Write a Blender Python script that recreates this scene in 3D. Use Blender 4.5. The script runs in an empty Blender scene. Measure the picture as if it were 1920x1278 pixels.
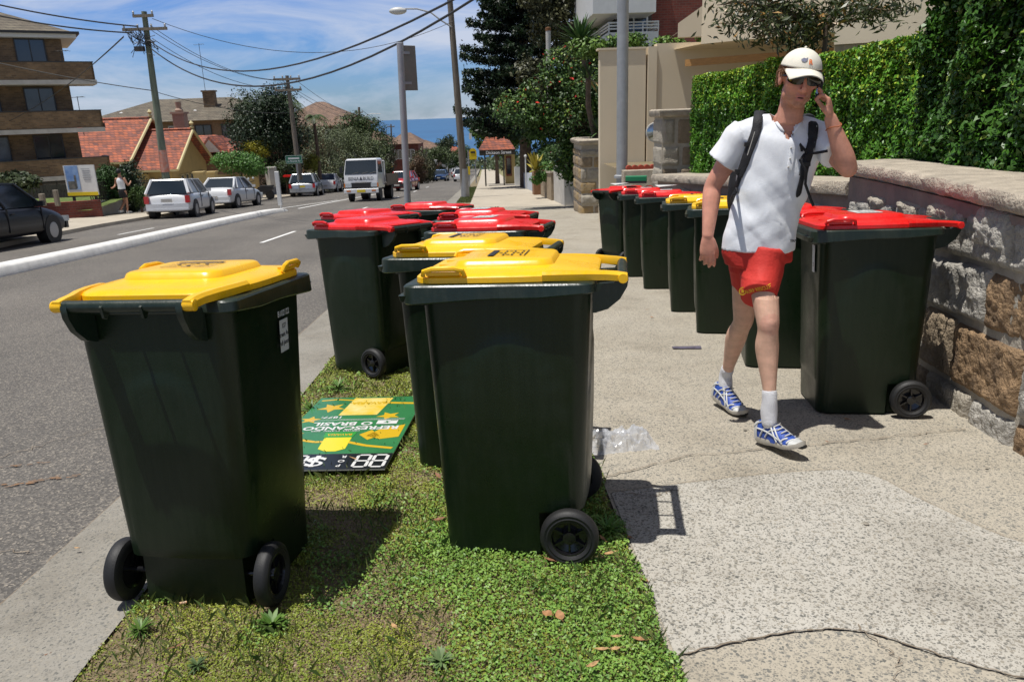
import bpy, bmesh, math, random
import numpy as np
from mathutils import Vector, Matrix, Euler, noise as mnoise
rad = math.radians
random.seed(7); RNG = np.random.default_rng(11)
scene = bpy.context.scene
COL = scene.collection
# ------------------------------------------------------------------ camera
F = 1440.0; PITCH = .2855; ROLL = -.035; CAMH = 1.335; YAW = .028; S = .0635
fw = Vector((math.sin(YAW)*math.cos(PITCH), math.cos(YAW)*math.cos(PITCH), -math.sin(PITCH)))
rt0 = Vector((math.cos(YAW), -math.sin(YAW), 0)); up0 = rt0.cross(fw)
rt = rt0*math.cos(ROLL)+up0*math.sin(ROLL); up = up0*math.cos(ROLL)-rt0*math.sin(ROLL)
CP = Vector((0, 0, CAMH))
cam_d = bpy.data.cameras.new('camera'); cam_o = bpy.data.objects.new('camera', cam_d); COL.objects.link(cam_o)
cam_o.matrix_world = Matrix(((rt.x, up.x, -fw.x, 0), (rt.y, up.y, -fw.y, 0), (rt.z, up.z, -fw.z, CAMH), (0, 0, 0, 1)))
cam_d.sensor_width = 36; cam_d.lens = 36*F/1920; cam_d.clip_start = .05; cam_d.clip_end = 60000
cam_d.dof.use_dof = True; cam_d.dof.focus_distance = 3.3; cam_d.dof.aperture_fstop = 13
scene.camera = cam_o
def ray(u, v): return rt*((u-960)/F)+up*((639-v)/F)+fw
def at_y(u, v, y): d = ray(u, v); return CP+d*(y/d.y)
def at_x(u, v, x): d = ray(u, v); return CP+d*(x/d.x)
# ------------------------------------------------------------------ sky, sun, exposure
SUN_DIR = Vector((-.235, -.085, .965)).normalized()      # towards the sun
SUN_EL = math.asin(SUN_DIR.z); SUN_AZ = math.atan2(SUN_DIR.x, SUN_DIR.y)
world = bpy.data.worlds.new('World'); scene.world = world; world.use_nodes = True
nt = world.node_tree; N = nt.nodes; L = nt.links
for n in list(N): N.remove(n)
wo = N.new('ShaderNodeOutputWorld'); bg = N.new('ShaderNodeBackground'); sky = N.new('ShaderNodeTexSky')
sky.sky_type = 'NISHITA'; sky.sun_disc = False; sky.sun_elevation = SUN_EL; sky.sun_rotation = SUN_AZ
sky.air_density = 1.3; sky.dust_density = .3; sky.ozone_density = 4.0; sky.altitude = 60
tc = N.new('ShaderNodeTexCoord'); mp = N.new('ShaderNodeMapping'); mp.inputs['Scale'].default_value = (1.0, 1.0, 5.0)
L.new(tc.outputs['Generated'], mp.inputs['Vector'])
nz = N.new('ShaderNodeTexNoise'); nz.inputs['Scale'].default_value = 3.2; nz.inputs['Detail'].default_value = 9; nz.inputs['Roughness'].default_value = .62
nz.inputs['Distortion'].default_value = .6
L.new(mp.outputs[0], nz.inputs['Vector'])
rp = N.new('ShaderNodeValToRGB'); rp.color_ramp.elements[0].position = .40; rp.color_ramp.elements[0].color = (0, 0, 0, 1)
rp.color_ramp.elements[1].position = .66; rp.color_ramp.elements[1].color = (1, 1, 1, 1)
L.new(nz.outputs['Fac'], rp.inputs[0])
tint = N.new('ShaderNodeMixRGB'); tint.blend_type = 'MULTIPLY'; tint.inputs[0].default_value = 1; tint.inputs[2].default_value = (.62, .80, 1.25, 1)
L.new(sky.outputs[0], tint.inputs[1])
mx = N.new('ShaderNodeMixRGB'); mx.inputs[2].default_value = (10.5, 11.3, 13.2, 1)
ml = N.new('ShaderNodeMath'); ml.operation = 'MULTIPLY'; ml.inputs[1].default_value = .85; L.new(rp.outputs[0], ml.inputs[0])
L.new(ml.outputs[0], mx.inputs[0])
sx = N.new('ShaderNodeSeparateXYZ'); L.new(tc.outputs['Generated'], sx.inputs[0])
gr = N.new('ShaderNodeValToRGB'); e = gr.color_ramp.elements; e[0].position = 0; e[0].color = (1.25, 1.45, 1.6, 1); e[1].position = 1; e[1].color = (.22, .25, .30, 1)
e.new(.045).color = (1.12, 1.36, 1.6, 1); e.new(.16).color = (1.1, 1.32, 1.55, 1); e.new(.4).color = (.28, .31, .36, 1)
L.new(sx.outputs[2], gr.inputs[0]); t2 = N.new('ShaderNodeMixRGB'); t2.blend_type = 'MULTIPLY'; t2.inputs[0].default_value = 1; L.new(tint.outputs[0], t2.inputs[1]); L.new(gr.outputs[0], t2.inputs[2])
L.new(t2.outputs[0], mx.inputs[1])
L.new(mx.outputs[0], bg.inputs['Color']); bg.inputs['Strength'].default_value = .06
L.new(bg.outputs[0], wo.inputs['Surface'])
sd = bpy.data.lights.new('sun', 'SUN'); sd.energy = 5.0; sd.angle = rad(.5); sd.color = (1, .965, .91)
so = bpy.data.objects.new('sun', sd); COL.objects.link(so); so.location = (0, 0, 30)
so.rotation_euler = SUN_DIR.to_track_quat('Z', 'Y').to_euler()
scene.view_settings.view_transform = 'Standard'; scene.view_settings.look = 'None'
scene.view_settings.exposure = 0.0; scene.view_settings.gamma = 1.0

# ------------------------------------------------------------------ helpers
def GZ(y):
    if y < 110: return -S*y
    if y < 260: return -S*110-.055*(y-110)
    return max(-S*110-.055*150-.10*(y-260), -46)
def tag(o, label=None, cat=None, group=None, kind=None):
    if label: o['label'] = label
    if cat: o['category'] = cat
    if group: o['group'] = group
    if kind: o['kind'] = kind
    return o
def thing(name, label, cat, loc=(0, 0, 0), rz=0, group=None):
    o = bpy.data.objects.new(name, None); COL.objects.link(o); o.empty_display_size = .2
    o.location = loc; o.rotation_euler = (0, 0, rz)
    return tag(o, label, cat, group)
def tree_copy(o, parent=None):
    c = o.copy(); COL.objects.link(c); c.parent = parent
    for ch in list(o.children): tree_copy(ch, c)
    return c
def rot2(p, a): return (p[0]*math.cos(a)-p[1]*math.sin(a), p[0]*math.sin(a)+p[1]*math.cos(a))
class MB:
    def __init__(s): s.v = []; s.f = []; s.m = []; s.cur = 0
    def add(s, vs, fs):
        b = len(s.v); s.v += [tuple(p) for p in vs]
        for f in fs: s.f.append(tuple(b+i for i in f)); s.m.append(s.cur)
        return s
    def box(s, c, d, rz=0, M=None, taper=1.0):
        hx, hy, hz = d[0]/2, d[1]/2, d[2]/2
        vs = []
        for z in (-1, 1):
            k = taper if z > 0 else 1
            for x, y in ((-1, -1), (1, -1), (1, 1), (-1, 1)):
                p = Vector((x*hx*k, y*hy*k, z*hz))
                if M is not None: p = M @ p
                elif rz: q = rot2(p, rz); p = Vector((q[0], q[1], p.z))
                vs.append(p+Vector(c))
        return s.add(vs, [(3, 2, 1, 0), (4, 5, 6, 7), (0, 1, 5, 4), (1, 2, 6, 5), (2, 3, 7, 6), (3, 0, 4, 7)])
    def loft(s, rings, cap0=True, cap1=True, closed=True):
        n = len(rings[0]); vs = [p for r in rings for p in r]; fs = []
        for i in range(len(rings)-1):
            for j in range(n if closed else n-1):
                k = (j+1) % n
                fs.append((i*n+j, i*n+k, (i+1)*n+k, (i+1)*n+j))
        if cap0: fs.append(tuple(range(n-1, -1, -1)))
        if cap1: fs.append(tuple((len(rings)-1)*n+j for j in range(n)))
        return s.add(vs, fs)
    def tube(s, pts, r, n=8, cap=True):
        pts = [Vector(p) for p in pts]; rs = r if isinstance(r, (list, tuple)) else [r]*len(pts)
        rings = []; prev = None
        for i, p in enumerate(pts):
            d = (pts[min(i+1, len(pts)-1)]-pts[max(i-1, 0)]).normalized()
            if prev is None:
                a = Vector((0, 0, 1)) if abs(d.z) < .9 else Vector((1, 0, 0))
                x = d.cross(a).normalized()
            else: x = (prev-d*prev.dot(d)).normalized()
            prev = x; y = d.cross(x)
            rings.append([p+(x*math.cos(2*math.pi*k/n)+y*math.sin(2*math.pi*k/n))*rs[i] for k in range(n)])
        return s.loft(rings, cap, cap)
    def lathe(s, prof, c=(0, 0, 0), axis='z', n=24, cap=True):
        rings = []
        for r, h in prof:
            ring = []
            for k in range(n):
                a = 2*math.pi*k/n; x, y = r*math.cos(a), r*math.sin(a)
                q = (x, y, h) if axis == 'z' else ((h, x, y) if axis == 'x' else (y, h, x))
                ring.append((q[0]+c[0], q[1]+c[1], q[2]+c[2]))
            rings.append(ring)
        return s.loft(rings, cap, cap)
    def prism(s, poly, fn0, fn1):       # poly of 2D points, fn maps 2D->3D for both faces
        n = len(poly); a = [fn0(p) for p in poly]; b = [fn1(p) for p in poly]
        fs = [tuple(range(n-1, -1, -1)), tuple(n+j for j in range(n))]+[(j, (j+1) % n, n+(j+1) % n, n+j) for j in range(n)]
        return s.add(a+b, fs)
    def quad(s, a, b, c, d): return s.add([a, b, c, d], [(0, 1, 2, 3)])
    def sphere(s, c, r, n=12, m=8, M=None):
        rr = r if isinstance(r, (tuple, list)) else (r, r, r); rings = []
        for i in range(m+1):
            t = math.pi*i/m; t = min(max(t, .02), math.pi-.02); ring = []
            for k in range(n):
                a = 2*math.pi*k/n
                p = Vector((rr[0]*math.sin(t)*math.cos(a), rr[1]*math.sin(t)*math.sin(a), -rr[2]*math.cos(t)))
                if M is not None: p = M @ p
                ring.append(p+Vector(c))
            rings.append(ring)
        return s.loft(rings)
    def mesh(s, name, mats, smooth=None, fixn=True):
        me = bpy.data.meshes.new(name); me.from_pydata(s.v, [], s.f); me.update()
        for m in (mats if isinstance(mats, (list, tuple)) else [mats]): me.materials.append(m)
        me.polygons.foreach_set('material_index', s.m)
        if fixn:
            bm = bmesh.new(); bm.from_mesh(me); bmesh.ops.recalc_face_normals(bm, faces=bm.faces); bm.to_mesh(me); bm.free()
        if smooth is not None:
            me.polygons.foreach_set('use_smooth', [True]*len(me.polygons))
            if smooth < 180: me.set_sharp_from_angle(angle=rad(smooth))
        me.update(); return me
    def build(s, name, mats, parent=None, smooth=None, loc=None, fixn=True):
        o = bpy.data.objects.new(name, s.mesh(name, mats, smooth, fixn)); COL.objects.link(o)
        if parent: o.parent = parent
        if loc: o.location = loc
        return o
def bevel(o, w, seg=2):
    m = o.modifiers.new('bevel', 'BEVEL'); m.width = w; m.segments = seg; m.limit_method = 'ANGLE'; m.angle_limit = rad(40); m.harden_normals = False
    return o
def obj(name, me, parent=None, loc=None):
    o = bpy.data.objects.new(name, me); COL.objects.link(o)
    if parent: o.parent = parent
    if loc: o.location = loc
    return o
def np_mesh(name, V, Fq, mat, cols=None, smooth=False):
    me = bpy.data.meshes.new(name); V = np.asarray(V, np.float32); Fq = np.asarray(Fq, np.int32); k = Fq.shape[1]
    me.vertices.add(len(V)); me.vertices.foreach_set('co', V.ravel())
    me.loops.add(Fq.size); me.loops.foreach_set('vertex_index', Fq.ravel())
    me.polygons.add(len(Fq)); me.polygons.foreach_set('loop_start', np.arange(0, Fq.size, k, dtype=np.int32))
    try: me.polygons.foreach_set('loop_total', np.full(len(Fq), k, np.int32))
    except Exception: pass
    if cols is not None:
        a = me.color_attributes.new('Col', 'FLOAT_COLOR', 'POINT')
        c = np.ones((len(V), 4), np.float32); c[:, :3] = cols; a.data.foreach_set('color', c.ravel())
    for m in (mat if isinstance(mat, (list, tuple)) else [mat]): me.materials.append(m)
    if smooth: me.polygons.foreach_set('use_smooth', [True]*len(Fq))
    me.update(calc_edges=True); me.validate(); return me
def text_mb(mb, txt, size, M, bold=0.0, width=1.0, align='CENTER', ext=0.0):
    cu = bpy.data.curves.new('t', 'FONT'); cu.body = txt; cu.size = size; cu.align_x = align; cu.align_y = 'CENTER'; cu.offset = bold; cu.extrude = ext; cu.resolution_u = 3
    o = bpy.data.objects.new('t', cu); COL.objects.link(o); bpy.context.view_layer.update()
    me = bpy.data.meshes.new_from_object(o.evaluated_get(bpy.context.evaluated_depsgraph_get()))
    mb.add([M @ Vector((v.co.x*width, v.co.y, v.co.z)) for v in me.vertices], [tuple(p.vertices) for p in me.polygons])
    bpy.data.objects.remove(o); bpy.data.curves.remove(cu); bpy.data.meshes.remove(me)
def frame(o, x, y):     # matrix with given origin, x and y axes
    x = Vector(x).normalized(); z = x.cross(Vector(y)).normalized(); y = z.cross(x)
    return Matrix(((x.x, y.x, z.x, o[0]), (x.y, y.y, z.y, o[1]), (x.z, y.z, z.z, o[2]), (0, 0, 0, 1)))
# ------------------------------------------------------------------ materials
MATS = {}
def mat(name, col=(.5, .5, .5), rough=.6, metal=0, var=0.0, vscale=8, bump=0, bscale=60, col2=None, spec=.5, attr=False, trans=0, coat=0, detail=4, emit=None, stretch=None, sheen=0):
    if name in MATS: return MATS[name]
    m = bpy.data.materials.new(name); m.use_nodes = True; nt = m.node_tree; N = nt.nodes; L = nt.links
    b = N['Principled BSDF']; b.inputs['Base Color'].default_value = (*col, 1); b.inputs['Roughness'].default_value = rough
    b.inputs['Metallic'].default_value = metal; b.inputs['Specular IOR Level'].default_value = spec
    if coat: b.inputs['Coat Weight'].default_value = coat; b.inputs['Coat Roughness'].default_value = .05
    if trans: b.inputs['Transmission Weight'].default_value = trans
    if sheen: b.inputs['Sheen Weight'].default_value = sheen
    if emit: b.inputs['Emission Color'].default_value = (*emit, 1); b.inputs['Emission Strength'].default_value = 1
    tc = N.new('ShaderNodeTexCoord'); vec = tc.outputs['Object']
    if stretch:
        mp = N.new('ShaderNodeMapping'); mp.inputs['Scale'].default_value = stretch; L.new(vec, mp.inputs[0]); vec = mp.outputs[0]
    src = None
    if attr:
        a = N.new('ShaderNodeAttribute'); a.attribute_name = 'Col'; src = a.outputs['Color']; L.new(src, b.inputs['Base Color'])
    if col2 or var:
        nz = N.new('ShaderNodeTexNoise'); nz.inputs['Scale'].default_value = vscale; nz.inputs['Detail'].default_value = detail; nz.inputs['Roughness'].default_value = .6
        L.new(vec, nz.inputs['Vector'])
        mr = N.new('ShaderNodeMapRange'); mr.inputs[1].default_value = .32; mr.inputs[2].default_value = .68; L.new(nz.outputs['Fac'], mr.inputs[0])
        mx = N.new('ShaderNodeMixRGB')
        c2 = col2 if col2 else tuple(c*(1-var) for c in col)
        c1 = col if col2 else tuple(min(c*(1+var), 1) for c in col)
        if attr:
            mx.blend_type = 'MULTIPLY'; mx.inputs[0].default_value = 1; L.new(src, mx.inputs[1])
            rr = N.new('ShaderNodeMapRange'); rr.inputs[3].default_value = 1-var; rr.inputs[4].default_value = 1+var; L.new(mr.outputs[0], rr.inputs[0]); L.new(rr.outputs[0], mx.inputs[2])
        else:
            mx.inputs[1].default_value = (*c1, 1); mx.inputs[2].default_value = (*c2, 1); L.new(mr.outputs[0], mx.inputs[0])
        L.new(mx.outputs[0], b.inputs['Base Color'])
    if bump:
        n2 = N.new('ShaderNodeTexNoise'); n2.inputs['Scale'].default_value = bscale; n2.inputs['Detail'].default_value = 5; L.new(vec, n2.inputs['Vector'])
        bp = N.new('ShaderNodeBump'); bp.inputs['Strength'].default_value = min(bump, 1); bp.inputs['Distance'].default_value = .02 if bump <= 1 else .02*bump
        L.new(n2.outputs['Fac'], bp.inputs['Height']); L.new(bp.outputs[0], b.inputs['Normal'])
    MATS[name] = m; return m
def nodes_of(m): return m.node_tree.nodes, m.node_tree.links, m.node_tree.nodes['Principled BSDF']
def vnoise(x, y, sc, seed=0):      # smooth value noise, numpy
    x = np.asarray(x)*sc+seed*17.3; y = np.asarray(y)*sc+seed*9.1
    xi = np.floor(x).astype(int); yi = np.floor(y).astype(int); fx = x-xi; fy = y-yi
    fx = fx*fx*(3-2*fx); fy = fy*fy*(3-2*fy)
    def h(a, b): q = np.sin(a*127.1+b*311.7+seed*74.7)*43758.5453; return q-np.floor(q)
    return (h(xi, yi)*(1-fx)+h(xi+1, yi)*fx)*(1-fy)+(h(xi, yi+1)*(1-fx)+h(xi+1, yi+1)*fx)*fy
# ================================================================== GROUND
def ground_mat(name, kind):
    m = mat(name); N, L, b = nodes_of(m); tc = N.new('ShaderNodeTexCoord'); V = tc.outputs['Object']
    def noise(sc, det=5, ro=.6):
        n = N.new('ShaderNodeTexNoise'); n.inputs['Scale'].default_value = sc; n.inputs['Detail'].default_value = det; n.inputs['Roughness'].default_value = ro; L.new(V, n.inputs['Vector']); return n.outputs['Fac']
    def ramp(src, stops):
        r = N.new('ShaderNodeValToRGB'); e = r.color_ramp.elements
        while len(e) < len(stops): e.new(.5)
        for i, (p, c) in enumerate(stops): e[i].position = p; e[i].color = (*c, 1) if len(c) == 3 else c
        L.new(src, r.inputs[0]); return r.outputs[0]
    def mix(f, a, c2, mode='MIX'):
        x = N.new('ShaderNodeMixRGB'); x.blend_type = mode
        for i, s_ in ((0, f), (1, a), (2, c2)):
            if isinstance(s_, (int, float)): x.inputs[i].default_value = s_
            elif isinstance(s_, tuple): x.inputs[i].default_value = (*s_, 1)
            else: L.new(s_, x.inputs[i])
        return x.outputs[0]
    def voro(sc, feat='F1', rnd=1.0, dist=.0):
        mp = N.new('ShaderNodeMapping'); mp.inputs['Scale'].default_value = (1, 1, 0); L.new(V, mp.inputs[0]); vv = mp.outputs[0]
        if dist:
            nn = N.new('ShaderNodeTexNoise'); nn.inputs['Scale'].default_value = sc*.8; L.new(vv, nn.inputs['Vector'])
            ad = N.new('ShaderNodeVectorMath'); ad.operation = 'MULTIPLY_ADD'; L.new(nn.outputs['Color'], ad.inputs[0]); ad.inputs[1].default_value = (dist, dist, 0); L.new(vv, ad.inputs[2]); vv = ad.outputs[0]
        v = N.new('ShaderNodeTexVoronoi'); v.feature = feat; v.inputs['Scale'].default_value = sc; v.inputs['Randomness'].default_value = rnd; L.new(vv, v.inputs['Vector']); return v
    def sep(colr):
        s_ = N.new('ShaderNodeSeparateColor'); L.new(colr, s_.inputs[0]); return s_.outputs
    def bmp(h, st, d): 
        bp = N.new('ShaderNodeBump'); bp.inputs['Strength'].default_value = st; bp.inputs['Distance'].default_value = d; L.new(h, bp.inputs['Height']); L.new(bp.outputs[0], b.inputs['Normal'])
    if kind in ('path', 'path_pale', 'kerb'):
        v = voro(118, dist=.009); s_ = sep(v.outputs['Color'])
        v2 = voro(200, dist=.005); s2 = sep(v2.outputs['Color'])
        peb = ramp(s_[0], [(0, (.125, .125, .112)), (.35, (.19, .185, .165)), (.7, (.33, .30, .245)), (1, (.20, .19, .165))])
        ccol = {'path': (.45, .405, .325), 'path_pale': (.50, .475, .42), 'kerb': (.31, .29, .25)}[kind]
        mort = mix(ramp(noise(.9, 6), [(.3, (0, 0, 0)), (.7, (1, 1, 1))]), ccol, tuple(c*.84 for c in ccol))
        mort = mix(ramp(noise(45, 3), [(.35, (0, 0, 0)), (.65, (1, 1, 1))]), mort, tuple(c*.86 for c in ccol))
        # pebbles show where the cell's random value is high and near the cell centre
        a = N.new('ShaderNodeMath'); a.operation = 'MULTIPLY_ADD'; L.new(s_[1], a.inputs[0]); a.inputs[1].default_value = .95; a.inputs[2].default_value = .12
        d = N.new('ShaderNodeMath'); d.operation = 'SUBTRACT'; L.new(a.outputs[0], d.inputs[0]); L.new(v.outputs['Distance'], d.inputs[1])
        f1 = ramp(d.outputs[0], [(.22, (0, 0, 0)), (.40, (1, 1, 1))])
        d2 = N.new('ShaderNodeMath'); d2.operation = 'SUBTRACT'; L.new(s2[1], d2.inputs[0]); L.new(v2.outputs['Distance'], d2.inputs[1])
        f2 = ramp(d2.outputs[0], [(.36, (0, 0, 0)), (.46, (1, 1, 1))])
        c1 = mix(f2, mort, (.20, .19, .165)); c1 = mix(f1, c1, peb)
        st = ramp(noise(1.7, 8, .7), [(.30, (.62, .60, .57)), (.48, (.92, .91, .89)), (.62, (1, 1, 1))])
        c1 = mix(.8, c1, st, 'MULTIPLY')
        L.new(c1, b.inputs['Base Color']); b.inputs['Roughness'].default_value = .85; b.inputs['Specular IOR Level'].default_value = .3
        bmp(f1, .35, .003)
    if kind == 'kerb': pass
    if kind == 'asphalt':
        v = voro(120, dist=.01); s_ = sep(v.outputs['Color'])
        base = ramp(s_[0], [(0, (.08, .074, .067)), (.5, (.12, .111, .10)), (.82, (.175, .16, .14)), (1, (.31, .275, .225))])
        w = ramp(noise(.35, 6, .65), [(.3, (.8, .8, .8)), (.7, (1.15, 1.14, 1.12))])
        c1 = mix(1, base, w, 'MULTIPLY')
        mp = N.new('ShaderNodeMapping'); mp.inputs['Scale'].default_value = (.9, .06, 1); L.new(V, mp.inputs[0])
        n3 = N.new('ShaderNodeTexNoise'); n3.inputs['Scale'].default_value = 1.1; n3.inputs['Detail'].default_value = 3; L.new(mp.outputs[0], n3.inputs['Vector'])
        c1 = mix(.6, c1, ramp(n3.outputs['Fac'], [(.35, (.78, .78, .78)), (.65, (1.1, 1.1, 1.1))]), 'MULTIPLY')
        L.new(c1, b.inputs['Base Color']); b.inputs['Roughness'].default_value = .8; b.inputs['Specular IOR Level'].default_value = .35
        bmp(v.outputs['Distance'], .4, .006)
    if kind == 'soil':
        c1 = mix(ramp(noise(3.5, 8, .7), [(.35, (0, 0, 0)), (.65, (1, 1, 1))]), (.20, .145, .085), (.10, .10, .035))
        c1 = mix(ramp(noise(60, 4), [(.4, (0, 0, 0)), (.7, (1, 1, 1))]), c1, (.27, .20, .13))
        L.new(c1, b.inputs['Base Color']); b.inputs['Roughness'].default_value = .95
        bmp(noise(80, 6), .8, .01)
    if kind == 'land':
        c1 = mix(ramp(noise(.3, 8, .7), [(.35, (0, 0, 0)), (.65, (1, 1, 1))]), (.14, .16, .05), (.30, .26, .15))
        L.new(c1, b.inputs['Base Color']); b.inputs['Roughness'].default_value = .95
    return m
M_path = ground_mat('exposed_aggregate', 'path'); M_pale = ground_mat('pale_aggregate', 'path_pale'); M_kerb = ground_mat('kerb_concrete', 'kerb')
M_asph = ground_mat('asphalt', 'asphalt'); M_soil = ground_mat('verge_soil', 'soil'); M_land = ground_mat('land', 'land')
M_plainc = mat('plain_concrete', (.42, .37, .29), .85, var=.12, vscale=1.2, bump=.1, bscale=90, detail=8)
M_white = mat('road_paint', (.72, .71, .68), .7, var=.08, vscale=9)
M_tar = mat('joint_dark', (.21, .17, .125), .9, var=.3, vscale=20)
YS = [-4, -2, 0, 1, 2, 3, 4, 5, 6, 8, 10, 13, 16, 20, 25, 30, 36, 42, 50, 60, 72, 86, 100, 110, 125, 145, 170, 200, 230, 260, 300, 350, 420, 520, 620]
def strip(name, xl, xr, zoff, m, y0=-4, y1=620, zl=None, zr=None, kind='structure'):
    """a sheet following the street slope; xl, xr may be functions of y"""
    ys = sorted(set([y for y in YS if y0 < y < y1]+[y0, y1])); mb = MB(); rows = []
    for y in ys:
        a = xl(y) if callable(xl) else xl; c = xr(y) if callable(xr) else xr
        rows.append(((a, y, GZ(y)+(zoff if zl is None else zl)), (c, y, GZ(y)+(zoff if zr is None else zr))))
    for i in range(len(rows)-1): mb.quad(rows[i][0], rows[i][1], rows[i+1][1], rows[i+1][0])
    # share vertices
    o = mb.build(name, m, fixn=False)
    if kind: o['kind'] = kind
    return o
def land_left(y): return float(np.interp(y, [0, 17, 22, 30, 50, 60, 110, 200], [-10.6, -10.9, -12.0, -12.55, -12.7, -12.8, -13.0, -13.5]))
land = MB()
for i in range(len(YS)-1):
    a, c = YS[i], YS[i+1]
    land.quad((-900, a, GZ(a)-.35), (900, a, GZ(a)-.35), (900, c, GZ(c)-.35), (-900, c, GZ(c)-.35))
tag(land.build('ground', M_land, fixn=False), kind='structure')
strip('road', land_left, -1.69, -.06, M_asph)
strip('kerb', -1.70, -1.19, 0, M_kerb, zl=-.05, zr=.0, y1=260)
strip('verge', -1.20, .47, -.012, M_soil, y1=34)
strip('footpath', .455, 3.6, 0, M_path, y1=27.0)
strip('footpath', -.6, 2.75, 0, M_plainc, y0=27.0, y1=230)
strip('footpath', -22, lambda y: land_left(y)-.15, .045, M_plainc, y1=200)
kb = MB(); kb.loft([[(land_left(y)-.17, y, GZ(y)-.3), (land_left(y)-.17, y, GZ(y)+.05), (land_left(y)-.02, y, GZ(y)+.05), (land_left(y)+.01, y, GZ(y)-.3)] for y in YS if y <= 200]); tag(kb.build('kerb', M_plainc), kind='structure')
strip('verge', -1.20, -.59, .004, M_soil, y0=34, y1=120)
# side driveway to the right between the pillars
dv = MB(); 0 and dv.quad((2.74, 13.5, GZ(13.5)+.004), (9, 13.5, GZ(13.5)+.3), (9, 22.5, GZ(22.5)+.3), (2.74, 22.5, GZ(22.5)+.004))
# pale patch, joints and cracks of the footpath
def wob(pts, n=14, amp=.008, seed=1):
    r = random.Random(seed); out = []
    for i in range(len(pts)-1):
        for k in range(n):
            t = k/n; out.append((pts[i][0]*(1-t)+pts[i+1][0]*t+r.uniform(-amp, amp), pts[i][1]*(1-t)+pts[i+1][1]*t+r.uniform(-amp, amp)))
    out.append(pts[-1]); return out
def smoothpts(p, k=2):
    for _ in range(k):
        q = [p[0]]
        for a, c in zip(p[:-1], p[1:]): q += [(a[0]*.75+c[0]*.25, a[1]*.75+c[1]*.25), (a[0]*.25+c[0]*.75, a[1]*.25+c[1]*.75)]
        q.append(p[-1]); p = q
    return p
far_e = smoothpts([(.47, 2.86), (.9, 2.945), (1.30, 2.99), (1.60, 2.985), (1.66, 2.62), (1.84, 2.16), (2.6, 1.9)])
near_e = smoothpts([(.47, 1.77), (.78, 1.85), (1.02, 1.86), (1.18, 1.70), (1.40, 1.56), (2.6, 1.25)])
pm = MB()
n = 60
def samp(p, t):
    k = t*(len(p)-1); i = min(int(k), len(p)-2); f = k-i; return (p[i][0]*(1-f)+p[i+1][0]*f, p[i][1]*(1-f)+p[i+1][1]*f)
for i in range(n):
    a, c = samp(far_e, i/n), samp(far_e, (i+1)/n); d, e = samp(near_e, i/n), samp(near_e, (i+1)/n)
    pm.quad((d[0], d[1], GZ(d[1])+.004), (e[0], e[1], GZ(e[1])+.004), (c[0], c[1], GZ(c[1])+.004), (a[0], a[1], GZ(a[1])+.004))
tag(pm.build('footpath', M_pale, fixn=False), kind='structure')
def crack(mb, pts, w, z=.008, seed=1, amp=.006, n=14):
    p = wob(pts, n=n, amp=amp, seed=seed); r = random.Random(seed+50)
    for a, c in zip(p[:-1], p[1:]):
        dx, dy = c[0]-a[0], c[1]-a[1]; l = math.hypot(dx, dy)+1e-9; ww = w*r.uniform(.2, .75)/2; nx, ny = -dy/l*ww, dx/l*ww
        mb.quad((a[0]-nx, a[1]-ny, GZ(a[1])+z), (c[0]-nx, c[1]-ny, GZ(c[1])+z), (c[0]+nx, c[1]+ny, GZ(c[1])+z), (a[0]+nx, a[1]+ny, GZ(a[1])+z))
ck = MB()
crack(ck, [(.46, 3.02), (.87, 3.22), (1.35, 3.27), (2.02, 3.36), (2.3, 3.40)], .010, seed=3, amp=.008)
crack(ck, near_e, .009, seed=4, amp=.005, n=3); crack(ck, far_e, .006, seed=5, amp=.001, n=2)
crack(ck, [(1.02, 1.86), (1.06, 1.70), (.98, 1.58), (1.05, 1.45)], .006, seed=6, amp=.012)
crack(ck, [(.45, 2.90), (.62, 2.80), (.75, 2.85)], .007, seed=8, amp=.012)
for k, y in enumerate((8.6, 13.8, 18.4, 22.3)): crack(ck, [(.46, y), (2.6, y+.25)], .012, seed=10+k, amp=.006)
for k, y in enumerate((28.5, 32, 36, 40, 45, 50, 56, 62)): crack(ck, [(-.5 if y > 34 else .5, y), (2.7, y)], .025, seed=30+k, amp=.004)
for k in range(9): crack(ck, [(-1.68, 1.2+2.6*k), (-1.21, 1.22+2.6*k)], .012, seed=60+k, z=-.02, amp=.003)
tag(ck.build('footpath', M_tar, fixn=False), kind='structure')
gm = MB(); r_ = random.Random(31)
for k in range(16):          # trodden gum and drips
    y = 1.6+10*r_.random()**1.5; x = r_.uniform(.6, 2.25); rr = r_.uniform(.006, .012); gm.add([(x+rr*math.cos(a)*r_.uniform(.8, 1.2), y+rr*math.sin(a)*r_.uniform(.8, 1.2), GZ(y)+.009) for a in [i*.6283 for i in range(10)]], [tuple(range(10))])
tag(gm.build('footpath', mat('gum_spots', (.24, .215, .175), .8, var=.3, vscale=40), fixn=False), kind='structure')
rc = MB(); crack(rc, [(-1.72, 1.2), (-1.705, 2.2), (-1.70, 3.4), (-1.71, 5.5), (-1.70, 9), (-1.70, 20)], .018, z=-.052, seed=21, amp=.006, n=22)
crack(rc, [(-3.6, 3.3), (-2.6, 3.8), (-2.25, 4.25), (-1.72, 4.6)], .008, z=-.054, seed=22, amp=.03)
crack(rc, [(-2.6, 2.2), (-2.1, 2.75), (-1.8, 2.7)], .007, z=-.054, seed=23, amp=.02)
tag(rc.build('road', M_tar, fixn=False), kind='structure')
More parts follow.
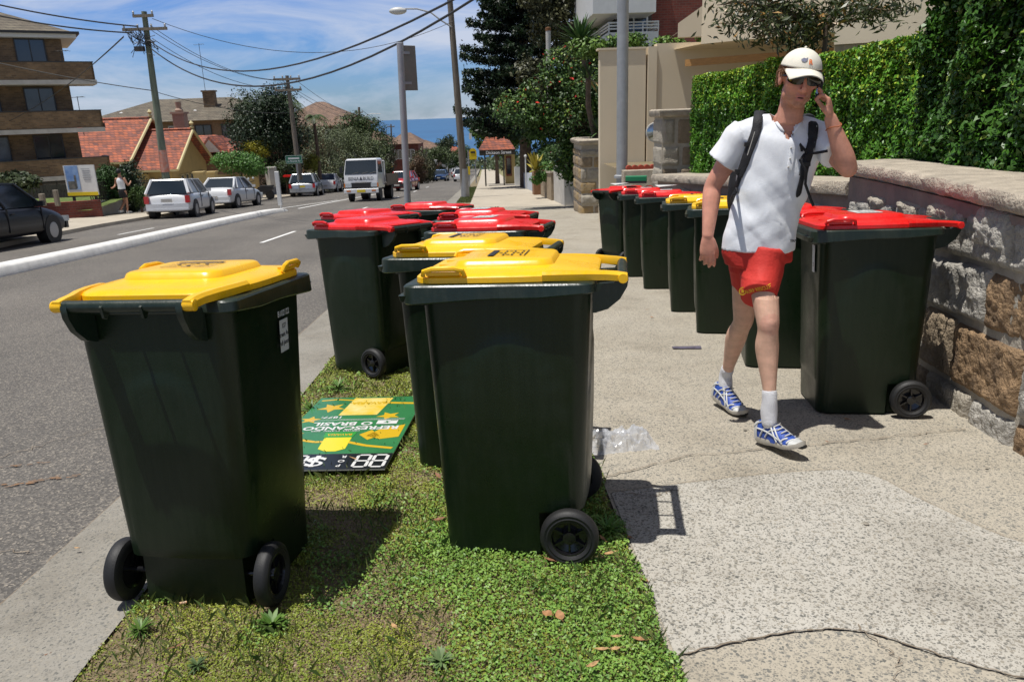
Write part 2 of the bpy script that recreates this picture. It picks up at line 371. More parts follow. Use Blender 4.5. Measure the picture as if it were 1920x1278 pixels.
# road paint
pt = MB()
def ribbon(mb, pts, w, z):
    for a, c in zip(pts[:-1], pts[1:]):
        dx, dy = c[0]-a[0], c[1]-a[1]; l = math.hypot(dx, dy); nx, ny = -dy/l*w/2, dx/l*w/2
        mb.quad((a[0]-nx, a[1]-ny, GZ(a[1])+z), (c[0]-nx, c[1]-ny, GZ(c[1])+z), (c[0]+nx, c[1]+ny, GZ(c[1])+z), (a[0]+nx, a[1]+ny, GZ(a[1])+z))
for y in (4.3, 16.6, 29, 41, 53, 65): ribbon(pt, [(-4.84, y), (-4.86, y+3.1)], .10, -.052)
for y in (9, 21): ribbon(pt, [(-9.9, y), (-9.95, y+2.4)], .09, -.052)
ribbon(pt, [(-7.95, 33.2), (-7.6, 42), (-7.0, 52)], .14, -.052)
ribbon(pt, [(-9.0, 33.5), (-7.9, 42)], .12, -.051)
tag(pt.build('road_marking', M_white, fixn=False), kind='structure')
om = MB(); r_ = random.Random(9)
for k in range(46):
    t = r_.random(); x, y = (-2.62+.30*t, 3.62+.07*t+r_.uniform(-.012, .012)) if k < 18 else (-2.46+.40*t, 3.36+.14*t+r_.uniform(-.03, .03)); l = r_.uniform(.012, .045); ribbon(om, [(x, y), (x+l, y+l*.25+r_.uniform(-.004, .004))], r_.uniform(.004, .012), -.0525)
tag(om.build('road_marking', mat('faded_orange', (.26, .13, .05), .9, col2=(.115, .10, .085), vscale=24, detail=8), fixn=False), kind='structure')
# sea
se = MB(); se.quad((-30000, 500, -44), (30000, 500, -44), (30000, 45000, -44), (-30000, 45000, -44))
M_sea = mat('sea_water', (.012, .085, .20), .38, col2=(.02, .12, .26), vscale=.004, bump=.6, bscale=.05, spec=.35)
tag(se.build('sea', M_sea, fixn=False), kind='structure')
# median strip: painted concrete nib with a rounded end
M_med = mat('median_paint', (.66, .65, .62), .75, var=.12, vscale=5, bump=.2, bscale=40)
def med_x(y): return -7.62 if y < 16 else -7.62-.35*math.sin((y-16)/16*math.pi/1.6)*(1)
mm = MB(); rings = []
for i, y in enumerate([4, 7, 10, 12, 14, 16, 18, 20, 22, 24, 26, 28, 29.5, 30.6, 31.2, 31.5]):
    w = .50 if y < 28 else .50*math.sqrt(max(.02, 1-((y-28)/3.55)**2)); h = .17 if y < 30 else .17*max(.25, 1-((y-30)/2)**2); x1 = med_x(y); z = GZ(y)-.065
    rings.append([(x1, y, z), (x1-.03, y, z+h*.82), (x1-.07, y, z+h), (x1-w+.07, y, z+h), (x1-w+.03, y, z+h*.82), (x1-w, y, z)])
mm.loft(rings); o = mm.build('median_kerb', M_med, smooth=50); tag(o, 'long low white painted concrete median strip in the middle of the road', 'median strip')
# ================================================================== WHEELIE BINS
M_bin = mat('bin_green_plastic', (.006, .0155, .0055), .34, var=.10, vscale=5, bump=.05, bscale=160, spec=.32)
M_bin2 = mat('bin_rim_plastic', (.009, .020, .012), .34, var=.15, vscale=7, bump=.06, bscale=120, spec=.5)
M_lidY = mat('lid_yellow', (.90, .50, .004), .26, var=.05, vscale=4, bump=.02, bscale=60, spec=.5)
M_lidR = mat('lid_red', (.72, .012, .010), .26, var=.08, vscale=4, bump=.02, bscale=60, spec=.5)
M_tyre = mat('rubber', (.011, .011, .011), .6, var=.2, vscale=30, bump=.08, bscale=200)
M_hub = mat('black_hub', (.008, .008, .009), .16, spec=.6)
M_stk = mat('sticker_white', (.62, .62, .60), .45, var=.06, vscale=30)
M_ink = mat('print_black', (.02, .02, .02), .5)
M_wht = mat('print_white', (.75, .75, .75), .5)
def grime(m, amt, dust, rlo, rhi):
    """dust film, scuffs and vertical drips on a plastic"""
    N, L, b = nodes_of(m); base = b.inputs['Base Color'].links[0].from_socket; tc = N.new('ShaderNodeTexCoord'); mp = N.new('ShaderNodeMapping'); mp.inputs['Scale'].default_value = (14, 14, 1.3); L.new(tc.outputs['Object'], mp.inputs[0])
    n1 = N.new('ShaderNodeTexNoise'); n1.inputs['Scale'].default_value = 3; n1.inputs['Detail'].default_value = 8; n1.inputs['Roughness'].default_value = .7; L.new(mp.outputs[0], n1.inputs['Vector'])
    n2 = N.new('ShaderNodeTexNoise'); n2.inputs['Scale'].default_value = 5; n2.inputs['Detail'].default_value = 9; n2.inputs['Roughness'].default_value = .75; L.new(tc.outputs['Object'], n2.inputs['Vector'])
    ml = N.new('ShaderNodeMath'); ml.operation = 'MULTIPLY'; L.new(n1.outputs['Fac'], ml.inputs[0]); L.new(n2.outputs['Fac'], ml.inputs[1])
    mr = N.new('ShaderNodeMapRange'); mr.inputs[1].default_value = .20; mr.inputs[2].default_value = .42; mr.inputs[3].default_value = 0; mr.inputs[4].default_value = amt; L.new(ml.outputs[0], mr.inputs[0])
    mx = N.new('ShaderNodeMixRGB'); L.new(mr.outputs[0], mx.inputs[0]); L.new(base, mx.inputs[1]); mx.inputs[2].default_value = (*dust, 1); L.new(mx.outputs[0], b.inputs['Base Color'])
    m2 = N.new('ShaderNodeMapRange'); m2.inputs[1].default_value = .35; m2.inputs[2].default_value = .65; m2.inputs[3].default_value = rlo; m2.inputs[4].default_value = rhi; L.new(n2.outputs['Fac'], m2.inputs[0]); L.new(m2.outputs[0], b.inputs['Roughness'])
    # fine scratches
    n3 = N.new('ShaderNodeTexVoronoi'); n3.feature = 'DISTANCE_TO_EDGE'; n3.inputs['Scale'].default_value = 9; mp2 = N.new('ShaderNodeMapping'); mp2.inputs['Scale'].default_value = (.7, 1.6, 1.0); mp2.inputs['Rotation'].default_value = (.4, .7, .3); L.new(tc.outputs['Object'], mp2.inputs[0]); L.new(mp2.outputs[0], n3.inputs['Vector'])
    c3 = N.new('ShaderNodeMapRange'); c3.inputs[1].default_value = 0; c3.inputs[2].default_value = .006; c3.inputs[3].default_value = amt*.8; c3.inputs[4].default_value = 0; L.new(n3.outputs['Distance'], c3.inputs[0])
    m4 = N.new('ShaderNodeMath'); m4.operation = 'MULTIPLY'; L.new(c3.outputs[0], m4.inputs[0]); L.new(mr.outputs[0], m4.inputs[1]); m4.use_clamp = True
    mx2 = N.new('ShaderNodeMixRGB'); L.new(m4.outputs[0], mx2.inputs[0]); L.new(mx.outputs[0], mx2.inputs[1]); mx2.inputs[2].default_value = (*dust, 1); L.new(mx2.outputs[0], b.inputs['Base Color'])
grime(M_bin, .09, (.085, .10, .06), .26, .44); grime(M_bin2, .20, (.12, .13, .10), .28, .5); grime(M_lidY, .20, (.42, .30, .08), .20, .42); grime(M_lidR, .20, (.35, .10, .07), .20, .42)
def rrect(hx, y0, y1, r, z, n=6, bx=0, by=0, zf=None):
    """rounded rectangle ring; bx/by bulge the sides"""
    pts = []; cs = ((hx-r, y1-r, 0), (-hx+r, y1-r, 90), (-hx+r, y0+r, 180), (hx-r, y0+r, 270))
    for ci, (cx, cy, a0) in enumerate(cs):
        for k in range(n+1):
            a = rad(a0+90*k/n); pts.append([cx+r*math.cos(a), cy+r*math.sin(a)])
        nx = cs[(ci+1) % 4]; a = rad(a0+90); p0 = (cx+r*math.cos(a), cy+r*math.sin(a)); a = rad(nx[2] if nx[2] else 360)
        p1 = (nx[0]+r*math.cos(rad(nx[2])), nx[1]+r*math.sin(rad(nx[2])))
        for k in range(1, n+2):
            t = k/(n+2); q = [p0[0]*(1-t)+p1[0]*t, p0[1]*(1-t)+p1[1]*t]; bl = 4*t*(1-t)
            if ci == 0: q[1] += by*bl
            if ci == 1: q[0] -= bx*bl
            if ci == 2: q[1] -= by*bl
            if ci == 3: q[0] += bx*bl
            pts.append(q)
    return [(p[0], p[1], z if zf is None else zf(p[0], p[1])) for p in pts]
def lerp(a, b, t): return a+(b-a)*t
def bin_body():
    mb = MB(); rings = []
    zs = [0.0, .012, .05, .12, .165, .172]+[.19+.0195*k for k in range(39)]+[.955]
    for z in zs:
        t = z/.955; hx = lerp(.214, .262, t); y1 = lerp(.252, .283, t); y0 = lerp(-.232, -.272, t)
        if z < .01: hx -= .012; y1 -= .012
        bul = .011*max(0, min(1, (.86-z)/.35))*min(1, max(0, (z-.05)/.2))
        ring = rrect(hx, y0, y1, .06 if z > .1 else .055, z, n=14, bx=bul, by=bul)
        out = []
        for (x, y, zz) in ring:
            if abs(x) > hx-.004:          # shallow raised arches on sides, front and back, added for arch shading
                q = (y-.005)/.20; g = (.80-.20*q*q-.22*abs(q)**6)-z; k_ = max(0, min(1, g/.02))*max(0, min(1, (1.02-abs(q))/.06)); x += math.copysign(.0045*k_, x)
            elif (y < y0+.004 or y > y1-.004) and z > .18:
                q = x/.175; g = (.76-.10*q*q-.12*abs(q)**6)-z; k_ = max(0, min(1, g/.02))*max(0, min(1, (1.02-abs(q))/.06)); y += math.copysign(.0045*k_, y-.005)
            if z < .17:                       # wheel recess in the rear lower corners
                k = 1 if y < -.10 else 0
                if k and abs(x) > .178: x = math.copysign(.178, x)
                if y < -.20: y = -.215
            out.append((x, y, zz))
        rings.append(out)
    mb.loft(rings, True, False)
    return mb.mesh('body', M_bin, 38)
def bin_rim():
    mb = MB()
    def skirt(x, y):      # lower edge of the rim: deeper at the front
        return .925-.016*max(0, min(1, (y-.05)/.25))+.012*max(0, min(1, (-y-.1)/.15))
    r = []
    r.append(rrect(.262, -.272, .283, .06, 0, zf=lambda x, y: skirt(x, y)+.012))
    r.append(rrect(.286, -.285, .335, .045, 0, zf=skirt))
    r.append(rrect(.290, -.288, .340, .045, 0, zf=lambda x, y: skirt(x, y)+.004))
    r.append(rrect(.287, -.286, .337, .045, .966)); r.append(rrect(.282, -.282, .332, .045, .971))
    r.append(rrect(.250, -.262, .30, .045, .974)); r.append(rrect(.245, -.258, .295, .045, .90))
    mb.loft(r, False, True)
    # front lip below the rim
    mb.loft([rrect(.262, .30, .350, .012, .915, n=2), rrect(.276, .30, .352, .012, .938, n=2)])
    me = mb.mesh('rim', M_bin2, 35); return me
def bin_handle():
    mb = MB(); mb.tube([(-.196, -.372, .975), (.196, -.372, .975)], .017, 12)
    for x in (-.180, -.062, .062, .180):
        w = .010 if abs(x) > .1 else .004
        prof = [(-.372, .990), (-.386, .985), (-.392, .97), (-.388, .945), (-.365, .905), (-.325, .872), (-.285, .860), (-.275, .86), (-.275, .955), (-.345, .958)]
        if abs(x) < .1: prof = [(-.375, .992), (-.392, .975), (-.385, .945), (-.372, .940), (-.36, .958), (-.275, .957), (-.275, .968), (-.35, .972)]
        mb.prism(prof, lambda p, x=x, w=w: (x-w, p[0], p[1]), lambda p, x=x, w=w: (x+w, p[0], p[1]))
    return mb.mesh('handle', M_bin2, 40)
def bin_lid(m):
    mb = MB(); r = []
    H = lambda x, y: 0
    r.append(rrect(.262, -.294, .300, .075, .972)); r.append(rrect(.266, -.298, .304, .078, .975)); r.append(rrect(.265, -.297, .303, .078, .992)); r.append(rrect(.257, -.288, .294, .075, .999))
    r.append(rrect(.240, -.235, .268, .07, 1.005)); r.append(rrect(.190, -.165, .205, .06, 1.013)); r.append(rrect(.176, -.149, .189, .05, 1.016))
    r.append(rrect(.167, -.140, .179, .045, 1.032)); r.append(rrect(.158, -.132, .170, .04, 1.036)); r.append(rrect(.09, -.07, .10, .03, 1.038)); r.append(rrect(.02, -.01, .02, .005, 1.039))
    r = [[(x*(1-.17*max(0, min(1, (-y-.02)/.27))**1.5), y, z) for x, y, z in q] for q in r]
    mb.loft(r, True, True)
    for s in (-1, 1):       # hinge arms sweeping back to the bar, rounded caps
        arm = [(.246, -.12, .990, .016), (.238, -.20, .989, .017), (.222, -.27, .987, .017), (.207, -.32, .984, .016), (.204, -.355, .981, .016), (.204, -.388, .977, .014)]
        mb.loft([[(s*(x+.016), y, z-h*.8), (s*(x+.018), y, z+h*.4), (s*(x+.010), y, z+h), (s*(x-.012), y, z+h), (s*(x-.016), y, z+h*.4), (s*(x-.016), y, z-h*.8)] for x, y, z, h in arm])
        mb.lathe([(.015, 0), (.017, .005), (.016, .034), (.010, .037)], c=(s*.188 if s > 0 else -.188-.037, -.374, .976), axis='x', n=14)
        # raised grip loop on the front corner
        g = [(s*.262, .13, 1.000), (s*.270, .135, 1.016), (s*.270, .16, 1.023), (s*.270, .235, 1.022), (s*.266, .262, 1.014), (s*.256, .268, 1.000)]
        mb.tube(g, [.008, .009, .009, .009, .009, .008], 8)
        mb.box((s*.252, .20, 1.006), (.028, .11, .012))
    # small ribs on the sloping top
    for x in (-.06, .06): mb.box((x*1.0, .232, 1.008), (.008, .05, .006))
    return mb.mesh('lid', m, 42)
def bin_wheel(s):
    x0 = s*.238; tw = s*.052
    t = MB(); t.lathe([(.060, x0), (.084, x0), (.096, x0+tw*.12), (.100, x0+tw*.3), (.100, x0+tw*.7), (.096, x0+tw*.88), (.086, x0+tw), (.078, x0+tw*.96), (.074, x0+tw), (.068, x0+tw*.92), (.060, x0+tw*.8)], c=(0, -.19, .10), axis='x', n=36, cap=False)
    h = MB(); h.lathe([(.061, x0), (.064, x0+tw*.85), (.060, x0+tw*.86), (.056, x0+tw*.55), (.030, x0+tw*.42), (.022, x0+tw*.8), (.012, x0+tw*.84)], c=(0, -.19, .10), axis='x', n=30)
    for k in range(6):
        a = math.pi/3*k; M_ = Matrix.Rotation(a, 3, 'X'); c = Vector((x0+tw*.55, 0, 0))+M_ @ Vector((0, 0, .041))
        h.box((c.x, c.y-.19, c.z+.10), (abs(tw)*.30, .007, .034), M=M_)
    return t.mesh('wheel', M_tyre, 35), h.mesh('hub', M_hub, 30)
BM_body, BM_rim, BM_handle = bin_body(), bin_rim(), bin_handle()
BM_lid = {'y': bin_lid(M_lidY), 'r': bin_lid(M_lidR)}
WH = [bin_wheel(-1), bin_wheel(1)]
ax = MB(); ax.tube([(-.245, -.19, .10), (.245, -.19, .10)], .010, 10); BM_axle = ax.mesh('axle', M_hub, 40)
# lid sticker: black header, frame and lines of small print
def label_mesh(kind):
    mb = MB(); z = 1.0415
    if kind == 'y':
        mb.cur = 1; hx, y0, y1 = .085, -.045, .085
        for (a, c, d, e) in ((-hx, y0, -hx+.004, y1), (hx-.004, y0, hx, y1), (-hx, y0, hx, y0+.004), (-hx, y1-.022, hx, y1)):
            mb.quad((a, c, z), (d, c, z), (d, e, z), (a, e, z))
        for k in range(3):
            for i in range(3): mb.quad((-.07+.05*i, -.03+.03*k, z), (-.035+.05*i, -.03+.03*k, z), (-.035+.05*i, -.024+.03*k, z), (-.07+.05*i, -.024+.03*k, z))
            for i in range(3): mb.lathe([(.007, z-.0005), (.007, z)], c=(-.05+.05*i, -.012+.03*k, 0), n=8) if (i+k) % 2 else None
    else:
        mb.cur = 0; mb.loft([rrect(.095, -.05, .075, .006, z-.0015, n=2), rrect(.095, -.05, .075, .006, z, n=2)])
        mb.cur = 1; z += .0008
        for k in range(5): mb.quad((-.075, -.035+.02*k, z), (.06-.02*(k % 3), -.035+.02*k, z), (.06-.02*(k % 3), -.031+.02*k, z), (-.075, -.031+.02*k, z))
    return mb.mesh('sticker', [M_stk, M_ink])
BM_lab = {'y': label_mesh('y'), 'r': label_mesh('r')}
SLOPE = Matrix.Rotation(-math.atan(S), 4, 'X')
def make_bin(x, y, a, kind, label, group, sticker=True, lean=0.0, dz=0.0, sc=1.0):
    t = thing('wheelie_bin', label, 'wheelie bin', group=group)
    t.matrix_world = Matrix.Translation((x, y, GZ(y)+dz)) @ SLOPE @ Matrix.Rotation(a, 4, 'Z') @ Matrix.Rotation(lean, 4, 'X') @ Matrix.Diagonal((*(sc if isinstance(sc, tuple) else (sc, sc, sc)), 1))
    obj('body', BM_body, t); obj('rim', BM_rim, t); obj('handle', BM_handle, t)
    ld = obj('lid', BM_lid[kind], t); obj('axle', BM_axle, t)
    if sticker: obj('sticker', BM_lab[kind], ld)
    for w, h in WH:
        wo_ = obj('wheel', w, t); obj('hub', h, wo_)
    return t
gv, gw = 'wheelie bins on the grass verge by the kerb', 'wheelie bins along the stone wall on the footpath'
binL = make_bin(-.943, 2.375, -.165, 'y', 'yellow lidded bin nearest the kerb, showing its back and both wheels', gv, sc=(.945, .96, 1.025))
binC = make_bin(.095, 2.60, 1.40, 'y', 'yellow lidded bin seen side-on in the middle front, one wheel toward the viewer', gv)
make_bin(-.07, 3.40, 1.33, 'y', 'yellow lidded bin half hidden directly behind the nearest side-on one', gv)
make_bin(-.79, 5.20, .96, 'r', 'red lidded bin showing its whole side and one wheel on the verge', gv, sticker=False)
make_bin(-.98, 6.35, 1.02, 'r', 'red lidded bin just behind the side-on red bin on the verge', gv, sticker=False)
make_bin(-.55, 7.4, 1.25, 'r', 'farthest red lidded bin of the verge cluster, nearest the sign pole', gv, sticker=False)
make_bin(-.02, 5.75, 1.35, 'r', 'red lidded bin with white label, farther of the two behind the yellow bins', gv)
make_bin(.01, 4.72, 1.32, 'r', 'red lidded bin with white label directly behind the second yellow bin', gv)
binR = make_bin(1.99, 3.90, 1.40, 'r', 'red lidded bin nearest the rough stone wall, right of the walking man', gw)
make_bin(1.95, 4.86, 1.33, 'r', 'red lidded bin half hidden behind the nearest one on the footpath', gw)
make_bin(1.92, 5.92, 1.30, 'y', 'yellow lidded bin with one wheel showing beside the walking man\'s hanging hand', gw)
make_bin(1.93, 6.85, 1.35, 'y', 'farther yellow lidded bin, left of the walking man\'s arm', gw)
make_bin(1.95, 8.2, 1.38, 'r', 'red lidded bin beside the yellow ones, nearest of the three far reds', gw)
make_bin(1.93, 9.15, 1.42, 'r', 'middle red lidded bin of the three farthest along the wall', gw)
make_bin(1.86, 10.3, -1.1, 'r', 'farthest red lidded bin of the wall row, wheels toward the road', gw)
# ================================================================== FOLIAGE TOOLS
M_leaf = mat('foliage', (.05, .09, .02), .5, attr=True, var=.25, vscale=3, spec=.35)
M_leafg = mat('glossy_foliage', (.05, .09, .02), .42, attr=True, var=.2, vscale=6, spec=.4)
M_bark = mat('bark', (.12, .085, .06), .9, var=.35, vscale=6, bump=.8, bscale=18)
def leaf_quads(P, Nn, size, asp, cols, rng, bend=.25):
    """one folded leaf (2 triangles-ish quad) per point"""
    n = len(P); a = rng.normal(size=(n, 3)); Nn = Nn/np.linalg.norm(Nn, axis=1, keepdims=True)
    t = np.cross(Nn, a); t /= np.linalg.norm(t, axis=1, keepdims=True)+1e-9; w = np.cross(Nn, t)
    s = (size*rng.uniform(.6, 1.25, n))[:, None]
    tip = P+t*s*.5-Nn*s*bend*.4; base = P-t*s*.5-Nn*s*bend*.4
    l = P+w*s*asp*.5; r = P-w*s*asp*.5
    V = np.stack([base, r, tip, l], 1).reshape(-1, 3); Fq = np.arange(4*n).reshape(n, 4)
    return V, Fq, np.repeat(cols, 4, 0)
def crown_mesh(name, blobs, n, size, asp, c1, c2, seed=1, mat_=None, lump=.28, shell=.55, cl=14, flowers=None, tipcol=None):
    rng = np.random.default_rng(seed); B = np.array(blobs, float); ar = (B[:, 3]*B[:, 4]+B[:, 4]*B[:, 5]+B[:, 3]*B[:, 5]); k = rng.choice(len(B), n, p=ar/ar.sum())
    # sub-clumps on every blob so that the crown has hollows
    cdir = rng.normal(size=(len(B), cl, 3)); cdir /= np.linalg.norm(cdir, axis=2, keepdims=True); ctint = rng.uniform(0, 1, (len(B), cl))
    j = rng.integers(0, cl, n); d = cdir[k, j]+rng.normal(size=(n, 3))*.33; d /= np.linalg.norm(d, axis=1, keepdims=True)
    r = shell+(1-shell)*rng.uniform(0, 1, n)**.6; r *= 1+lump*(rng.uniform(-1, 1, (len(B), cl))[k, j])
    P = B[k, :3]+d*r[:, None]*B[k, 3:6]
    Nn = d*.7+rng.normal(size=(n, 3))*.6+np.array([0, 0, .45])
    t = np.clip(ctint[k, j]*.6+rng.uniform(0, .4, n), 0, 1)[:, None]; C = np.array(c1)*(1-t)+np.array(c2)*t
    if tipcol is not None: m_ = (rng.uniform(size=n) < .25*np.clip(d[:, 2]+.3, 0, 1)); C[m_] = tipcol
    if flowers is not None:
        m_ = rng.uniform(size=n) < flowers[1]*(d[:, 2] > .1); C[m_] = flowers[0]
    V, Fq, CC = leaf_quads(P, Nn, size, asp, C, rng)
    return np_mesh(name, V, Fq, mat_ or M_leaf, CC)
def tree(name, label, cat, base, trunk_pts, tr, blobs, n, size, c1, c2, seed=1, group=None, asp=.5, mat_=None, limbs=True, **kw):
    t = thing(name, label, cat, base, 0, group)
    obj('crown', crown_mesh('crown', blobs, n, size, asp, c1, c2, seed, mat_, **kw), t)
    if trunk_pts:
        mb = MB(); mb.tube(trunk_pts, [tr*(1-.5*i/max(1, len(trunk_pts)-1)) for i in range(len(trunk_pts))], 9)
        if limbs:
            top = Vector(trunk_pts[-1]); r_ = random.Random(seed)
            for b in blobs[:7]:
                c = Vector(b[:3]); mid = (top+c)/2+Vector((r_.uniform(-.1, .1), r_.uniform(-.1, .1), .1))*b[3]; mb.tube([Vector(trunk_pts[-2]).lerp(top, .6), mid, c], [tr*.45, tr*.3, tr*.12], 6)
        mb.build('trunk', M_bark, t, smooth=60)
    return t
def auto_blobs(w, d, h, z0, n, seed, rmin=.28, rmax=.45):
    r = random.Random(seed); out = []
    for i in range(n):
        a = r.uniform(0, 2*math.pi); q = math.sqrt(r.random())*.62; zz = r.uniform(.12, .88); k = math.sin(math.pi*min(max(zz, .15), .9))**.5
        rr = r.uniform(rmin, rmax)
        out.append((q*math.cos(a)*w/2*k*1.15, q*math.sin(a)*d/2*k*1.15, z0+zz*h, rr*w/2*1.25, rr*d/2*1.25, rr*h*.62))
    return out
# ================================================================== FAR SIDE OF THE STREET
M_brown = mat('brown_brick', (.19, .125, .070), .9, var=.25, vscale=5)
def brickify(m, c1, c2, mort, sc=1.0, bw=.23, rh=.086):
    N, L, b = nodes_of(m); tc = N.new('ShaderNodeTexCoord'); sp = N.new('ShaderNodeSeparateXYZ'); L.new(tc.outputs['Object'], sp.inputs[0])
    ad = N.new('ShaderNodeMath'); ad.operation = 'ADD'; L.new(sp.outputs[0], ad.inputs[0]); L.new(sp.outputs[1], ad.inputs[1])
    cb = N.new('ShaderNodeCombineXYZ'); L.new(ad.outputs[0], cb.inputs[0]); L.new(sp.outputs[2], cb.inputs[1])
    br = N.new('ShaderNodeTexBrick'); br.inputs['Scale'].default_value = sc; br.inputs['Brick Width'].default_value = bw; br.inputs['Row Height'].default_value = rh; br.inputs['Mortar Size'].default_value = .008
    br.inputs['Color1'].default_value = (*c1, 1); br.inputs['Color2'].default_value = (*c2, 1); br.inputs['Mortar'].default_value = (*mort, 1); br.inputs['Bias'].default_value = 0
    L.new(cb.outputs[0], br.inputs['Vector'])
    nz = N.new('ShaderNodeTexNoise'); nz.inputs['Scale'].default_value = 1.1; nz.inputs['Detail'].default_value = 8; L.new(tc.outputs['Object'], nz.inputs['Vector'])
    mr = N.new('ShaderNodeMapRange'); mr.inputs[1].default_value = .3; mr.inputs[2].default_value = .7; mr.inputs[3].default_value = .65; mr.inputs[4].default_value = 1.2; L.new(nz.outputs['Fac'], mr.inputs[0])
    mx = N.new('ShaderNodeMixRGB'); mx.blend_type = 'MULTIPLY'; mx.inputs[0].default_value = 1; L.new(br.outputs['Color'], mx.inputs[1]); L.new(mr.outputs[0], mx.inputs[2]); L.new(mx.outputs[0], b.inputs['Base Color'])
    return m
brickify(M_brown, (.24, .15, .078), (.13, .083, .047), (.20, .16, .11))
M_redbrick = brickify(mat('red_brick', (.2, .06, .04), .9), (.20, .045, .030), (.13, .030, .022), (.14, .09, .07))
def tile_mat(name, c1, c2, sc=3.0):
    m = mat(name, c1, .75); N, L, b = nodes_of(m); tc = N.new('ShaderNodeTexCoord')
    w = N.new('ShaderNodeTexWave'); w.bands_direction = 'Z'; w.inputs['Scale'].default_value = sc*1.1; w.inputs['Distortion'].default_value = .6; w.inputs['Detail'].default_value = 1; L.new(tc.outputs['Object'], w.inputs['Vector'])
    sp = N.new('ShaderNodeSeparateXYZ'); L.new(tc.outputs['Object'], sp.inputs[0]); ad = N.new('ShaderNodeMath'); L.new(sp.outputs[0], ad.inputs[0]); L.new(sp.outputs[1], ad.inputs[1])
    cb = N.new('ShaderNodeCombineXYZ'); L.new(ad.outputs[0], cb.inputs[0]); L.new(sp.outputs[2], cb.inputs[1])
    br = N.new('ShaderNodeTexBrick'); br.inputs['Scale'].default_value = 1; br.inputs['Brick Width'].default_value = .30; br.inputs['Row Height'].default_value = .16; br.inputs['Mortar Size'].default_value = .014; br.inputs['Mortar'].default_value = (*[c*.35 for c in c2], 1)
    br.inputs['Color1'].default_value = (*c1, 1); br.inputs['Color2'].default_value = (*c2, 1); br.inputs['Bias'].default_value = -.2; L.new(cb.outputs[0], br.inputs['Vector'])
    nz = N.new('ShaderNodeTexNoise'); nz.inputs['Scale'].default_value = 1.6; nz.inputs['Detail'].default_value = 6; L.new(tc.outputs['Object'], nz.inputs['Vector'])
    mr = N.new('ShaderNodeMapRange'); mr.inputs[1].default_value = .3; mr.inputs[2].default_value = .7; mr.inputs[3].default_value = .6; mr.inputs[4].default_value = 1.2; L.new(nz.outputs['Fac'], mr.inputs[0])
    mx = N.new('ShaderNodeMixRGB'); mx.blend_type = 'MULTIPLY'; mx.inputs[0].default_value = 1; L.new(br.outputs['Color'], mx.inputs[1]); L.new(mr.outputs[0], mx.inputs[2]); L.new(mx.outputs[0], b.inputs['Base Color'])
    bp = N.new('ShaderNodeBump'); bp.inputs['Distance'].default_value = .05; bp.inputs['Strength'].default_value = .6; L.new(w.outputs['Fac'], bp.inputs['Height']); L.new(bp.outputs[0], b.inputs['Normal'])
    return m
M_tile = tile_mat('terracotta_tiles', (.44, .115, .048), (.15, .06, .055)); M_tile2 = tile_mat('brown_roof_tiles', (.15, .125, .085), (.11, .085, .058)); M_tile3 = tile_mat('faded_tiles', (.23, .135, .085), (.16, .10, .07))
M_cream = mat('cream_render', (.48, .36, .155), .85, var=.08, vscale=2); M_ledge = mat('pale_slab', (.46, .44, .40), .8, var=.15, vscale=3)
M_glass = mat('dark_glass', (.018, .024, .032), .08, spec=.9); M_curt = mat('curtained_glass', (.07, .085, .10), .25, var=.4, vscale=2.5, spec=.8)
M_whitew = mat('white_paintwork', (.62, .62, .60), .6, var=.05, vscale=4); M_darkm = mat('dark_metal', (.03, .03, .03), .5); M_timber = mat('grey_timber', (.20, .17, .13), .9, var=.3, vscale=4, stretch=(6, 6, .6), bump=.3, bscale=30)
M_dfence = mat('dark_fence', (.045, .04, .032), .85, var=.25, vscale=6)
M_galv = mat('galvanised_steel', (.33, .34, .345), .5, metal=.25, var=.12, vscale=5, detail=8)
M_ppole = mat('treated_pole', (.145, .17, .125), .9, var=.3, vscale=3, stretch=(5, 5, .5), bump=.6, bscale=20); M_gpole = mat('weathered_pole', (.16, .135, .105), .9, var=.35, vscale=3, stretch=(6, 6, .4), bump=.6, bscale=18)
def wall_box(mb, x0, y0, z0, x1, y1, z1): mb.box(((x0+x1)/2, (y0+y1)/2, (z0+z1)/2), (abs(x1-x0), abs(y1-y0), abs(z1-z0)))
def window_on(parent, c, w, h, nx, ny, m=None, bars=1, frame=M_darkm):
    """a window set into the wall: frame and pane; outward normal (nx,ny)"""
    a = math.atan2(ny, nx)+math.pi/2; mb = MB(); M_ = Matrix.Rotation(a, 3, 'Z')
    for (dx, dz, sx, sz) in [(0, h/2, w+.06, .07), (0, -h/2, w+.10, .07), (-w/2, 0, .06, h), (w/2, 0, .06, h)]+[((k+1)*w/(bars+1)-w/2, 0, .05, h) for k in range(bars)]:
        mb.box(Vector(c)+M_ @ Vector((dx, -.03, dz)), (sx, .12, sz), M=M_)
    f = mb.build('window', frame, parent)
    p = MB(); p.box(Vector(c)+M_ @ Vector((0, 0, 0)), (w, .04, h), M=M_); p.build('pane', m or M_glass, f)
    return f
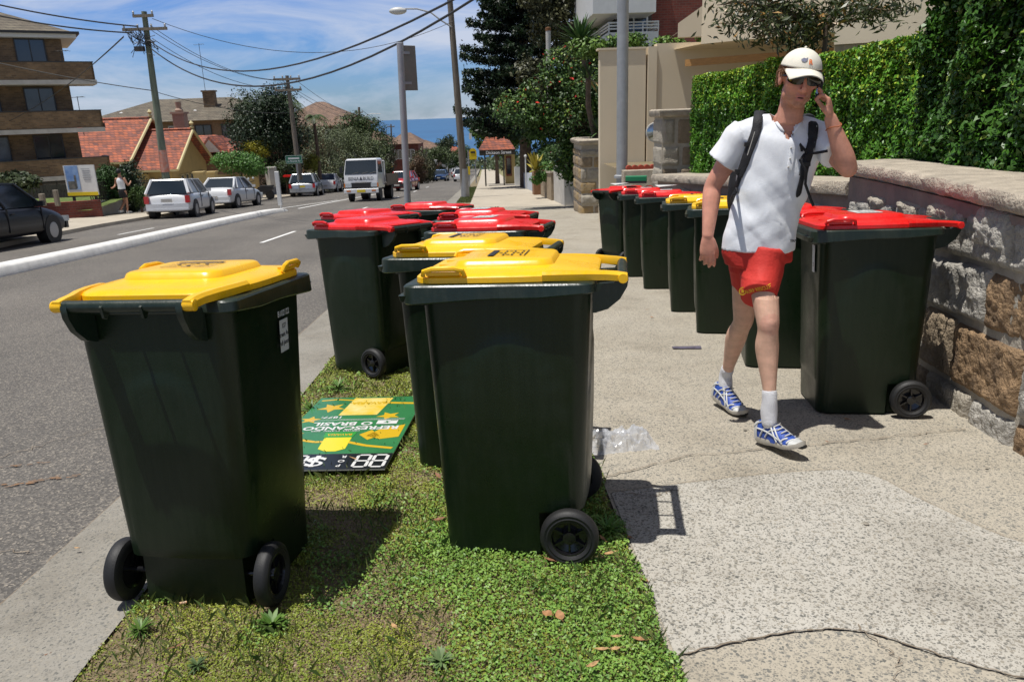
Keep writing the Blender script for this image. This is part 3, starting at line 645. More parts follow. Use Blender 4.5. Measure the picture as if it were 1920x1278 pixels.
# --- brown brick apartment block, three storeys seen
def apartment():
    # own frame: origin at the street corner, x' along its street-facing side, built facing +x and -y
    A = (-22.4, 45.0); z0 = GZ(45)-.2
    t = thing('apartment_block', 'brown brick apartment block with three balcony storeys, at the left edge of the photo', 'building', (A[0], A[1], z0), rad(31))
    H = 9.1; mb = MB(); wall_box(mb, -14, 0, 0, 0, 5, H); wall_box(mb, -14, -3, 0, -6.4, .0, H); mb.build('wall', M_brown, t)
    rb = MB(); rb.cur = 0
    ev = .7; x0, x1, y0, y1 = -14.5, ev, -ev, 5.4; zz = H
    for (z_, e) in ((zz, 0), (zz+.28, 0)): pass
    rb.loft([[(x0, y0, zz+.02), (x1, y0, zz+.02), (x1, y1, zz+.02), (x0, y1, zz+.02)], [(x0, y0, zz+.26), (x1, y0, zz+.26), (x1, y1, zz+.26), (x0, y1, zz+.26)]])
    rb.build('fascia', M_whitew, t)
    rf = MB(); rf.add([(x0, y0-.05, zz+.265), (x1+.05, y0-.05, zz+.265), (x1+.05, y1, zz+.265), (x0, y1, zz+.265), (-9, 2.5, zz+1.9), (-3, 2.4, zz+1.7)], [(0, 1, 5, 4), (1, 2, 5), (2, 3, 4, 5), (3, 0, 4)]); rf.build('roof', M_tile2, t)
    gt = MB(); gt.box(((x0+x1)/2, y0-.12, zz+.27), (x1-x0+.3, .13, .12)); gt.box((x1+.1, (y0+y1)/2, zz+.27), (.13, y1-y0, .12)); gt.build('gutter', M_darkm, t)
    for k in range(-1, 3):
        fz = 6.86-2.45*(2-k)
        b = MB()
        # balcony parapet wraps the corner
        for (a, c, d, e) in ((-6.2, -1.5, 1.17, -1.38), (1.05, -1.5, 1.17, .6), (-6.2, -1.5, -6.05, 0)): wall_box(b, a, c, fz+.12, d, e, fz+.98)
        b.build('balcony', M_brown, t)
        sl = MB(); wall_box(sl, -6.25, -1.55, fz-.12, 1.22, .65, fz+.11); sl.build('balcony_slab', M_ledge, t)
        cp = MB(); wall_box(cp, -6.25, -1.53, fz+.982, 1.20, -1.35, fz+1.03); wall_box(cp, 1.02, -1.348, fz+.982, 1.20, .6, fz+1.03); cp.build('parapet_cap', M_darkm, t)
        if k == 2: pass
        for (wx, ww, m_) in ((-4.3, 1.9, M_curt), (-1.5, 1.35, M_glass)): window_on(t, (wx, -.02, fz+1.50), ww, 1.45, 0, -1, m_, bars=2 if ww > 1.5 else 1)
        window_on(t, (.02, 2.4, fz+1.45), 1.6, 1.4, 1, 0, M_glass)
        window_on(t, (-7.8, -3.02, fz+1.4), 1.5, 1.3, 0, -1, M_curt)
    ac = MB(); ac.box((.9, .6, 4.62), (1.1, .5, .3)); ac.lathe([(.2, 4.75), (.2, 5.3)], c=(.5, .8, 0), n=10); ac.build('balcony_table', M_darkm, t)
apartment()
def antenna(x, y, z, h, label, w=.8):
    mb = MB(); mb.tube([(0, 0, 0), (0, 0, h)], .022, 6); mb.tube([(-w/2, 0, h*.97), (w/2, 0, h*.99)], .015, 5)
    for k in range(5): mb.tube([(-w/2+k*w/4, -.22, h*.975), (-w/2+k*w/4, .22, h*.975)], .009, 4)
    o = mb.build('antenna', M_darkm, loc=(x, y, z)); tag(o, label, 'antenna')
antenna(at_y(148, 200, 52).x, 52, 1.0, 2.4, 'thin television aerial just right of the brown brick apartment block')
antenna(at_y(118, 120, 44).x, 44, 4.2, 1.2, 'short television aerial on the top balcony of the brown brick apartments')
# --- tile roofed cream house with two street gables
def gable_house():
    X = -21.0; z0 = -4.0; t = thing('house', 'cream single storey house under a terracotta tiled roof with two gables', 'house', (X, 50.4, z0), 0)
    cr = mat('cream_trim', (.55, .47, .25), .7)
    def gable(yc, zr, hw, ze, xg, xl, nm):
        W = MB(); wy = hw-.45; slope = (zr-ze)/hw; zw = zr-slope*wy-.12
        W.prism([(-wy, 0), (wy, 0), (wy, zw), (0, zr-.15), (-wy, zw)], lambda p: (xl, yc+p[0], p[1]), lambda p: (xg, yc+p[0], p[1])); W.build('wall', M_cream, t)
        R_ = MB(); th = .12; o = .55
        for sg in (-1, 1):
            a, b_, c, d = Vector((xl, yc+sg*hw, ze)), Vector((xg+o, yc+sg*hw, ze)), Vector((xg+o, yc, zr)), Vector((xl, yc, zr)); n_ = (b_-a).cross(d-a).normalized(); n_ = n_ if n_.z > 0 else -n_
            q = [a, b_, c, d]; R_.add(q+[p-n_*th for p in q], [(0, 1, 2, 3), (7, 6, 5, 4), (0, 4, 5, 1), (1, 5, 6, 2), (2, 6, 7, 3), (3, 7, 4, 0)])
        rf = R_.build('roof', M_tile, t)
        rc_ = MB(); rc_.tube([(xl, yc, zr+.03), (xg+o, yc, zr+.03)], .09, 8); rc_.build('ridge_tiles', M_tile, rf)
        bb = MB(); bb.tube([(xg+o+.05, yc-hw-.02, ze-.08), (xg+o+.05, yc, zr-.04), (xg+o+.05, yc+hw+.02, ze-.08)], .10, 6); bb.build('bargeboard', cr, t)
        gt = MB(); gt.box(((xl+xg+o)/2, yc-hw-.05, ze-.09), (xg+o-xl, .12, .12)); gt.build('gutter', cr, t)
        fn = MB(); fn.lathe([(.11, 0), (.15, .12), (.05, .2), (.17, .36), (.03, .55)], c=(xg+o, yc, zr+.05), n=8); fn.build('finial', cr, t, smooth=40)
        return wy
    gable(7.2, 6.0, 4.5, 3.25, -3.0, -11, 'a'); wy = gable(6.6, 5.14, 3.85, 2.65, .0, -8, 'b')
    for y in (4.6, 5.5, 6.4, 7.9, 8.7): window_on(t, (.02, y+.2, 1.55), .62, 1.15, 1, 0, M_curt, 0, cr)
    for x in (-2.4, -1.5, -.6): window_on(t, (x, 6.6-3.42, 1.45), .6, 1.15, 0, -1, M_curt, 0, M_whitew)
    pt = MB(); pt.box((-1.7, 3.0, 1.2), (.5, .3, 2.4)); pt.build('porch_pier', M_cream, t)
gable_house()
def second_house():
    t = thing('house', 'smaller red tiled house with a little gablet, right of the cream gabled one', 'house', (-23.3, 63.0, GZ(63)-.15)); W = MB(); wall_box(W, -2.5, 0, 0, 4.2, 8, 3.0); W.build('wall', mat('pink_render', (.30, .20, .13), .85, var=.1), t)
    R_ = MB(); R_.add([(-3.2, -.6, 2.9), (4.9, -.6, 2.9), (4.9, 8.6, 2.9), (-3.2, 8.6, 2.9), (-.8, 3.6, 4.75), (1.3, 3.6, 4.75)], [(0, 1, 5, 4), (1, 2, 5), (2, 3, 4, 5), (3, 0, 4), (3, 2, 1, 0)])
    R_.add([(.9, -.4, 3.45), (3.1, -.4, 3.45), (2.0, -.4, 4.7), (2.0, 3.2, 4.7), (.9, 3.2, 3.4), (3.1, 3.2, 3.4)], [(0, 1, 2), (0, 2, 3, 4), (1, 5, 3, 2)])
    R_.build('roof', M_tile, t)
    gb = MB(); gb.add([(1.2, -.42, 3.5), (2.8, -.42, 3.5), (2.0, -.42, 4.45)], [(0, 1, 2)]); gb.build('gablet', M_ledge, t, fixn=False)
    window_on(t, (.4, -.02, 2.0), 1.5, 1.0, 0, -1, M_glass, 1, M_whitew)
    c = MB(); c.box((.25, -.9, 3.9), (.85, .85, 5.2)); c.box((.25, -.9, 6.5), (1.05, 1.05, .15)); c.box((.25, -.9, 5.2), (1.0, 1.0, .14)); c.lathe([(.27, 6.5), (.32, 6.7), (.2, 6.85), (.24, 7.3)], c=(.25, -.9, 0), n=10); c.build('chimney', mat('pink_stucco', (.36, .25, .19), .9, var=.1), t)
second_house()
def back_block(name, label, x0, x1, y, zb, h, rh, over, mroof, mwall, inset, nwin, chimney=None, storeys=2):
    t = thing(name, label, 'building', ((x0+x1)/2, y, zb)); w = (x1-x0)/2; d = 12; W = MB(); wall_box(W, -w, 0, 0, w, d, h); W.build('wall', mwall, t)
    R_ = MB(); R_.add([(-w-over, -over, h), (w+over, -over, h), (w+over, d+over, h), (-w-over, d+over, h), (-w+inset, d/2, h+rh), (w-inset, d/2, h+rh)], [(0, 1, 5, 4), (1, 2, 5), (2, 3, 4, 5), (3, 0, 4), (3, 2, 1, 0)])
    rf = R_.build('roof', mroof, t)
    for k in range(nwin):
        for s_ in range(storeys):
            x = -w+(k+.5)*2*w/nwin; window_on(t, (x, -.02, h-1.15-s_*2.8), min(1.5, 1.3*w/nwin), 1.4, 0, -1, M_curt if (k+s_) % 2 else M_glass, 1, M_whitew if k % 3 == 0 else M_darkm)
    if chimney:
        c = MB(); c.box((chimney, d*.28, h+rh*.35+.9), (1.1, .8, 2.2)); c.box((chimney, d*.28, h+rh*.35+2.0), (1.3, 1.0, .14)); c.build('chimney', M_brown, rf)
        f = MB(); f.box((chimney, d*.28-.35, h+rh*.30), (1.9, .7, .3)); f.build('flashing', M_whitew, rf)
    return t
b1 = back_block('apartment_building', 'long apartment building with grey brown hipped roof and brick chimney behind the tiled houses', -38.2, -20.6, 78, GZ(78)-1.5, 8.3, 2.25, .8, M_tile2, mat('tan_brick', (.22, .14, .085), .9, var=.2), 5.0, 7, chimney=2.4)
for k in range(4): mb = MB(); mb.lathe([(.16, 0), (.2, .12), (.05, .2)], c=(-6+3.6*k, 2.2, 8.3+.85), n=8); mb.build('roof_vent', M_whitew, b1)
sb = MB(); wall_box(sb, 2.0, -.9, 4.2, 8.2, -.0, 5.5); sb.build('balcony', M_ledge, b1)
antenna(at_y(383, 180, 80).x, 80.5, 4.6, 4.4, 'tall thin television aerial above the brick chimney behind the houses', .9)
back_block('apartment_building', 'brown roofed building behind the olive trees, left of the sea view', -26.5, -15.5, 100, GZ(100)-1, 8.2, 3.0, .9, M_tile3, mat('tan_brick'), 5, 5)
def terrace(x0, x1, y, zt, h, mroof, mwall, label, bal=True):
    t = thing('apartment_building', label, 'building', ((x0+x1)/2, y, zt-h)); w = (x1-x0)/2; W = MB(); wall_box(W, -w, 0, 0, w, 10, h); W.build('wall', mwall, t)
    R_ = MB(); R_.add([(-w-.5, -.6, h), (w+.5, -.6, h), (w+.5, 10.5, h), (-w-.5, 10.5, h), (-w*.3, 5, h+1.5), (w*.3, 5, h+1.5)], [(0, 1, 5, 4), (1, 2, 5), (2, 3, 4, 5), (3, 0, 4), (3, 2, 1, 0)]); R_.build('roof', mroof, t)
    n = int(h/3)
    for k in range(n):
        z = h-1.5-3*k
        for i in range(2): window_on(t, (-w*.45+w*.9*i, -.02, z), w*.5, 1.3, 0, -1, M_glass, 1, M_whitew)
        if bal: b = MB(); wall_box(b, w*.1, -1.2, z-1.5, w*.95, -.05, z-.6); b.build('balcony', M_whitew, t)
    return t
fb = [(-21.5, -15.0, 125, -1.8, 9, M_tile3, M_brown, 'brown apartments with white curved balconies beyond the olive trees'),
      (-13.8, -9.6, 118, -2.2, 8, M_tile3, M_redbrick, 'red brick flats with white balconies left of the sign pole'),
      (-16, -8.5, 150, -4.2, 9, M_tile3, mat('tan_brick'), 'tan brick flats just right of the sign pole, far down the street'),
      (-13.5, -3.5, 190, -7.0, 8, M_tile, M_whitew, 'orange roofed pale house far down the hill by the sea'),
      (-27, -17, 200, -5.5, 9, M_tile3, mat('tan_brick'), 'far brown roofed flats below the sea horizon'),
      (-38, -25, 230, -6.0, 9, M_ledge, M_whitew, 'long pale flat block on the skyline left of the sign pole')]
for a in fb: terrace(*a, bal=a[2] < 160)
# trees of the far side
G1, G2 = (.022, .045, .012), (.07, .11, .03); O1, O2 = (.075, .095, .045), (.16, .19, .10); D1, D2 = (.008, .020, .008), (.022, .045, .014)
def tr(label, u, v, y, w, h, seed, c1, c2, n=9000, size=.22, name='tree', cat='tree', trunk=True, group=None, **kw):
    p = at_y(u, v, y); gz = GZ(y); z0 = p.z-h/2-gz     # crown bottom above ground
    bl = auto_blobs(w, w*.9, h, z0, 16, seed)
    tp = [(0, 0, -.3), (.05, 0, max(z0*.6, .3)), (.0, .1, z0+h*.35)] if trunk else None
    return tree(name, label, cat, (p.x, y, gz), tp, max(.09, w*.035), bl, n, size, c1, c2, seed, group, **kw)
tr('dark dense tall tree behind the wooden pole with the green sign', 522, 270, 58, 6.2, 7.4, 3, D1, D2, 22000, .20)
tr('dark green tree left of the dense one, in front of the flats', 468, 240, 60, 4.2, 5.0, 4, (.03, .05, .02), (.08, .11, .05), 9000, .18)
tr('grey green spreading olive tree left of the truck', 604, 292, 66, 6.6, 5.4, 5, O1, O2, 12000, .15)
tr('broad olive green tree directly behind the white truck', 668, 292, 70, 6.4, 5.0, 6, (.06, .085, .03), (.14, .17, .075), 12000, .15)
tr('green tree on the skyline behind the far power pole', 668, 248, 78, 5.0, 3.6, 7, G1, G2, 8000, .22)
tr('dark green tree between olive trees and brown flats', 703, 275, 82, 4.4, 4.2, 8, D1, G2, 8000, .22)
tr('low dark olive scrub tree before the brown flats', 722, 318, 72, 2.8, 3.0, 9, (.03, .03, .018), (.09, .09, .05), 6000, .16)
tr('small round dark tree against the sea', 838, 272, 150, 4.2, 3.6, 10, (.02, .035, .012), (.05, .07, .025), 4000, .3)
tr('bushy green tree beyond the far parked cars', 812, 302, 110, 5.5, 3.4, 11, G1, (.09, .12, .04), 6000, .25)
tr('brown green hedge tree at the far left kerb', 790, 312, 88, 3.2, 3.6, 12, (.04, .045, .02), (.10, .10, .04), 7000, .18)
tr('reddish bush right of the sign pole by the far kerb', 783, 318, 84, 2.2, 2.8, 13, (.08, .04, .025), (.14, .09, .04), 5000, .15)
tr('tree beside the far orange roofed house', 862, 296, 140, 6, 4, 14, G1, G2, 5000, .3)
tr('green street tree at the far end of the road', 826, 290, 170, 6, 4, 15, (.03, .05, .02), (.1, .12, .05), 5000, .3)
# clipped bushes of the far footpath
def bush(label, u, v, y, w, h, seed, c1, c2, n=6000, size=.12, d=None, **kw):
    p = at_y(u, v, y); bl = [(0, 0, 0, w*.45, (d or w)*.45, h*.48)]+[(random.Random(seed+i).uniform(-.35, .35)*w, random.Random(seed+i+50).uniform(-.3, .3)*(d or w), random.Random(seed+i+90).uniform(-.25, .25)*h, w*.22, (d or w)*.22, h*.24) for i in range(10)]
    t = thing('bush', label, 'bush', (p.x, y, p.z)); obj('crown', crown_mesh('crown', bl, n, size, .55, c1, c2, seed, **kw), t)
    st = MB(); st.tube([(0, 0, GZ(y)-p.z-.1), (0, 0, 0)], .05, 6); st.build('stem', M_bark, t); return t
bush('rounded bright green bush above the cream fence', 450, 306, 48.5, 3.4, 1.6, 21, (.05, .13, .02), (.10, .22, .04), 9000, .13)
bush('yellow green bush behind the rounded bright green one', 480, 280, 56, 2.0, 1.3, 22, (.25, .24, .02), (.4, .36, .03), 4000, .12)
bush('dark green clipped bush beside the billboard', 206, 340, 33.0, 1.3, 1.5, 23, (.025, .06, .014), (.05, .11, .025), 8000, .09)
bush('tall dark bush behind the running jogger', 246, 352, 34.3, 1.5, 2.4, 28, D1, (.03, .06, .018), 8000, .10)
bush('small leafy bush left of the leaning timber post', 262, 368, 33.0, .7, 1.0, 24, (.04, .08, .02), (.09, .15, .04), 3000, .09)
bush('dark shrub with arching fronds behind the black car', 22, 345, 29, 1.8, .9, 25, (.02, .035, .012), (.06, .08, .03), 3000, .2)
bush('yellow leaved shrub behind the white truck', 588, 305, 60, 1.4, 1.4, 26, (.2, .22, .03), (.3, .30, .05), 3000, .12)
bush('dark shrub by the grey bin behind the scooter', 535, 322, 55, 2.2, 1.8, 27, D1, G2, 4000, .12)
def palm(label, u, v, y, zspan, nf, L_, seed, name='palm_tree', c1=(.03, .06, .015), c2=(.07, .11, .03), cat='palm tree'):
    p = at_y(u, v, y); gz = GZ(y); t = thing(name, label, cat, (p.x, y, gz)); hz = p.z-gz
    mb = MB(); mb.tube([(0, 0, -.1), (.05, 0, hz*.6), (0, 0, hz)], [.16, .13, .11], 8); mb.build('trunk', M_bark, t)
    rng = np.random.default_rng(seed); Vs = []; Fs = []; Cs = []; b = 0
    for k in range(nf):
        a = 2*math.pi*k/nf+rng.uniform(-.2, .2); el = rng.uniform(.2, 1.2); L2 = L_*rng.uniform(.8, 1.1); pts = []
        for i in range(9):
            q = i/8; pts.append(Vector((math.cos(a)*math.cos(el)*L2*q, math.sin(a)*math.cos(el)*L2*q, hz+math.sin(el)*L2*q-1.15*L2*q*q*.75)))
        for i in range(8):
            d = (pts[i+1]-pts[i]).normalized(); sd_ = d.cross(Vector((0, 0, 1))).normalized()
            for s in (-1, 1):
                for m_ in (0, .5):
                    o = pts[i].lerp(pts[i+1], m_); ln = L2*.30*math.sin(math.pi*(i+1.2)/10.2); tip = o+sd_*s*ln*.85+d*ln*.5-Vector((0, 0, ln*.35))
                    w_ = d*.035*L2/1.5
                    Vs += [o-w_, o+w_, tip]; Fs.append((b, b+1, b+2)); b += 3; Cs += [np.array(c1)+(np.array(c2)-np.array(c1))*rng.random()]*3
    obj('crown', np_mesh('crown', [tuple(q) for q in Vs], Fs, M_leaf, np.array(Cs)), t); return t
palm('palm with drooping fronds rising above the dark dense tree', 528, 188, 60, 1, 16, 2.0, 31)
palm('second palm, fronds drooping right of the wooden pole', 548, 198, 59, 1, 13, 1.6, 32)
palm('small palm crown in front of the brown roof', 588, 222, 60, 1, 14, 1.5, 33)
# fences, low walls, posts
def simple(name, label, cat, mb, m, group=None, smooth=None, bv=0):
    o = mb.build(name, m, smooth=smooth); tag(o, label, cat, group)
    if bv: bevel(o, bv, 1)
    return o
lat = thing('fence', 'dark lattice fence on a low white wall before the cream house', 'fence', (-15.5, 31.2, 0))
mb = MB(); nw = 70
for k in range(nw): y = .165*k; mb.box((0, y, GZ(31.2+y)+.98), (.03, .03, .72))
for z in (.66, .80, .94, 1.08, 1.22, 1.33): mb.loft([[(-.015, y, GZ(31.2+y)+z), (.015, y, GZ(31.2+y)+z), (.015, y, GZ(31.2+y)+z+.03), (-.015, y, GZ(31.2+y)+z+.03)] for y in (0, 11.5)])
mb.build('lattice', M_dfence, lat); mb = MB(); mb.loft([[(-.1, y, GZ(31.2+y)-.2), (.1, y, GZ(31.2+y)-.2), (.1, y, GZ(31.2+y)+.62), (-.1, y, GZ(31.2+y)+.62)] for y in (0, 11.5)]); mb.build('plinth', M_ledge, lat)
for k in range(2): y = 12.0+1.9*k; mb = MB(); mb.box((.05, y, GZ(31.2+y)+.75), (.5, .5, 1.8)); mb.box((.05, y, GZ(31.2+y)+1.68), (.6, .6, .08)); mb.build('pillar', M_cream, lat)
mb = MB(); mb.loft([[(-.08, y-50, GZ(y)-.2), (.08, y-50, GZ(y)-.2), (.08, y-50, GZ(y)+1.45), (-.08, y-50, GZ(y)+1.45)] for y in (45.4, 54)]); mb.loft([[(-.12, y-50, GZ(y)+1.452), (.12, y-50, GZ(y)+1.452), (.12, y-50, GZ(y)+1.52), (-.12, y-50, GZ(y)+1.52)] for y in (45.4, 54)])
o = simple('boundary_wall', 'cream rendered boundary wall below the rounded bright green bush', 'wall', mb, M_cream); o.location = (-15.45, 50, 0)
mb = MB()
for k in range(34): mb.box((.145*k, 0, .62), (.12, .025, 1.3+.02*math.sin(k*2)))
mb.box((2.4, .04, .3), (4.9, .04, .08)); mb.box((2.4, .04, 1.0), (4.9, .04, .08))
o = simple('fence', 'dark timber paling fence behind the black car and billboard', 'fence', mb, M_dfence); o.location = (-20.4, 33.6, GZ(33))
mb = MB(); mb.box((0, 0, .3), (2.4, .24, .72), rz=.35)
o = simple('brick_wall', 'low red brick garden wall under the billboard', 'wall', mb, M_redbrick); o.location = (-15.9, 30.0, GZ(30))
mb = MB(); mb.add([(-2.9, -.3, .30), (2.0, -.4, .32), (2.3, 3, .55), (-3.2, 3, .55)], [(0, 1, 2, 3)])
o = simple('lawn', None, None, mb, mat('lawn', (.10, .14, .03), .95, var=.3, vscale=5)); o.location = (-17.0, 30.4, GZ(30)); o['kind'] = 'structure'
def post(label, u, v0, v1, y, r, m, lean=0, name='timber_post', cat='post', square=True):
    a = at_y(u, v0, y); b_ = at_y(u+lean, v1, y); mb = MB(); h = b_.z-a.z
    if square: mb.box((0, 0, h/2), (2*r, 2*r, h))
    else: mb.tube([(0, 0, 0), (b_.x-a.x, 0, h)], r, 10)
    o = mb.build(name, m, loc=tuple(a)); tag(o, label, cat, None); bevel(o, r*.2, 1); return o
post('short grey timber post left of the billboard, nearer the fence', 82, 386, 363, 27, .08, M_timber)
post('taller grey timber post just left of the billboard', 109, 386, 356, 27, .07, M_timber)
post('leaning timber bollard left of the first white hatchback', 281, 402, 358, 29.5, .11, M_timber, lean=-4, square=False)
pm_ = at_y(527, 391, 31.0); mb = MB(); mb.tube([(0, 0, -.03), (0, 0, .12)], .035, 8); mb.box((-.01, 0, .78), (.16, .10, 1.32)); o = simple('marker_post', 'white marker post standing on the end of the median strip', 'post', mb, M_whitew, bv=.02); o.location = tuple(pm_)
# billboard on legs
bbp = at_y(152, 338, 30.5); t = thing('billboard', 'white and yellow real estate billboard with a beach photo, in front of the dark fence', 'billboard', tuple(bbp), rad(-7))
mb = MB(); mb.box((0, 0, 0), (1.24, .05, 1.12)); mb.build('board', M_whitew, t)
mb = MB(); mb.box((0, -.033, -.51), (1.24, .01, .13)); mb.build('yellow_band', mat('sign_yellow', (.70, .52, .01), .6), t)
mb = MB(); mb.box((-.30, -.034, .1), (.52, .012, .9)); pn = mb.build('photo_panel', mat('print_blue', (.07, .17, .42), .5, col2=(.30, .42, .60), vscale=2.2), t)
mb = MB(); mb.box((-.36, -.042, -.18), (.30, .006, .30)); mb.box((-.20, -.042, -.05), (.08, .006, .5)); mb.build('photo_shape', mat('print_dark', (.05, .06, .06), .6, col2=(.18, .17, .15), vscale=6), pn)
mb = MB()
for k in range(6): mb.box((.26+(k % 2)*.02, -.034, .42-.08*k), (.34-.04*(k % 3), .008, .018))
mb.build('print', mat('print_grey', (.25, .26, .28), .6), t)
mb = MB(); mb.box((-.45, .05, -.95), (.08, .08, .9)); mb.box((.45, .05, -.95), (.08, .08, .9)); mb.build('leg', M_dfence, t)
# power poles
def crossarm(mb, z, w, d=(1, 0)): mb.box((0, -.14, z), (w, .09, .11), rz=math.atan2(d[1], d[0]))
def insul(mb, x, z, y=-.14): mb.lathe([(.03, z), (.05, z+.03), (.03, z+.06), (.05, z+.09), (.02, z+.13)], c=(x, y, 0), n=8)
def power_pole(label, base, top, r, m, arms, name='power_pole', stub=None, extra=None):
    t = thing(name, label, 'power pole', tuple(base)); mb = MB(); tp = Vector(top)-Vector(base); mb.tube([(0, 0, -.2), tuple(tp*.5), tuple(tp)], [r, r*.82, r*.62], 12); mb.build('pole', m, t, smooth=60)
    for (f, w, n_) in arms:
        p = tp*f; a = MB(); a.box((p.x, p.y-r*.9, p.z), (w, .09, .11)); o = a.build('crossarm', M_timber, t); q = MB()
        for k in range(n_): x = p.x-w/2*.92+w*.92*k/(n_-1); q.lathe([(.025, p.z+.06), (.045, p.z+.09), (.03, p.z+.12), (.045, p.z+.15), (.015, p.z+.19)], c=(x, p.y-r*.9, 0), n=7)
        q.build('insulators', M_galv, o)
    return t, tp
pb = at_y(314, 356, 33.5); pt_ = at_y(270, 22, 33.5)
P1, tp1 = power_pole('tall green treated power pole tangled with cables, behind the white hatchback', pb, pt_, .165, M_ppole, [(.975, .8, 2), (.905, 1.75, 4)])
mb = MB(); mb.tube([tp1*.30+Vector((-.0, -.135, 0)), tp1*.36+Vector((-.0, -.135, 0))], .02, 4)
nb = MB(); c = tp1*.17; nb.lathe([(.178, c.z-.45), (.170, c.z+.45)], c=(c.x, c.y, 0), n=14, cap=False); nb.build('poster_wrap', mat('poster', (.5, .34, .28), .7, col2=(.55, .14, .07), vscale=7), P1)
r_ = random.Random(5); cb = MB()
for k in range(26):
    p = tp1*.90; a = Vector((p.x+r_.uniform(-.85, .1), p.y-.2+r_.uniform(-.1, .1), p.z+r_.uniform(-.25, .05))); b_ = Vector((p.x+r_.uniform(-.7, .5), p.y-.2, p.z-r_.uniform(.1, 1.1))); m_ = (a+b_)/2+Vector((r_.uniform(-.2, .2), 0, -r_.uniform(.1, .35))); cb.tube([a, m_, b_], .012, 4)
cb.box((tp1.x*.88-.3, -.2, tp1.z*.80), (.36, .2, .18)); cb.build('cable_tangle', M_darkm, P1)
b2 = at_y(562, 330, 43); t2 = at_y(538, 142, 43); P2, tp2 = power_pole('grey wooden power pole behind the green street sign', b2, t2, .15, M_gpole, [(.965, 1.4, 4), (.86, 1.4, 4)])
b3 = at_y(676, 300, 84); t3 = at_y(673, 201, 84); P3, tp3 = power_pole('distant power pole with two crossarms against the sea horizon', b3, t3, .2, M_gpole, [(.9, .8, 2), (.78, 1.9, 4)])
mb = MB(); mb.tube([(.1, 0, tp3.z*.7), (.9, 0, tp3.z*.83), (1.5, 0, tp3.z*.87), (2.5, 0, tp3.z*.86)], .035, 5); mb.build('lamp_arm', M_galv, P3)
b4 = at_y(737, 325, 100); t4 = at_y(733, 233, 100); power_pole('small far power pole just left of the steel sign pole', b4, t4, .14, M_gpole, [(.95, .9, 2)])
b5 = at_y(799, 330, 105); t5 = at_y(799, 275, 105); power_pole('thin far pole beside the far left kerb', b5, t5, .1, M_gpole, [(.93, .6, 2)])
pw_b = Vector((-.95, 37.5, GZ(37.5))); pw_t = at_y(838, -70, 37.5)
P5, tp5 = power_pole('weathered wooden power pole on the near verge carrying the street lamp', pw_b, pw_t, .185, M_gpole, [(.985, 1.4, 3)])
ca = MB(); ca.lathe([(.205, 0), (.19, 1.35)], n=14, cap=False); ca.build('steel_sleeve', M_galv, P5)
la = MB(); J = lambda u, v: at_y(u, v, 37.4)-pw_b
la.tube([J(848, 52), J(826, 38), J(808, 24), J(782, 17), J(758, 17)], .035, 7); lo = la.build('lamp_arm', M_galv, P5, smooth=60)
lh = MB(); q = J(746, 21); lh.sphere(q, (.40, .17, .16), 14, 8); lh.build('lamp_head', mat('lamp_shell', (.55, .55, .52), .4), lo, smooth=60)
lp = MB(); cpt = J(874, 256); lp.box((cpt.x+.2, cpt.y-.15, cpt.z), (.02+.10, .02, .28)); lp.build('notice', M_whitew, P5)
# overhead wires
wires = []
def wire(a, b_, sag, r, label, n=22, group='overhead cables strung between the poles'):
    mb = MB(); a = Vector(a); b_ = Vector(b_); pts = [a.lerp(b_, k/n)-Vector((0, 0, sag*4*(k/n)*(1-k/n))) for k in range(n+1)]; mb.tube(pts, r, 5)
    o = mb.build('cable', M_darkm, smooth=80); tag(o, label, 'cable', group)
A1 = pb+tp1
wire(at_y(-40, 1, 30), at_y(258, 50, 33.3), .10, .028, 'thick upper cable from the left edge to the green pole')
wire(at_y(-40, 22, 30), at_y(248, 62, 33.3), .12, .028, 'thick lower cable from the left edge to the green pole')
wire(at_y(232, 68, 33.3), at_y(120, 165, 43), .05, .015, 'thin cable from the green pole down to the brown balcony')
wire(at_y(232, 70, 33.3), at_y(0, 235, 43), .3, .014, 'thin cable falling steeply from the green pole to the flats')
wire(at_y(-30, 112, 32), at_y(285, 170, 33.3), .08, .018, 'pale thin cable crossing in front of the brown flats')
wire(at_y(290, 172, 33.5), at_y(540, 212, 43), .25, .014, 'thin low cable from the green pole toward the second pole')
wire(at_y(282, 78, 33.3), at_y(905, -30, 12), 1.15, .020, 'upper of the two heavy cables sweeping up right from the green pole')
wire(at_y(284, 92, 33.3), at_y(905, -12, 14), 1.45, .024, 'lower of the two heavy cables sweeping up right from the green pole')
for k, (v_, u2, v2, s_) in enumerate(((35, 850, 40, 1.3), (50, 525, 150, .5), (58, 552, 150, .6), (72, 540, 164, .6))):
    wire(at_y(285, v_, 33.3), at_y(u2, v2, 37.3 if u2 > 800 else 43), s_, .012, ['faint high cable from the green pole to the wooden pole', 'faint cable running down to the second pole, highest', 'faint cable running down to the second pole, middle', 'faint cable running down to the second pole, lowest'][k])
for k, (u_, v_, u2, v2) in enumerate(((525, 148, 668, 214), (552, 148, 678, 214), (545, 166, 664, 219))):
    wire(at_y(u_, v_, 43), at_y(u2, v2, 84), .5, .012, 'faint far cable between the second and third poles, '+['left', 'right', 'lower'][k])
wire(at_y(678, 206, 84), at_y(735, 236, 100), .3, .02, 'faint far cable beyond the third pole')
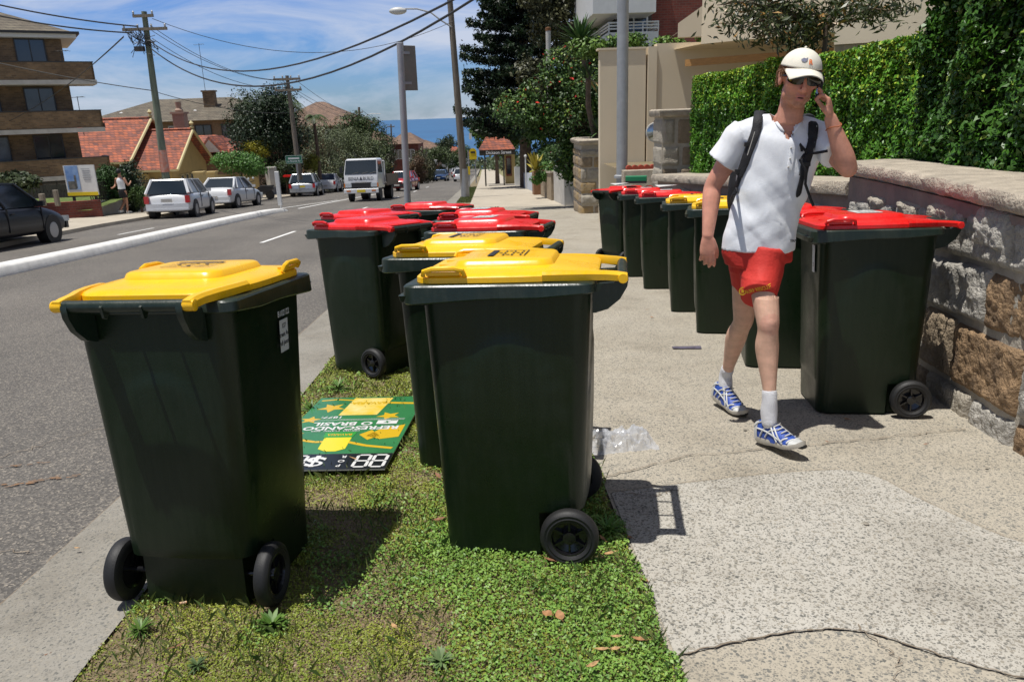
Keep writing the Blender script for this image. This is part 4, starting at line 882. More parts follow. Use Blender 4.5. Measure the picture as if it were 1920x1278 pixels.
# street sign on the far pole
sg_ = at_y(551, 299, 40); t = thing('street_sign', 'green rectangular street name sign before the dark dense tree', 'sign', tuple(sg_), rad(0))
mb = MB(); mb.box((0, 0, 0), (.83, .03, .40)); mb.build('panel', mat('sign_green', (.012, .14, .07), .5), t)
mb = MB(); 
for (cx, cz, sx, sz) in ((0, .185, .80, .012), (0, -.185, .80, .012), (-.40, 0, .012, .37), (.40, 0, .012, .37)): mb.box((cx, -.018, cz), (sx, .006, sz))
mb.box((0, -.018, .05), (.56, .006, .085))
mb.build('border', M_whitew, t); mb = MB(); text_mb(mb, 'Council to Coast Rd' if False else 'to Bronte Rd', .12, frame((0, -.021, -.085), (1, 0, 0), (0, 0, 1)), bold=.002); mb.build('lettering', M_wht, t, fixn=False)
mb = MB(); mb.tube([(.1, .05, -1.6), (.1, .05, .1)], .035, 8); mb.build('post', M_galv, t)
# far low wall, bin and mailbox by the scooter
mb = MB()
for k in range(4): mb.box((0, 2.0*k, .35-.127*k), (.18, 1.8, 1.0)); mb.box((0, 2.0*k+1, .45-.127*k-.06), (.26, .26, 1.3))
o = simple('boundary_wall', 'pale concrete boundary wall behind the scooter and silver hatchback', 'wall', mb, M_ledge); o.location = (-15.0, 56, GZ(56))
mb = MB(); mb.lathe([(.34, 0), (.40, 1.2)], n=4); mb.box((0, 0, 1.23), (.62, .62, .06)); o = simple('rubbish_bin', 'pale grey bin standing left of the white marker post', 'bin', mb, M_ledge); o.location = tuple(at_y(511, 350, 52))
mb = MB(); mb.box((0, 0, 0), (.48, .5, .12)); o = simple('letterbox', 'small red lid showing above the boundary wall', 'letterbox', mb, M_lidR); o.location = tuple(at_y(539, 330, 54))
M_syel = mat('sign_yellow')
for (u_, v_, y_, s_, lb) in ((732, 311, 92, .8, 'small far yellow sign on the pole beyond the red car'), (803, 312, 104, .7, 'small far yellow sign on the left kerb beyond the blue car')):
    p = at_y(u_, v_, y_); t = thing('road_sign', lb, 'sign', tuple(p)); mb = MB(); mb.box((0, 0, 0), (s_*.55, .03, s_*.55)); mb.build('panel', M_syel, t); mb = MB(); mb.tube([(0, .04, -2.0), (0, .04, .2)], .04, 6); mb.build('post', M_galv, t)
# distant wooded slope
rng = np.random.default_rng(77); n = 26000
y_ = rng.uniform(175, 330, n); x_ = rng.uniform(-70, 60, n); keep = (abs(x_+6) > 7) | (y_ > 230); y_, x_ = y_[keep], x_[keep]; n = len(y_)
zz = np.array([GZ(a) for a in y_])+rng.uniform(0, 1, n)**.7*(2.2+2.5*vnoise(x_, y_, .12, 3)); PP = np.stack([x_, y_, zz], 1)
tt = vnoise(x_, y_, .2, 5)[:, None]; CC = np.array((.025, .045, .015))*(1-tt)+np.array((.09, .11, .045))*tt
V, Fq, C4 = leaf_quads(PP, rng.normal(size=(n, 3))+np.array([0, -.5, .8]), .9, .7, CC, rng)
o = obj('distant_trees', np_mesh('distant_trees', V, Fq, M_leaf, C4)); tag(o, 'mass of far green treetops below the sea horizon', 'trees', kind='stuff')
# ================================================================== RIGHT SIDE: STONE WALLS, BUILDINGS, HEDGE
M_mortar = mat('mortar', (.42, .38, .31), .95, var=.15, vscale=10, bump=.4, bscale=60)
def stone_mat(name, c1, c2, vs=5, b=1.0):
    m = mat(name, c1, .92, col2=c2, vscale=vs*2.2, detail=10, bump=b, bscale=70); return m
M_st = [stone_mat('stone_grey', (.53, .50, .44), (.28, .265, .23)), stone_mat('stone_brown', (.40, .26, .14), (.16, .105, .06)), stone_mat('stone_tan', (.36, .28, .19), (.24, .185, .12)), stone_mat('stone_ochre', (.42, .28, .11), (.34, .27, .18)), stone_mat('stone_pale', (.46, .42, .34), (.33, .29, .23))]
M_cap = mat('cap_sandstone', (.52, .45, .35), .92, col2=(.30, .26, .205), vscale=7, detail=10, bump=.9, bscale=55)
M_dress = mat('dressed_stone', (.32, .24, .20), .92, col2=(.20, .165, .145), vscale=4, detail=9, bump=.4, bscale=30)
RK = .011
def rock(mb, org, ux, uy, un, w, h, d=.05, seed=0, n=None, m=0, edge=.010, flat=.0):
    """rock-faced block: front face pushed out along un by noise; org = lower left corner on the wall plane"""
    mb.cur = m; k = max(6, int(w/RK)); l = max(6, int(h/RK)); rows = []
    org, ux, uy, un = Vector(org), Vector(ux), Vector(uy), Vector(un)
    r_ = random.Random(seed); ox, oy = r_.uniform(-9, 9), r_.uniform(-9, 9)
    for j in range(l+1):
        row = []
        for i in range(k+1):
            s, t = i/k, j/l; e = min(s, 1-s)*w/.028; g = min(t, 1-t)*h/.028; f = min(1, e)*min(1, g); f = f**.5
            jx = (mnoise.noise((ox, t*h*6, 3))*.016)*(1 if s < .5 else -1); jy = mnoise.noise((s*w*6, oy, 7))*.012
            q = mnoise.fractal((s*w*8+ox, t*h*9+oy, seed), .75, 2.1, 7); q2 = mnoise.noise((s*w*2+oy, t*h*2.4+ox, 1)); rid = abs(mnoise.noise((s*w*14+oy, t*h*14, 4)))
            disp = (d*(.62+.30*q+.06*q2-.14*rid)+.007*mnoise.noise((s*w*34+ox, t*h*34, 2)))*f*(1-flat)
            row.append(tuple(org+ux*(s*w+jx*(1-f))+uy*(t*h+jy*(1-f))+un*(disp-.012*(1-f))))
        rows.append(row)
    V = [p for r in rows for p in r]; W_ = k+1
    mb.add(V, [(j*W_+i, j*W_+i+1, (j+1)*W_+i+1, (j+1)*W_+i) for j in range(l) for i in range(k)])
def plane_wall(p0, p1): a = Vector((*p0, 0)); b_ = Vector((*p1, 0)); u = (b_-a).normalized(); return u, Vector((-u.y, u.x, 0)), (b_-a).length
# --- near stone wall (rising along the street), built from block rows
wall_pts = [(2.40, .6), (2.36, 2.4), (2.37, 3.3), (2.50, 4.05), (2.62, 4.9), (2.66, 5.55)]
def wall_at(s):         # s metres along the wall starting at the near end
    for a, c in zip(wall_pts[:-1], wall_pts[1:]):
        d = math.dist(a, c)
        if s <= d: t = s/d; return Vector((lerp(a[0], c[0], t), lerp(a[1], c[1], t), 0)), Vector((c[0]-a[0], c[1]-a[1], 0)).normalized()
        s -= d
    return Vector((*wall_pts[-1], 0)), Vector((c[0]-a[0], c[1]-a[1], 0)).normalized()
WL = sum(math.dist(a, c) for a, c in zip(wall_pts[:-1], wall_pts[1:]))
sw = thing('stone_wall', 'rough rock-faced sandstone garden wall with smooth cap at the right edge', 'stone wall', (2.5, 3.5, 0))
core = MB(); rings = []
k = 24
for i in range(k+1):
    p, u = wall_at(WL*i/k); nrm = Vector((u.y, -u.x, 0)); nrm = -nrm if nrm.x > 0 else nrm; q = p-Vector((2.5, 3.5, 0)); bk = q-nrm*.42; zb, zt = GZ(p.y)-.3, .84
    rings.append([(q.x, q.y, zb), (q.x, q.y, zt), (bk.x, bk.y, zt), (bk.x, bk.y, zb)])
core.loft(rings); core.build('mortar_core', M_mortar, sw)
def block(mb, s0, s1, z0, z1, m, seed, d=.05, flat=0, tilt=0):
    pa, u = wall_at((s0+s1)/2); a, _ = wall_at(s0); b_, _ = wall_at(s1); ux = (b_-a).normalized(); nrm = Vector((ux.y, -ux.x, 0)); nrm = -nrm if nrm.x > 0 else nrm
    sl = -S*ux.y*1.0; uxs = Vector((ux.x, ux.y, sl*tilt)).normalized(); o = a-Vector((2.5, 3.5, 0))+nrm*.006; gap = .013
    rock(mb, (o.x+ux.x*gap/2, o.y+ux.y*gap/2, z0), uxs, (0, 0, 1), nrm, (b_-a).length-gap, z1-z0-gap, d, seed, m=m, flat=flat)
st = MB()
def srow(cuts, zf0, zf1, mats_, seed, d=.055):
    for i in range(len(cuts)-1):
        ym = wall_at((cuts[i]+cuts[i+1])/2)[0].y; g = GZ(ym); block(st, cuts[i], cuts[i+1], g+zf0, g+zf1, mats_[i % len(mats_)], seed+i, d, tilt=1)
srow([.1, .9, 1.7, 2.2, 2.55, 2.95, 3.5, 4.2, 4.9], -.05, .15, [0, 4, 1, 1, 0, 4, 2, 4], 10, .035)
srow([0, .75, 1.5, 2.10, 2.55, 3.22, 3.62, 4.3, 4.95], .16, .50, [1, 0, 0, 0, 1, 2, 0, 2], 30, .045)
srow([.1, .95, 1.7, 2.25, 2.92, 3.25, 3.95, 4.5, 4.95], .51, .80, [0, 1, 0, 1, 0, 0, 0, 2], 50, .05)
srow([0, .7, 1.5, 2.0, 2.75, 3.25, 3.7, 4.2, 4.95], .81, 1.06, [0, 0, 0, 0, 0, 0, 0, 0], 70, .055)
st.build('stonework', M_st, sw, smooth=75, fixn=False)
# dressed band with rock bosses hanging below the cap
db = MB(); rings = []
for i in range(k+1):
    p, u = wall_at(WL*i/k); nrm = Vector((u.y, -u.x, 0)); nrm = -nrm if nrm.x > 0 else nrm; q = p-Vector((2.5, 3.5, 0))+nrm*.028
    rings.append([(q.x, q.y, GZ(p.y)+1.0), (q.x, q.y, .83), (q.x-nrm.x*.1, q.y-nrm.y*.1, .83), (q.x-nrm.x*.1, q.y-nrm.y*.1, GZ(p.y)+1.0)])
db.loft(rings); db.build('dressed_band', M_dress, sw)
bo = MB(); r_ = random.Random(3)
for i in range(9):
    s0 = .2+.52*i+r_.uniform(-.05, .05); g = GZ(wall_at(s0)[0].y); block(bo, s0, s0+r_.uniform(.25, .38), g+.86, g+r_.uniform(1.02, 1.08), 4 if i > 5 else 0, 200+i, .085)
bo.build('rock_boss', M_st, sw, smooth=75, fixn=False)
cp = MB(); rings = []
kk = 120
for i in range(kk+1):
    p, u = wall_at(WL*i/kk); nrm = Vector((u.y, -u.x, 0)); nrm = -nrm if nrm.x > 0 else nrm; q = p-Vector((2.5, 3.5, 0)); j = lambda a, sc=9: mnoise.noise((p.y*sc, a, 1))*.012+mnoise.noise((p.y*30, a, 5))*.005
    def pt(o, z): return (q.x+nrm.x*o, q.y+nrm.y*o, z)
    rings.append([pt(.02, .842), pt(.070+j(1), .852+j(2)), pt(.082+j(3), .872), pt(.082+j(4), .915), pt(.070+j(6), .934), pt(.03, .940+j(7)*.3), pt(-.2, .945), pt(-.47, .935), pt(-.47, .842)])
cp.loft(rings); cp.build('cap', M_cap, sw, smooth=45)
# --- lower wall further along with its pier
lw = thing('stone_wall', 'lower pinkish stone wall with broad pale cap behind the row of bins', 'stone wall', (2.66, 9, 0))
RK = .03
c = MB(); pts = [(2.70, 5.58), (2.72, 8), (2.72, 12.2)]
c.loft([[(x-2.66, y-9, GZ(y)-.3), (x-2.66, y-9, GZ(y)+1.04), (x-2.21, y-9, GZ(y)+1.04), (x-2.21, y-9, GZ(y)-.3)] for x, y in pts]); c.build('dressed_band', M_dress, lw)
c = MB(); ys = np.linspace(5.6, 12.3, 70); c.loft([[(.04-.06+.01*mnoise.noise((y*7, 1, 1)), y-9, GZ(y)+1.045), (-.035+.016*mnoise.noise((y*8, 2, 1)), y-9, GZ(y)+1.10), (-.01, y-9, GZ(y)+1.145), (.55, y-9, GZ(y)+1.15), (.55, y-9, GZ(y)+1.045)] for y in ys]); c.build('cap', M_cap, lw, smooth=45)
c = MB(); r_ = random.Random(8)
for i in range(12):
    y = 5.9+.53*i; rock(c, (.03, y-9+.42, GZ(y)+.62+r_.uniform(-.03, .05)), (0, -1, 0), (0, 0, 1), (-1, 0, 0), .42, r_.uniform(.22, .33), .07, 300+i, m=r_.choice([0, 4, 2]))
c.build('rock_boss', M_st, lw, smooth=75, fixn=False)
pr = thing('stone_pier', 'tan stone gate pier with weathered cap at the left end of the hedge', 'stone pier', (3.17, 12.6, GZ(12.6)))
zb = 1.325-GZ(12.6)
c = MB(); c.box((0, .3, zb/2-.1), (.60, .60, zb)); c.build('mortar_core', M_mortar, pr)
c = MB()
for j, (z0, z1, cols) in enumerate(((.9, 1.24, [(-.30, -.02, 2), (0.0, .3, 2)]), (1.26, 1.58, [(-.30, 0.0, 4), (.02, .3, 2)]), (1.60, zb-.12, [(-.30, -.08, 4), (-.06, .3, 2)]))):
    for i, (a, b_, m_) in enumerate(cols): rock(c, (a, -.005, z0), (1, 0, 0), (0, 0, 1), (0, -1, 0), b_-a-.015, z1-z0-.015, .035 if m_ == 4 else .012, 400+10*j+i, m=m_)
    rock(c, (-.305, .6, z0), (0, -1, 0), (0, 0, 1), (-1, 0, 0), 0.6, z1-z0-.015, .03, 450+j, m=4)
c.build('stonework', M_st, pr, smooth=75, fixn=False)
c = MB(); c.loft([rrect(.36, -.06, .66, .01, zb-.10, n=2), rrect(.38, -.08, .68, .015, zb-.08, n=2), rrect(.38, -.08, .68, .015, zb-.0, n=2), rrect(.35, -.05, .65, .03, zb+.02, n=2)]); c.build('cap', M_cap, pr, smooth=50)
RK = .045
# --- pale stone pillar left of the driveway
pl = thing('stone_pillar', 'pale weathered sandstone pillar with flat cap beside the footpath', 'stone pillar', (3.12, 21.5, GZ(21.5)))
H = 2.02; c = MB(); c.box((0, .9, H/2-.15), (.88, 1.8, H)); c.build('mortar_core', M_mortar, pl)
c = MB()
for j, (z0, z1, cols) in enumerate(((0, .34, [(-.46, -.1, 3), (-.08, .46, 2)]), (.35, .66, [(-.46, .46, 4)]), (.67, 1.0, [(-.46, -.02, 3), (0, .2, 4), (.22, .46, 2)]), (1.01, 1.36, [(-.46, -.28, 4), (-.26, .46, 4)]), (1.37, 1.66, [(-.46, -.12, 2), (-.1, .16, 3), (.18, .46, 4)]), (1.67, H-.17, [(-.46, .46, 4)]))):
    for i, (a, b_, m_) in enumerate(cols): rock(c, (a, -.006, z0-.12), (1, 0, 0), (0, 0, 1), (0, -1, 0), b_-a-.015, z1-z0-.012, .10 if (j in (1, 5)) else .045, 500+10*j+i, m=m_)
    for i in range(3): rock(c, (-.446, 1.8-i*.6, z0-.12), (0, -1, 0), (0, 0, 1), (-1, 0, 0), .585, z1-z0-.012, .045, 600+10*j+i, m=[2, 2, 3][(i+j) % 3])
c.build('stonework', M_st, pl, smooth=75, fixn=False)
c = MB(); c.loft([rrect(.50, -.08, 1.85, .03, H-.16, n=3), rrect(.54, -.12, 1.9, .05, H-.11, n=3), rrect(.54, -.12, 1.9, .05, H-.05, n=3), rrect(.47, -.05, 1.8, .06, H-.01, n=3)]); c.build('cap', M_cap, pl, smooth=50)
# low walls continuing down the footpath
def lowwall(name, label, x, y0, y1, h, m, w=.25, capm=None):
    t = thing(name, label, 'wall', (x, (y0+y1)/2, 0)); c = MB(); ym = (y0+y1)/2
    c.loft([[(-w/2, y-ym, GZ(y)-.3), (-w/2, y-ym, GZ(y)+h), (w/2, y-ym, GZ(y)+h), (w/2, y-ym, GZ(y)-.3)] for y in (y0, y1)]); c.build('wall', m, t)
    if capm: c = MB(); c.loft([[(-w/2-.04, y-ym, GZ(y)+h+.002), (-w/2-.04, y-ym, GZ(y)+h+.07), (w/2+.04, y-ym, GZ(y)+h+.07), (w/2+.04, y-ym, GZ(y)+h+.002)] for y in (y0-.04, y1+.04)]); c.build('cap', capm, t)
lowwall('garden_wall', 'grey rendered wall end right beside the pale stone pillar, down the path', 2.85, 26.2, 30.2, 1.42, M_ledge, .35)
lowwall('garden_wall', 'tan sandstone garden wall between brick pier and grey wall', 2.75, 30.5, 36.2, 1.05, M_st[2], .3, M_cap)
lowwall('brick_pier', 'red brown brick pier of the garden walls down the footpath', 2.7, 37.2, 38.6, 1.15, mat('orange_brick', (.24, .12, .06), .9, var=.2), .7, None)
lowwall('garden_wall', 'white painted low wall beyond the brick pier', 2.75, 41, 56, .95, mat('bluish_white', (.46, .50, .56), .8), .3)
lowwall('garden_wall', 'small white pier nearest the bus shelter', 2.6, 57.5, 58.6, 1.35, M_whitew, .7)
# raised bed, beige boundary wall, steel pole
t = thing('retaining_wall', 'low stone ledge with a row of red edging tiles before the beige wall', 'retaining wall', (4.2, 15.2, 0)); c = MB(); c.box((0, 0, -.6), (3.0, .3, 1.66)); c.build('wall', M_cap, t)
c = MB()
for i in range(24): c.lathe([(.062, -.055), (.062, .055)], c=(-1.35+.118*i, .16, .255), axis='y', n=12)
c.build('edging_tiles', mat('red_edging', (.30, .05, .025), .85, var=.2), t, smooth=60)
bed = MB(); bed.quad((2.75, 15.36, .20), (8, 15.36, .20), (8, 18.1, .20), (2.75, 18.1, .20)); tag(bed.build('garden_soil', M_soil, fixn=False), kind='structure')
M_beige = mat('beige_render', (.68, .58, .42), .9, var=.05, vscale=1.0, bump=.05, bscale=70, detail=6, stretch=(1, 1, .6))
bw = thing('boundary_wall', 'tall beige rendered boundary wall behind the thick steel pole', 'wall', (3.6, 18.2, 0))
c = MB(); wall_box(c, -.9, 0, -2, .14, .25, 2.655); c.build('wall', M_beige, bw); c = MB(); wall_box(c, .18, -.05, -2, .38, .3, 2.70); wall_box(c, .38, .0, -2, 3.6, .3, 2.76); wall_box(c, -.95, -.03, 2.657, .14, .28, 2.70); c.build('wall_panel', M_beige, bw)
sp_ = at_y(1166, 332, 15.8); t = thing('steel_pole', 'thick galvanised steel pole rising in front of the beige wall', 'pole', tuple(sp_)); c = MB(); c.tube([(0, 0, -.3), (0, 0, 5.5)], .112, 20); c.build('pole', M_galv, t, smooth=60); c = MB(); c.lathe([(.16, -.02), (.16, .03), (.12, .05)], n=16); c.build('base_collar', M_galv, t)
# garage building with overhang and dark recess
gb = thing('garage_building', 'beige rendered building with a jutting upper wall over a dark carport recess', 'building', (5.2, 16.5, 0))
def quadwall(mb, a, b_, z0a, z1a, z0b, z1b, th=.25):
    a, b_ = Vector((*a, 0)), Vector((*b_, 0)); u = (b_-a).normalized(); n_ = Vector((-u.y, u.x, 0)); n_ = n_ if n_.y > 0 else -n_; q = []
    for p, z0, z1 in ((a, z0a, z1a), (b_, z0b, z1b)):
        o = p-Vector((5.2, 16.5, 0)); q.append([(o.x, o.y, z0), (o.x, o.y, z1), (o.x+n_.x*th, o.y+n_.y*th, z1), (o.x+n_.x*th, o.y+n_.y*th, z0)])
    mb.loft(q)
c = MB(); quadwall(c, (4.16, 17.0), (4.62, 16.9), 2.77, 3.05, 2.77, 3.35); quadwall(c, (4.62, 16.9), (8.2, 12.2), 2.62, 6.5, 2.55, 6.5, .3)
c.add([(-.58, .4, 2.62), (3.0, -4.3, 2.55), (7.5, -1.0, 2.5), (1.5, 5.0, 2.6), (-1.0, 2.6, 2.62)], [(0, 1, 2, 3, 4)]); c.build('upper_wall', M_beige, gb)
c = MB(); quadwall(c, (5.3, 19.2), (10.6, 15.0), -1, 2.6, -1, 2.6); c.build('recess_wall', M_beige, gb)
c = MB(); c.box((0, 0, 0), (4.4, .10, .14)); o = c.build('beam', mat('orange_timber', (.42, .22, .07), .7, var=.2, stretch=(1, 8, 8)), gb); o.location = (.95, -.3, 2.30); o.rotation_euler = (0, 0, rad(-42))
c = MB(); quadwall(c, (6.15, 14.2), (10.5, 11.5), -1, 1.98, -1, 1.98, .3); 
c = MB(); a_, b2 = (5.72, 13.0), (8.6, 11.0); quadwall(c, a_, b2, -1, 2.24, -1, 2.20); c.build('lower_wall', mat('streaked_render', (.36, .29, .17), .9, col2=(.24, .20, .13), vscale=2, stretch=(5, 5, .35), detail=6), gb)  # lower wall mixes two tones in random vertical streaks
c = MB(); quadwall(c, (5.70, 12.97), (8.6, 10.96), 2.245, 6, 2.205, 6); c.build('side_wall', M_beige, gb)
# white balconied apartments behind
ap = thing('apartment_building', 'white balconied apartment building with a red brick wall, top centre right', 'building', (6, 31, 0))
c = MB(); wall_box(c, .45, 0, -3, 6, 6, 9); c.build('brick_wall', M_redbrick, ap)
c = MB(); wall_box(c, -.95, -.6, -3, .43, 6, 8.8); c.build('dark_wall', M_dfence, ap)
c = MB(); wall_box(c, -2.0, -2.4, 4.60, .2, 3, 5.7); c.build('upper_balcony', M_whitew, ap)
c = MB(); wall_box(c, -1.3, -2.2, 3.30, .35, -2.05, 4.0); wall_box(c, -1.45, -2.2, 3.30, -1.3, 3, 4.0); wall_box(c, -1.45, -2.2, 3.2, 2.1, 0, 3.295); b_ = c.build('balcony', M_whitew, ap)
c = MB()
for z in (4.12, 4.22, 4.32): c.tube([(-1.4, 3, z), (-1.4, -2.15, z), (.35, -2.15, z), (.35, -.1, z)], .035, 6)
for x in (-1.4, -.8, -.2, .35): c.tube([(x, -2.15, 4.0), (x, -2.15, 4.32)], .025, 5)
c.build('railing', M_whitew, b_)
window_on(ap, (-.25, -.62, 4.35), 1.0, 1.9, 0, -1, M_glass, 1, M_whitew); window_on(ap, (-.45, -.62, 6.8), 1.0, 1.6, 0, -1, M_glass, 1, M_whitew)
# --- hedge
def hedge(name, label, pts, depth, z0, z1, n, seed, c1, c2, tip, size=.055, ztop=None, rough=.10):
    """leaf covered hedge: pts = front line in plan from far to near"""
    rng = np.random.default_rng(seed); P = []; Nn = []
    seg = [(np.array(a), np.array(b_)) for a, b_ in zip(pts[:-1], pts[1:])]; Ls = np.array([np.linalg.norm(b_-a) for a, b_ in seg]); tot = Ls.sum()
    H_ = z1-z0; A = [tot*H_*1.35, tot*depth, depth*H_*1.2]; ch = rng.choice(3, n, p=np.array(A)/sum(A)); s = rng.uniform(0, tot, n); s[ch == 2] = 0
    cum = np.concatenate([[0], np.cumsum(Ls)]); k = np.clip(np.searchsorted(cum, s, 'right')-1, 0, len(seg)-1); t = (s-cum[k])/Ls[k]
    a = np.array([q[0] for q in seg])[k]; b2 = np.array([q[1] for q in seg])[k]; base = a+(b2-a)*t[:, None]; u = (b2-a)/Ls[k][:, None]; nb = np.stack([u[:, 1], -u[:, 0]], 1); nb *= np.where(nb[:, :1] > 0, -1, 1)
    zz = rng.uniform(0, 1, n)**.85*H_+z0; dp = np.zeros(n); nz = np.zeros((n, 3))
    top = z1+(.10*(vnoise(s, s*0, 1.3, seed)-.5))+.07*(vnoise(s, s*0, 5, seed)-.5)
    bulge = rough*(vnoise(s+seed, zz, 3.2, seed)-.4)+rough*.6*(vnoise(s, zz, 8, seed+1)-.5)
    inn = rng.exponential(.035, n)
    f = ch == 0; dp[f] = -bulge[f]+inn[f]; nz[f, :2] = nb[f]; nz[f, 2] = .35
    f = ch == 1; dp[f] = rng.uniform(0, depth, f.sum()); zz[f] = top[f]-inn[f]+.05*(vnoise(s[f], dp[f], 6, 3)-.5); nz[f, 2] = 1
    f = ch == 2; dp[f] = rng.uniform(0, depth, f.sum()); nz[f, :2] = -u[f]; off = np.zeros(n); off[f] = -.08*(vnoise(dp[f], zz[f], 4, 7))+inn[f]
    zz = np.minimum(zz, top)
    xy = base-nb*dp[:, None]+u*off[:, None]
    P = np.stack([xy[:, 0], xy[:, 1], zz], 1); Nn = nz+rng.normal(size=(n, 3))*.55+np.array([0, 0, .25])
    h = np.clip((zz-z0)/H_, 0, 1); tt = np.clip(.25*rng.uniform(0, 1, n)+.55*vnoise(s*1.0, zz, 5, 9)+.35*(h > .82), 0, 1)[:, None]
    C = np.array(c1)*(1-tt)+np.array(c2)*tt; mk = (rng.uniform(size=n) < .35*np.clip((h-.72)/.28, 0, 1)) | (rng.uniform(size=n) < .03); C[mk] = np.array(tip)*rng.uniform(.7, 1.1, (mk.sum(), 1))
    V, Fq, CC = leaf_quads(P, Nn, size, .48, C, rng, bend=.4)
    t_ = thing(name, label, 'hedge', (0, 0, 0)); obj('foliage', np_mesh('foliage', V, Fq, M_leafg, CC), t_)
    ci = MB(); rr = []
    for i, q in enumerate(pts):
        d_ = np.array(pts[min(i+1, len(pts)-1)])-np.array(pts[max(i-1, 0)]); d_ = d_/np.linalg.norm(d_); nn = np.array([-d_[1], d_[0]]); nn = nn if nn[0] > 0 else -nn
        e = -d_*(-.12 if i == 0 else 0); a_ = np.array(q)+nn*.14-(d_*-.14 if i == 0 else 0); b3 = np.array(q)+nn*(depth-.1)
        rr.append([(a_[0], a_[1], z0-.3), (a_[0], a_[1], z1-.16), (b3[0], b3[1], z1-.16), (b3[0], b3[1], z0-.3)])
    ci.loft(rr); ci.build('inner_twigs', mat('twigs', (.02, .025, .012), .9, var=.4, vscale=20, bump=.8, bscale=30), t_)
    return t_
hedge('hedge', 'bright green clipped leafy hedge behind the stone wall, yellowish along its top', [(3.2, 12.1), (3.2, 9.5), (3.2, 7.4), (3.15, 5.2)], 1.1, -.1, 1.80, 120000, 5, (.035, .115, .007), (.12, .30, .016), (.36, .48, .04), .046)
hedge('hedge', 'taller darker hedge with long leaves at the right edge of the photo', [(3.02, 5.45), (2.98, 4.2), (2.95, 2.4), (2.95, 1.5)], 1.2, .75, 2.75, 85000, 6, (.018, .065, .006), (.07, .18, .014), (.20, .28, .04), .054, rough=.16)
# --- big dark pine
def pine():
    t = thing('pine_tree', 'tall very dark conifer with tiers of ragged branches above the bus shelter', 'tree', (2.75, 52, GZ(52)))
    mb = MB(); mb.tube([(0, 0, -.2), (.1, 0, 8), (0, 0, 20)], [.42, .34, .12], 10); mb.build('trunk', M_bark, t, smooth=60)
    rng = np.random.default_rng(4); P = []; D = []; C = []
    lm = MB(); z = 3.4
    while z < 17:
        w = 4.5*(1-max(0, (z-4)/24)) if z > 5 else 4.2
        nb = 9
        a0 = rng.uniform(0, 6.28)
        for k in range(nb):
            a = a0+6.283*k/nb+rng.uniform(-.2, .2); L_ = w*rng.uniform(.75, 1.12); dr = rng.uniform(-.02, .12)
            pts = [Vector((math.cos(a)*L_*q, math.sin(a)*L_*q, z+L_*(.10*q-.02-dr*q*q)+.35*max(0, q-.7)*L_*.5)) for q in (0, .3, .6, .85, 1)]
            lm.tube(pts, [.09, .07, .05, .03, .012], 5)
            m = int(900*L_/4.5)
            q = rng.uniform(.15, 1, m)**.75; side = rng.normal(size=m)*.33*(1.15-q*.65)*L_*.30
            for i in range(m):
                qq = q[i]; j = min(3, int(qq*4)); b_ = Vector((math.cos(a)*L_*qq, math.sin(a)*L_*qq, z+L_*(.10*qq-.02-dr*qq*qq)+.35*max(0, qq-.7)*L_*.5))
                P.append((b_.x-math.sin(a)*side[i], b_.y+math.cos(a)*side[i], b_.z+rng.normal()*.13+.05-abs(side[i])*.15)); D.append((math.cos(a)*.7, math.sin(a)*.7, .6))
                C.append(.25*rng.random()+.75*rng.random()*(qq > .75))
        z += rng.uniform(.52, .72)
    lm.build('branches', M_bark, t)
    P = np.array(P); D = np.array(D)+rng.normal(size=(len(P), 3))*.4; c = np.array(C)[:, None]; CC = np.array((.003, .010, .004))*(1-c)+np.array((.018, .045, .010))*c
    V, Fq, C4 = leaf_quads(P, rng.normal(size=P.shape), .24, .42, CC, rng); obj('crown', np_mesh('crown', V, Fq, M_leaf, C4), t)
pine()
# pale green trees behind the pine, shrubs
bl = [(x, y, z, 1.1, 1.1, .9) for x, y, z in [(0, 0, 3.6), (.9, .3, 4.4), (-.7, .2, 4.6), (.3, -.2, 5.6), (1.6, .1, 3.0), (1.0, 0, 6.6), (1.7, .4, 5.4), (2.4, .2, 4.2)]]
tree('tree', 'light green tree low behind the wooden lamp pole and dark pine', 'tree', (.6, 66, GZ(66)), [(0.5, 0, 0), (.5, 0, 3)], .2, bl, 12000, .24, (.05, .10, .015), (.12, .20, .03), 41)
bl = [(.5, 0, 3.0, .8, .8, .6), (1.3, .2, 3.5, .9, .8, .7), (2.2, 0, 2.6, 1.0, .9, .8), (2.7, .3, 3.7, 1.0, .9, .8), (3.5, .1, 3.0, .9, .9, 1.0), (3.9, .3, 4.1, .8, .8, .7), (3.0, -.1, 1.8, .9, .8, .7), (2.0, .2, 1.4, .6, .6, .6), (2.7, .3, .9, .7, .6, .7), (3.4, .2, .9, .7, .6, .8), (3.9, .0, 2.0, .9, .8, .8), (1.9, .5, 4.3, .7, .7, .5), (3.2, .4, 4.8, .7, .7, .5), (2.2, 0, 1.9, .6, .6, .5), (.9, 0, 2.4, .45, .45, .4)]
tree('flowering_shrub', 'big green shrub with scattered red flowers spilling over the footpath wall', 'shrub', (.75, 24.9, GZ(24.9)), [(3.2, .3, 0), (3.1, .3, 1.2), (2.9, .2, 2.4)], .10, bl, 34000, .12, (.018, .045, .010), (.07, .14, .024), 42, asp=.6, flowers=((.60, .03, .015), .03), tipcol=(.16, .24, .04), lump=.35)
bl = [(0, 0, 0, .5, .5, .35), (.7, .1, .1, .5, .4, .3), (-.5, 0, -.3, .3, .3, .25)]
tree('shrub', 'small bright green plant hanging over the tan wall', 'shrub', (2.75, 33, GZ(33)+1.1), [(0, 0, -.6), (0, 0, 0)], .05, bl, 3500, .11, (.05, .13, .02), (.12, .24, .05), 43)
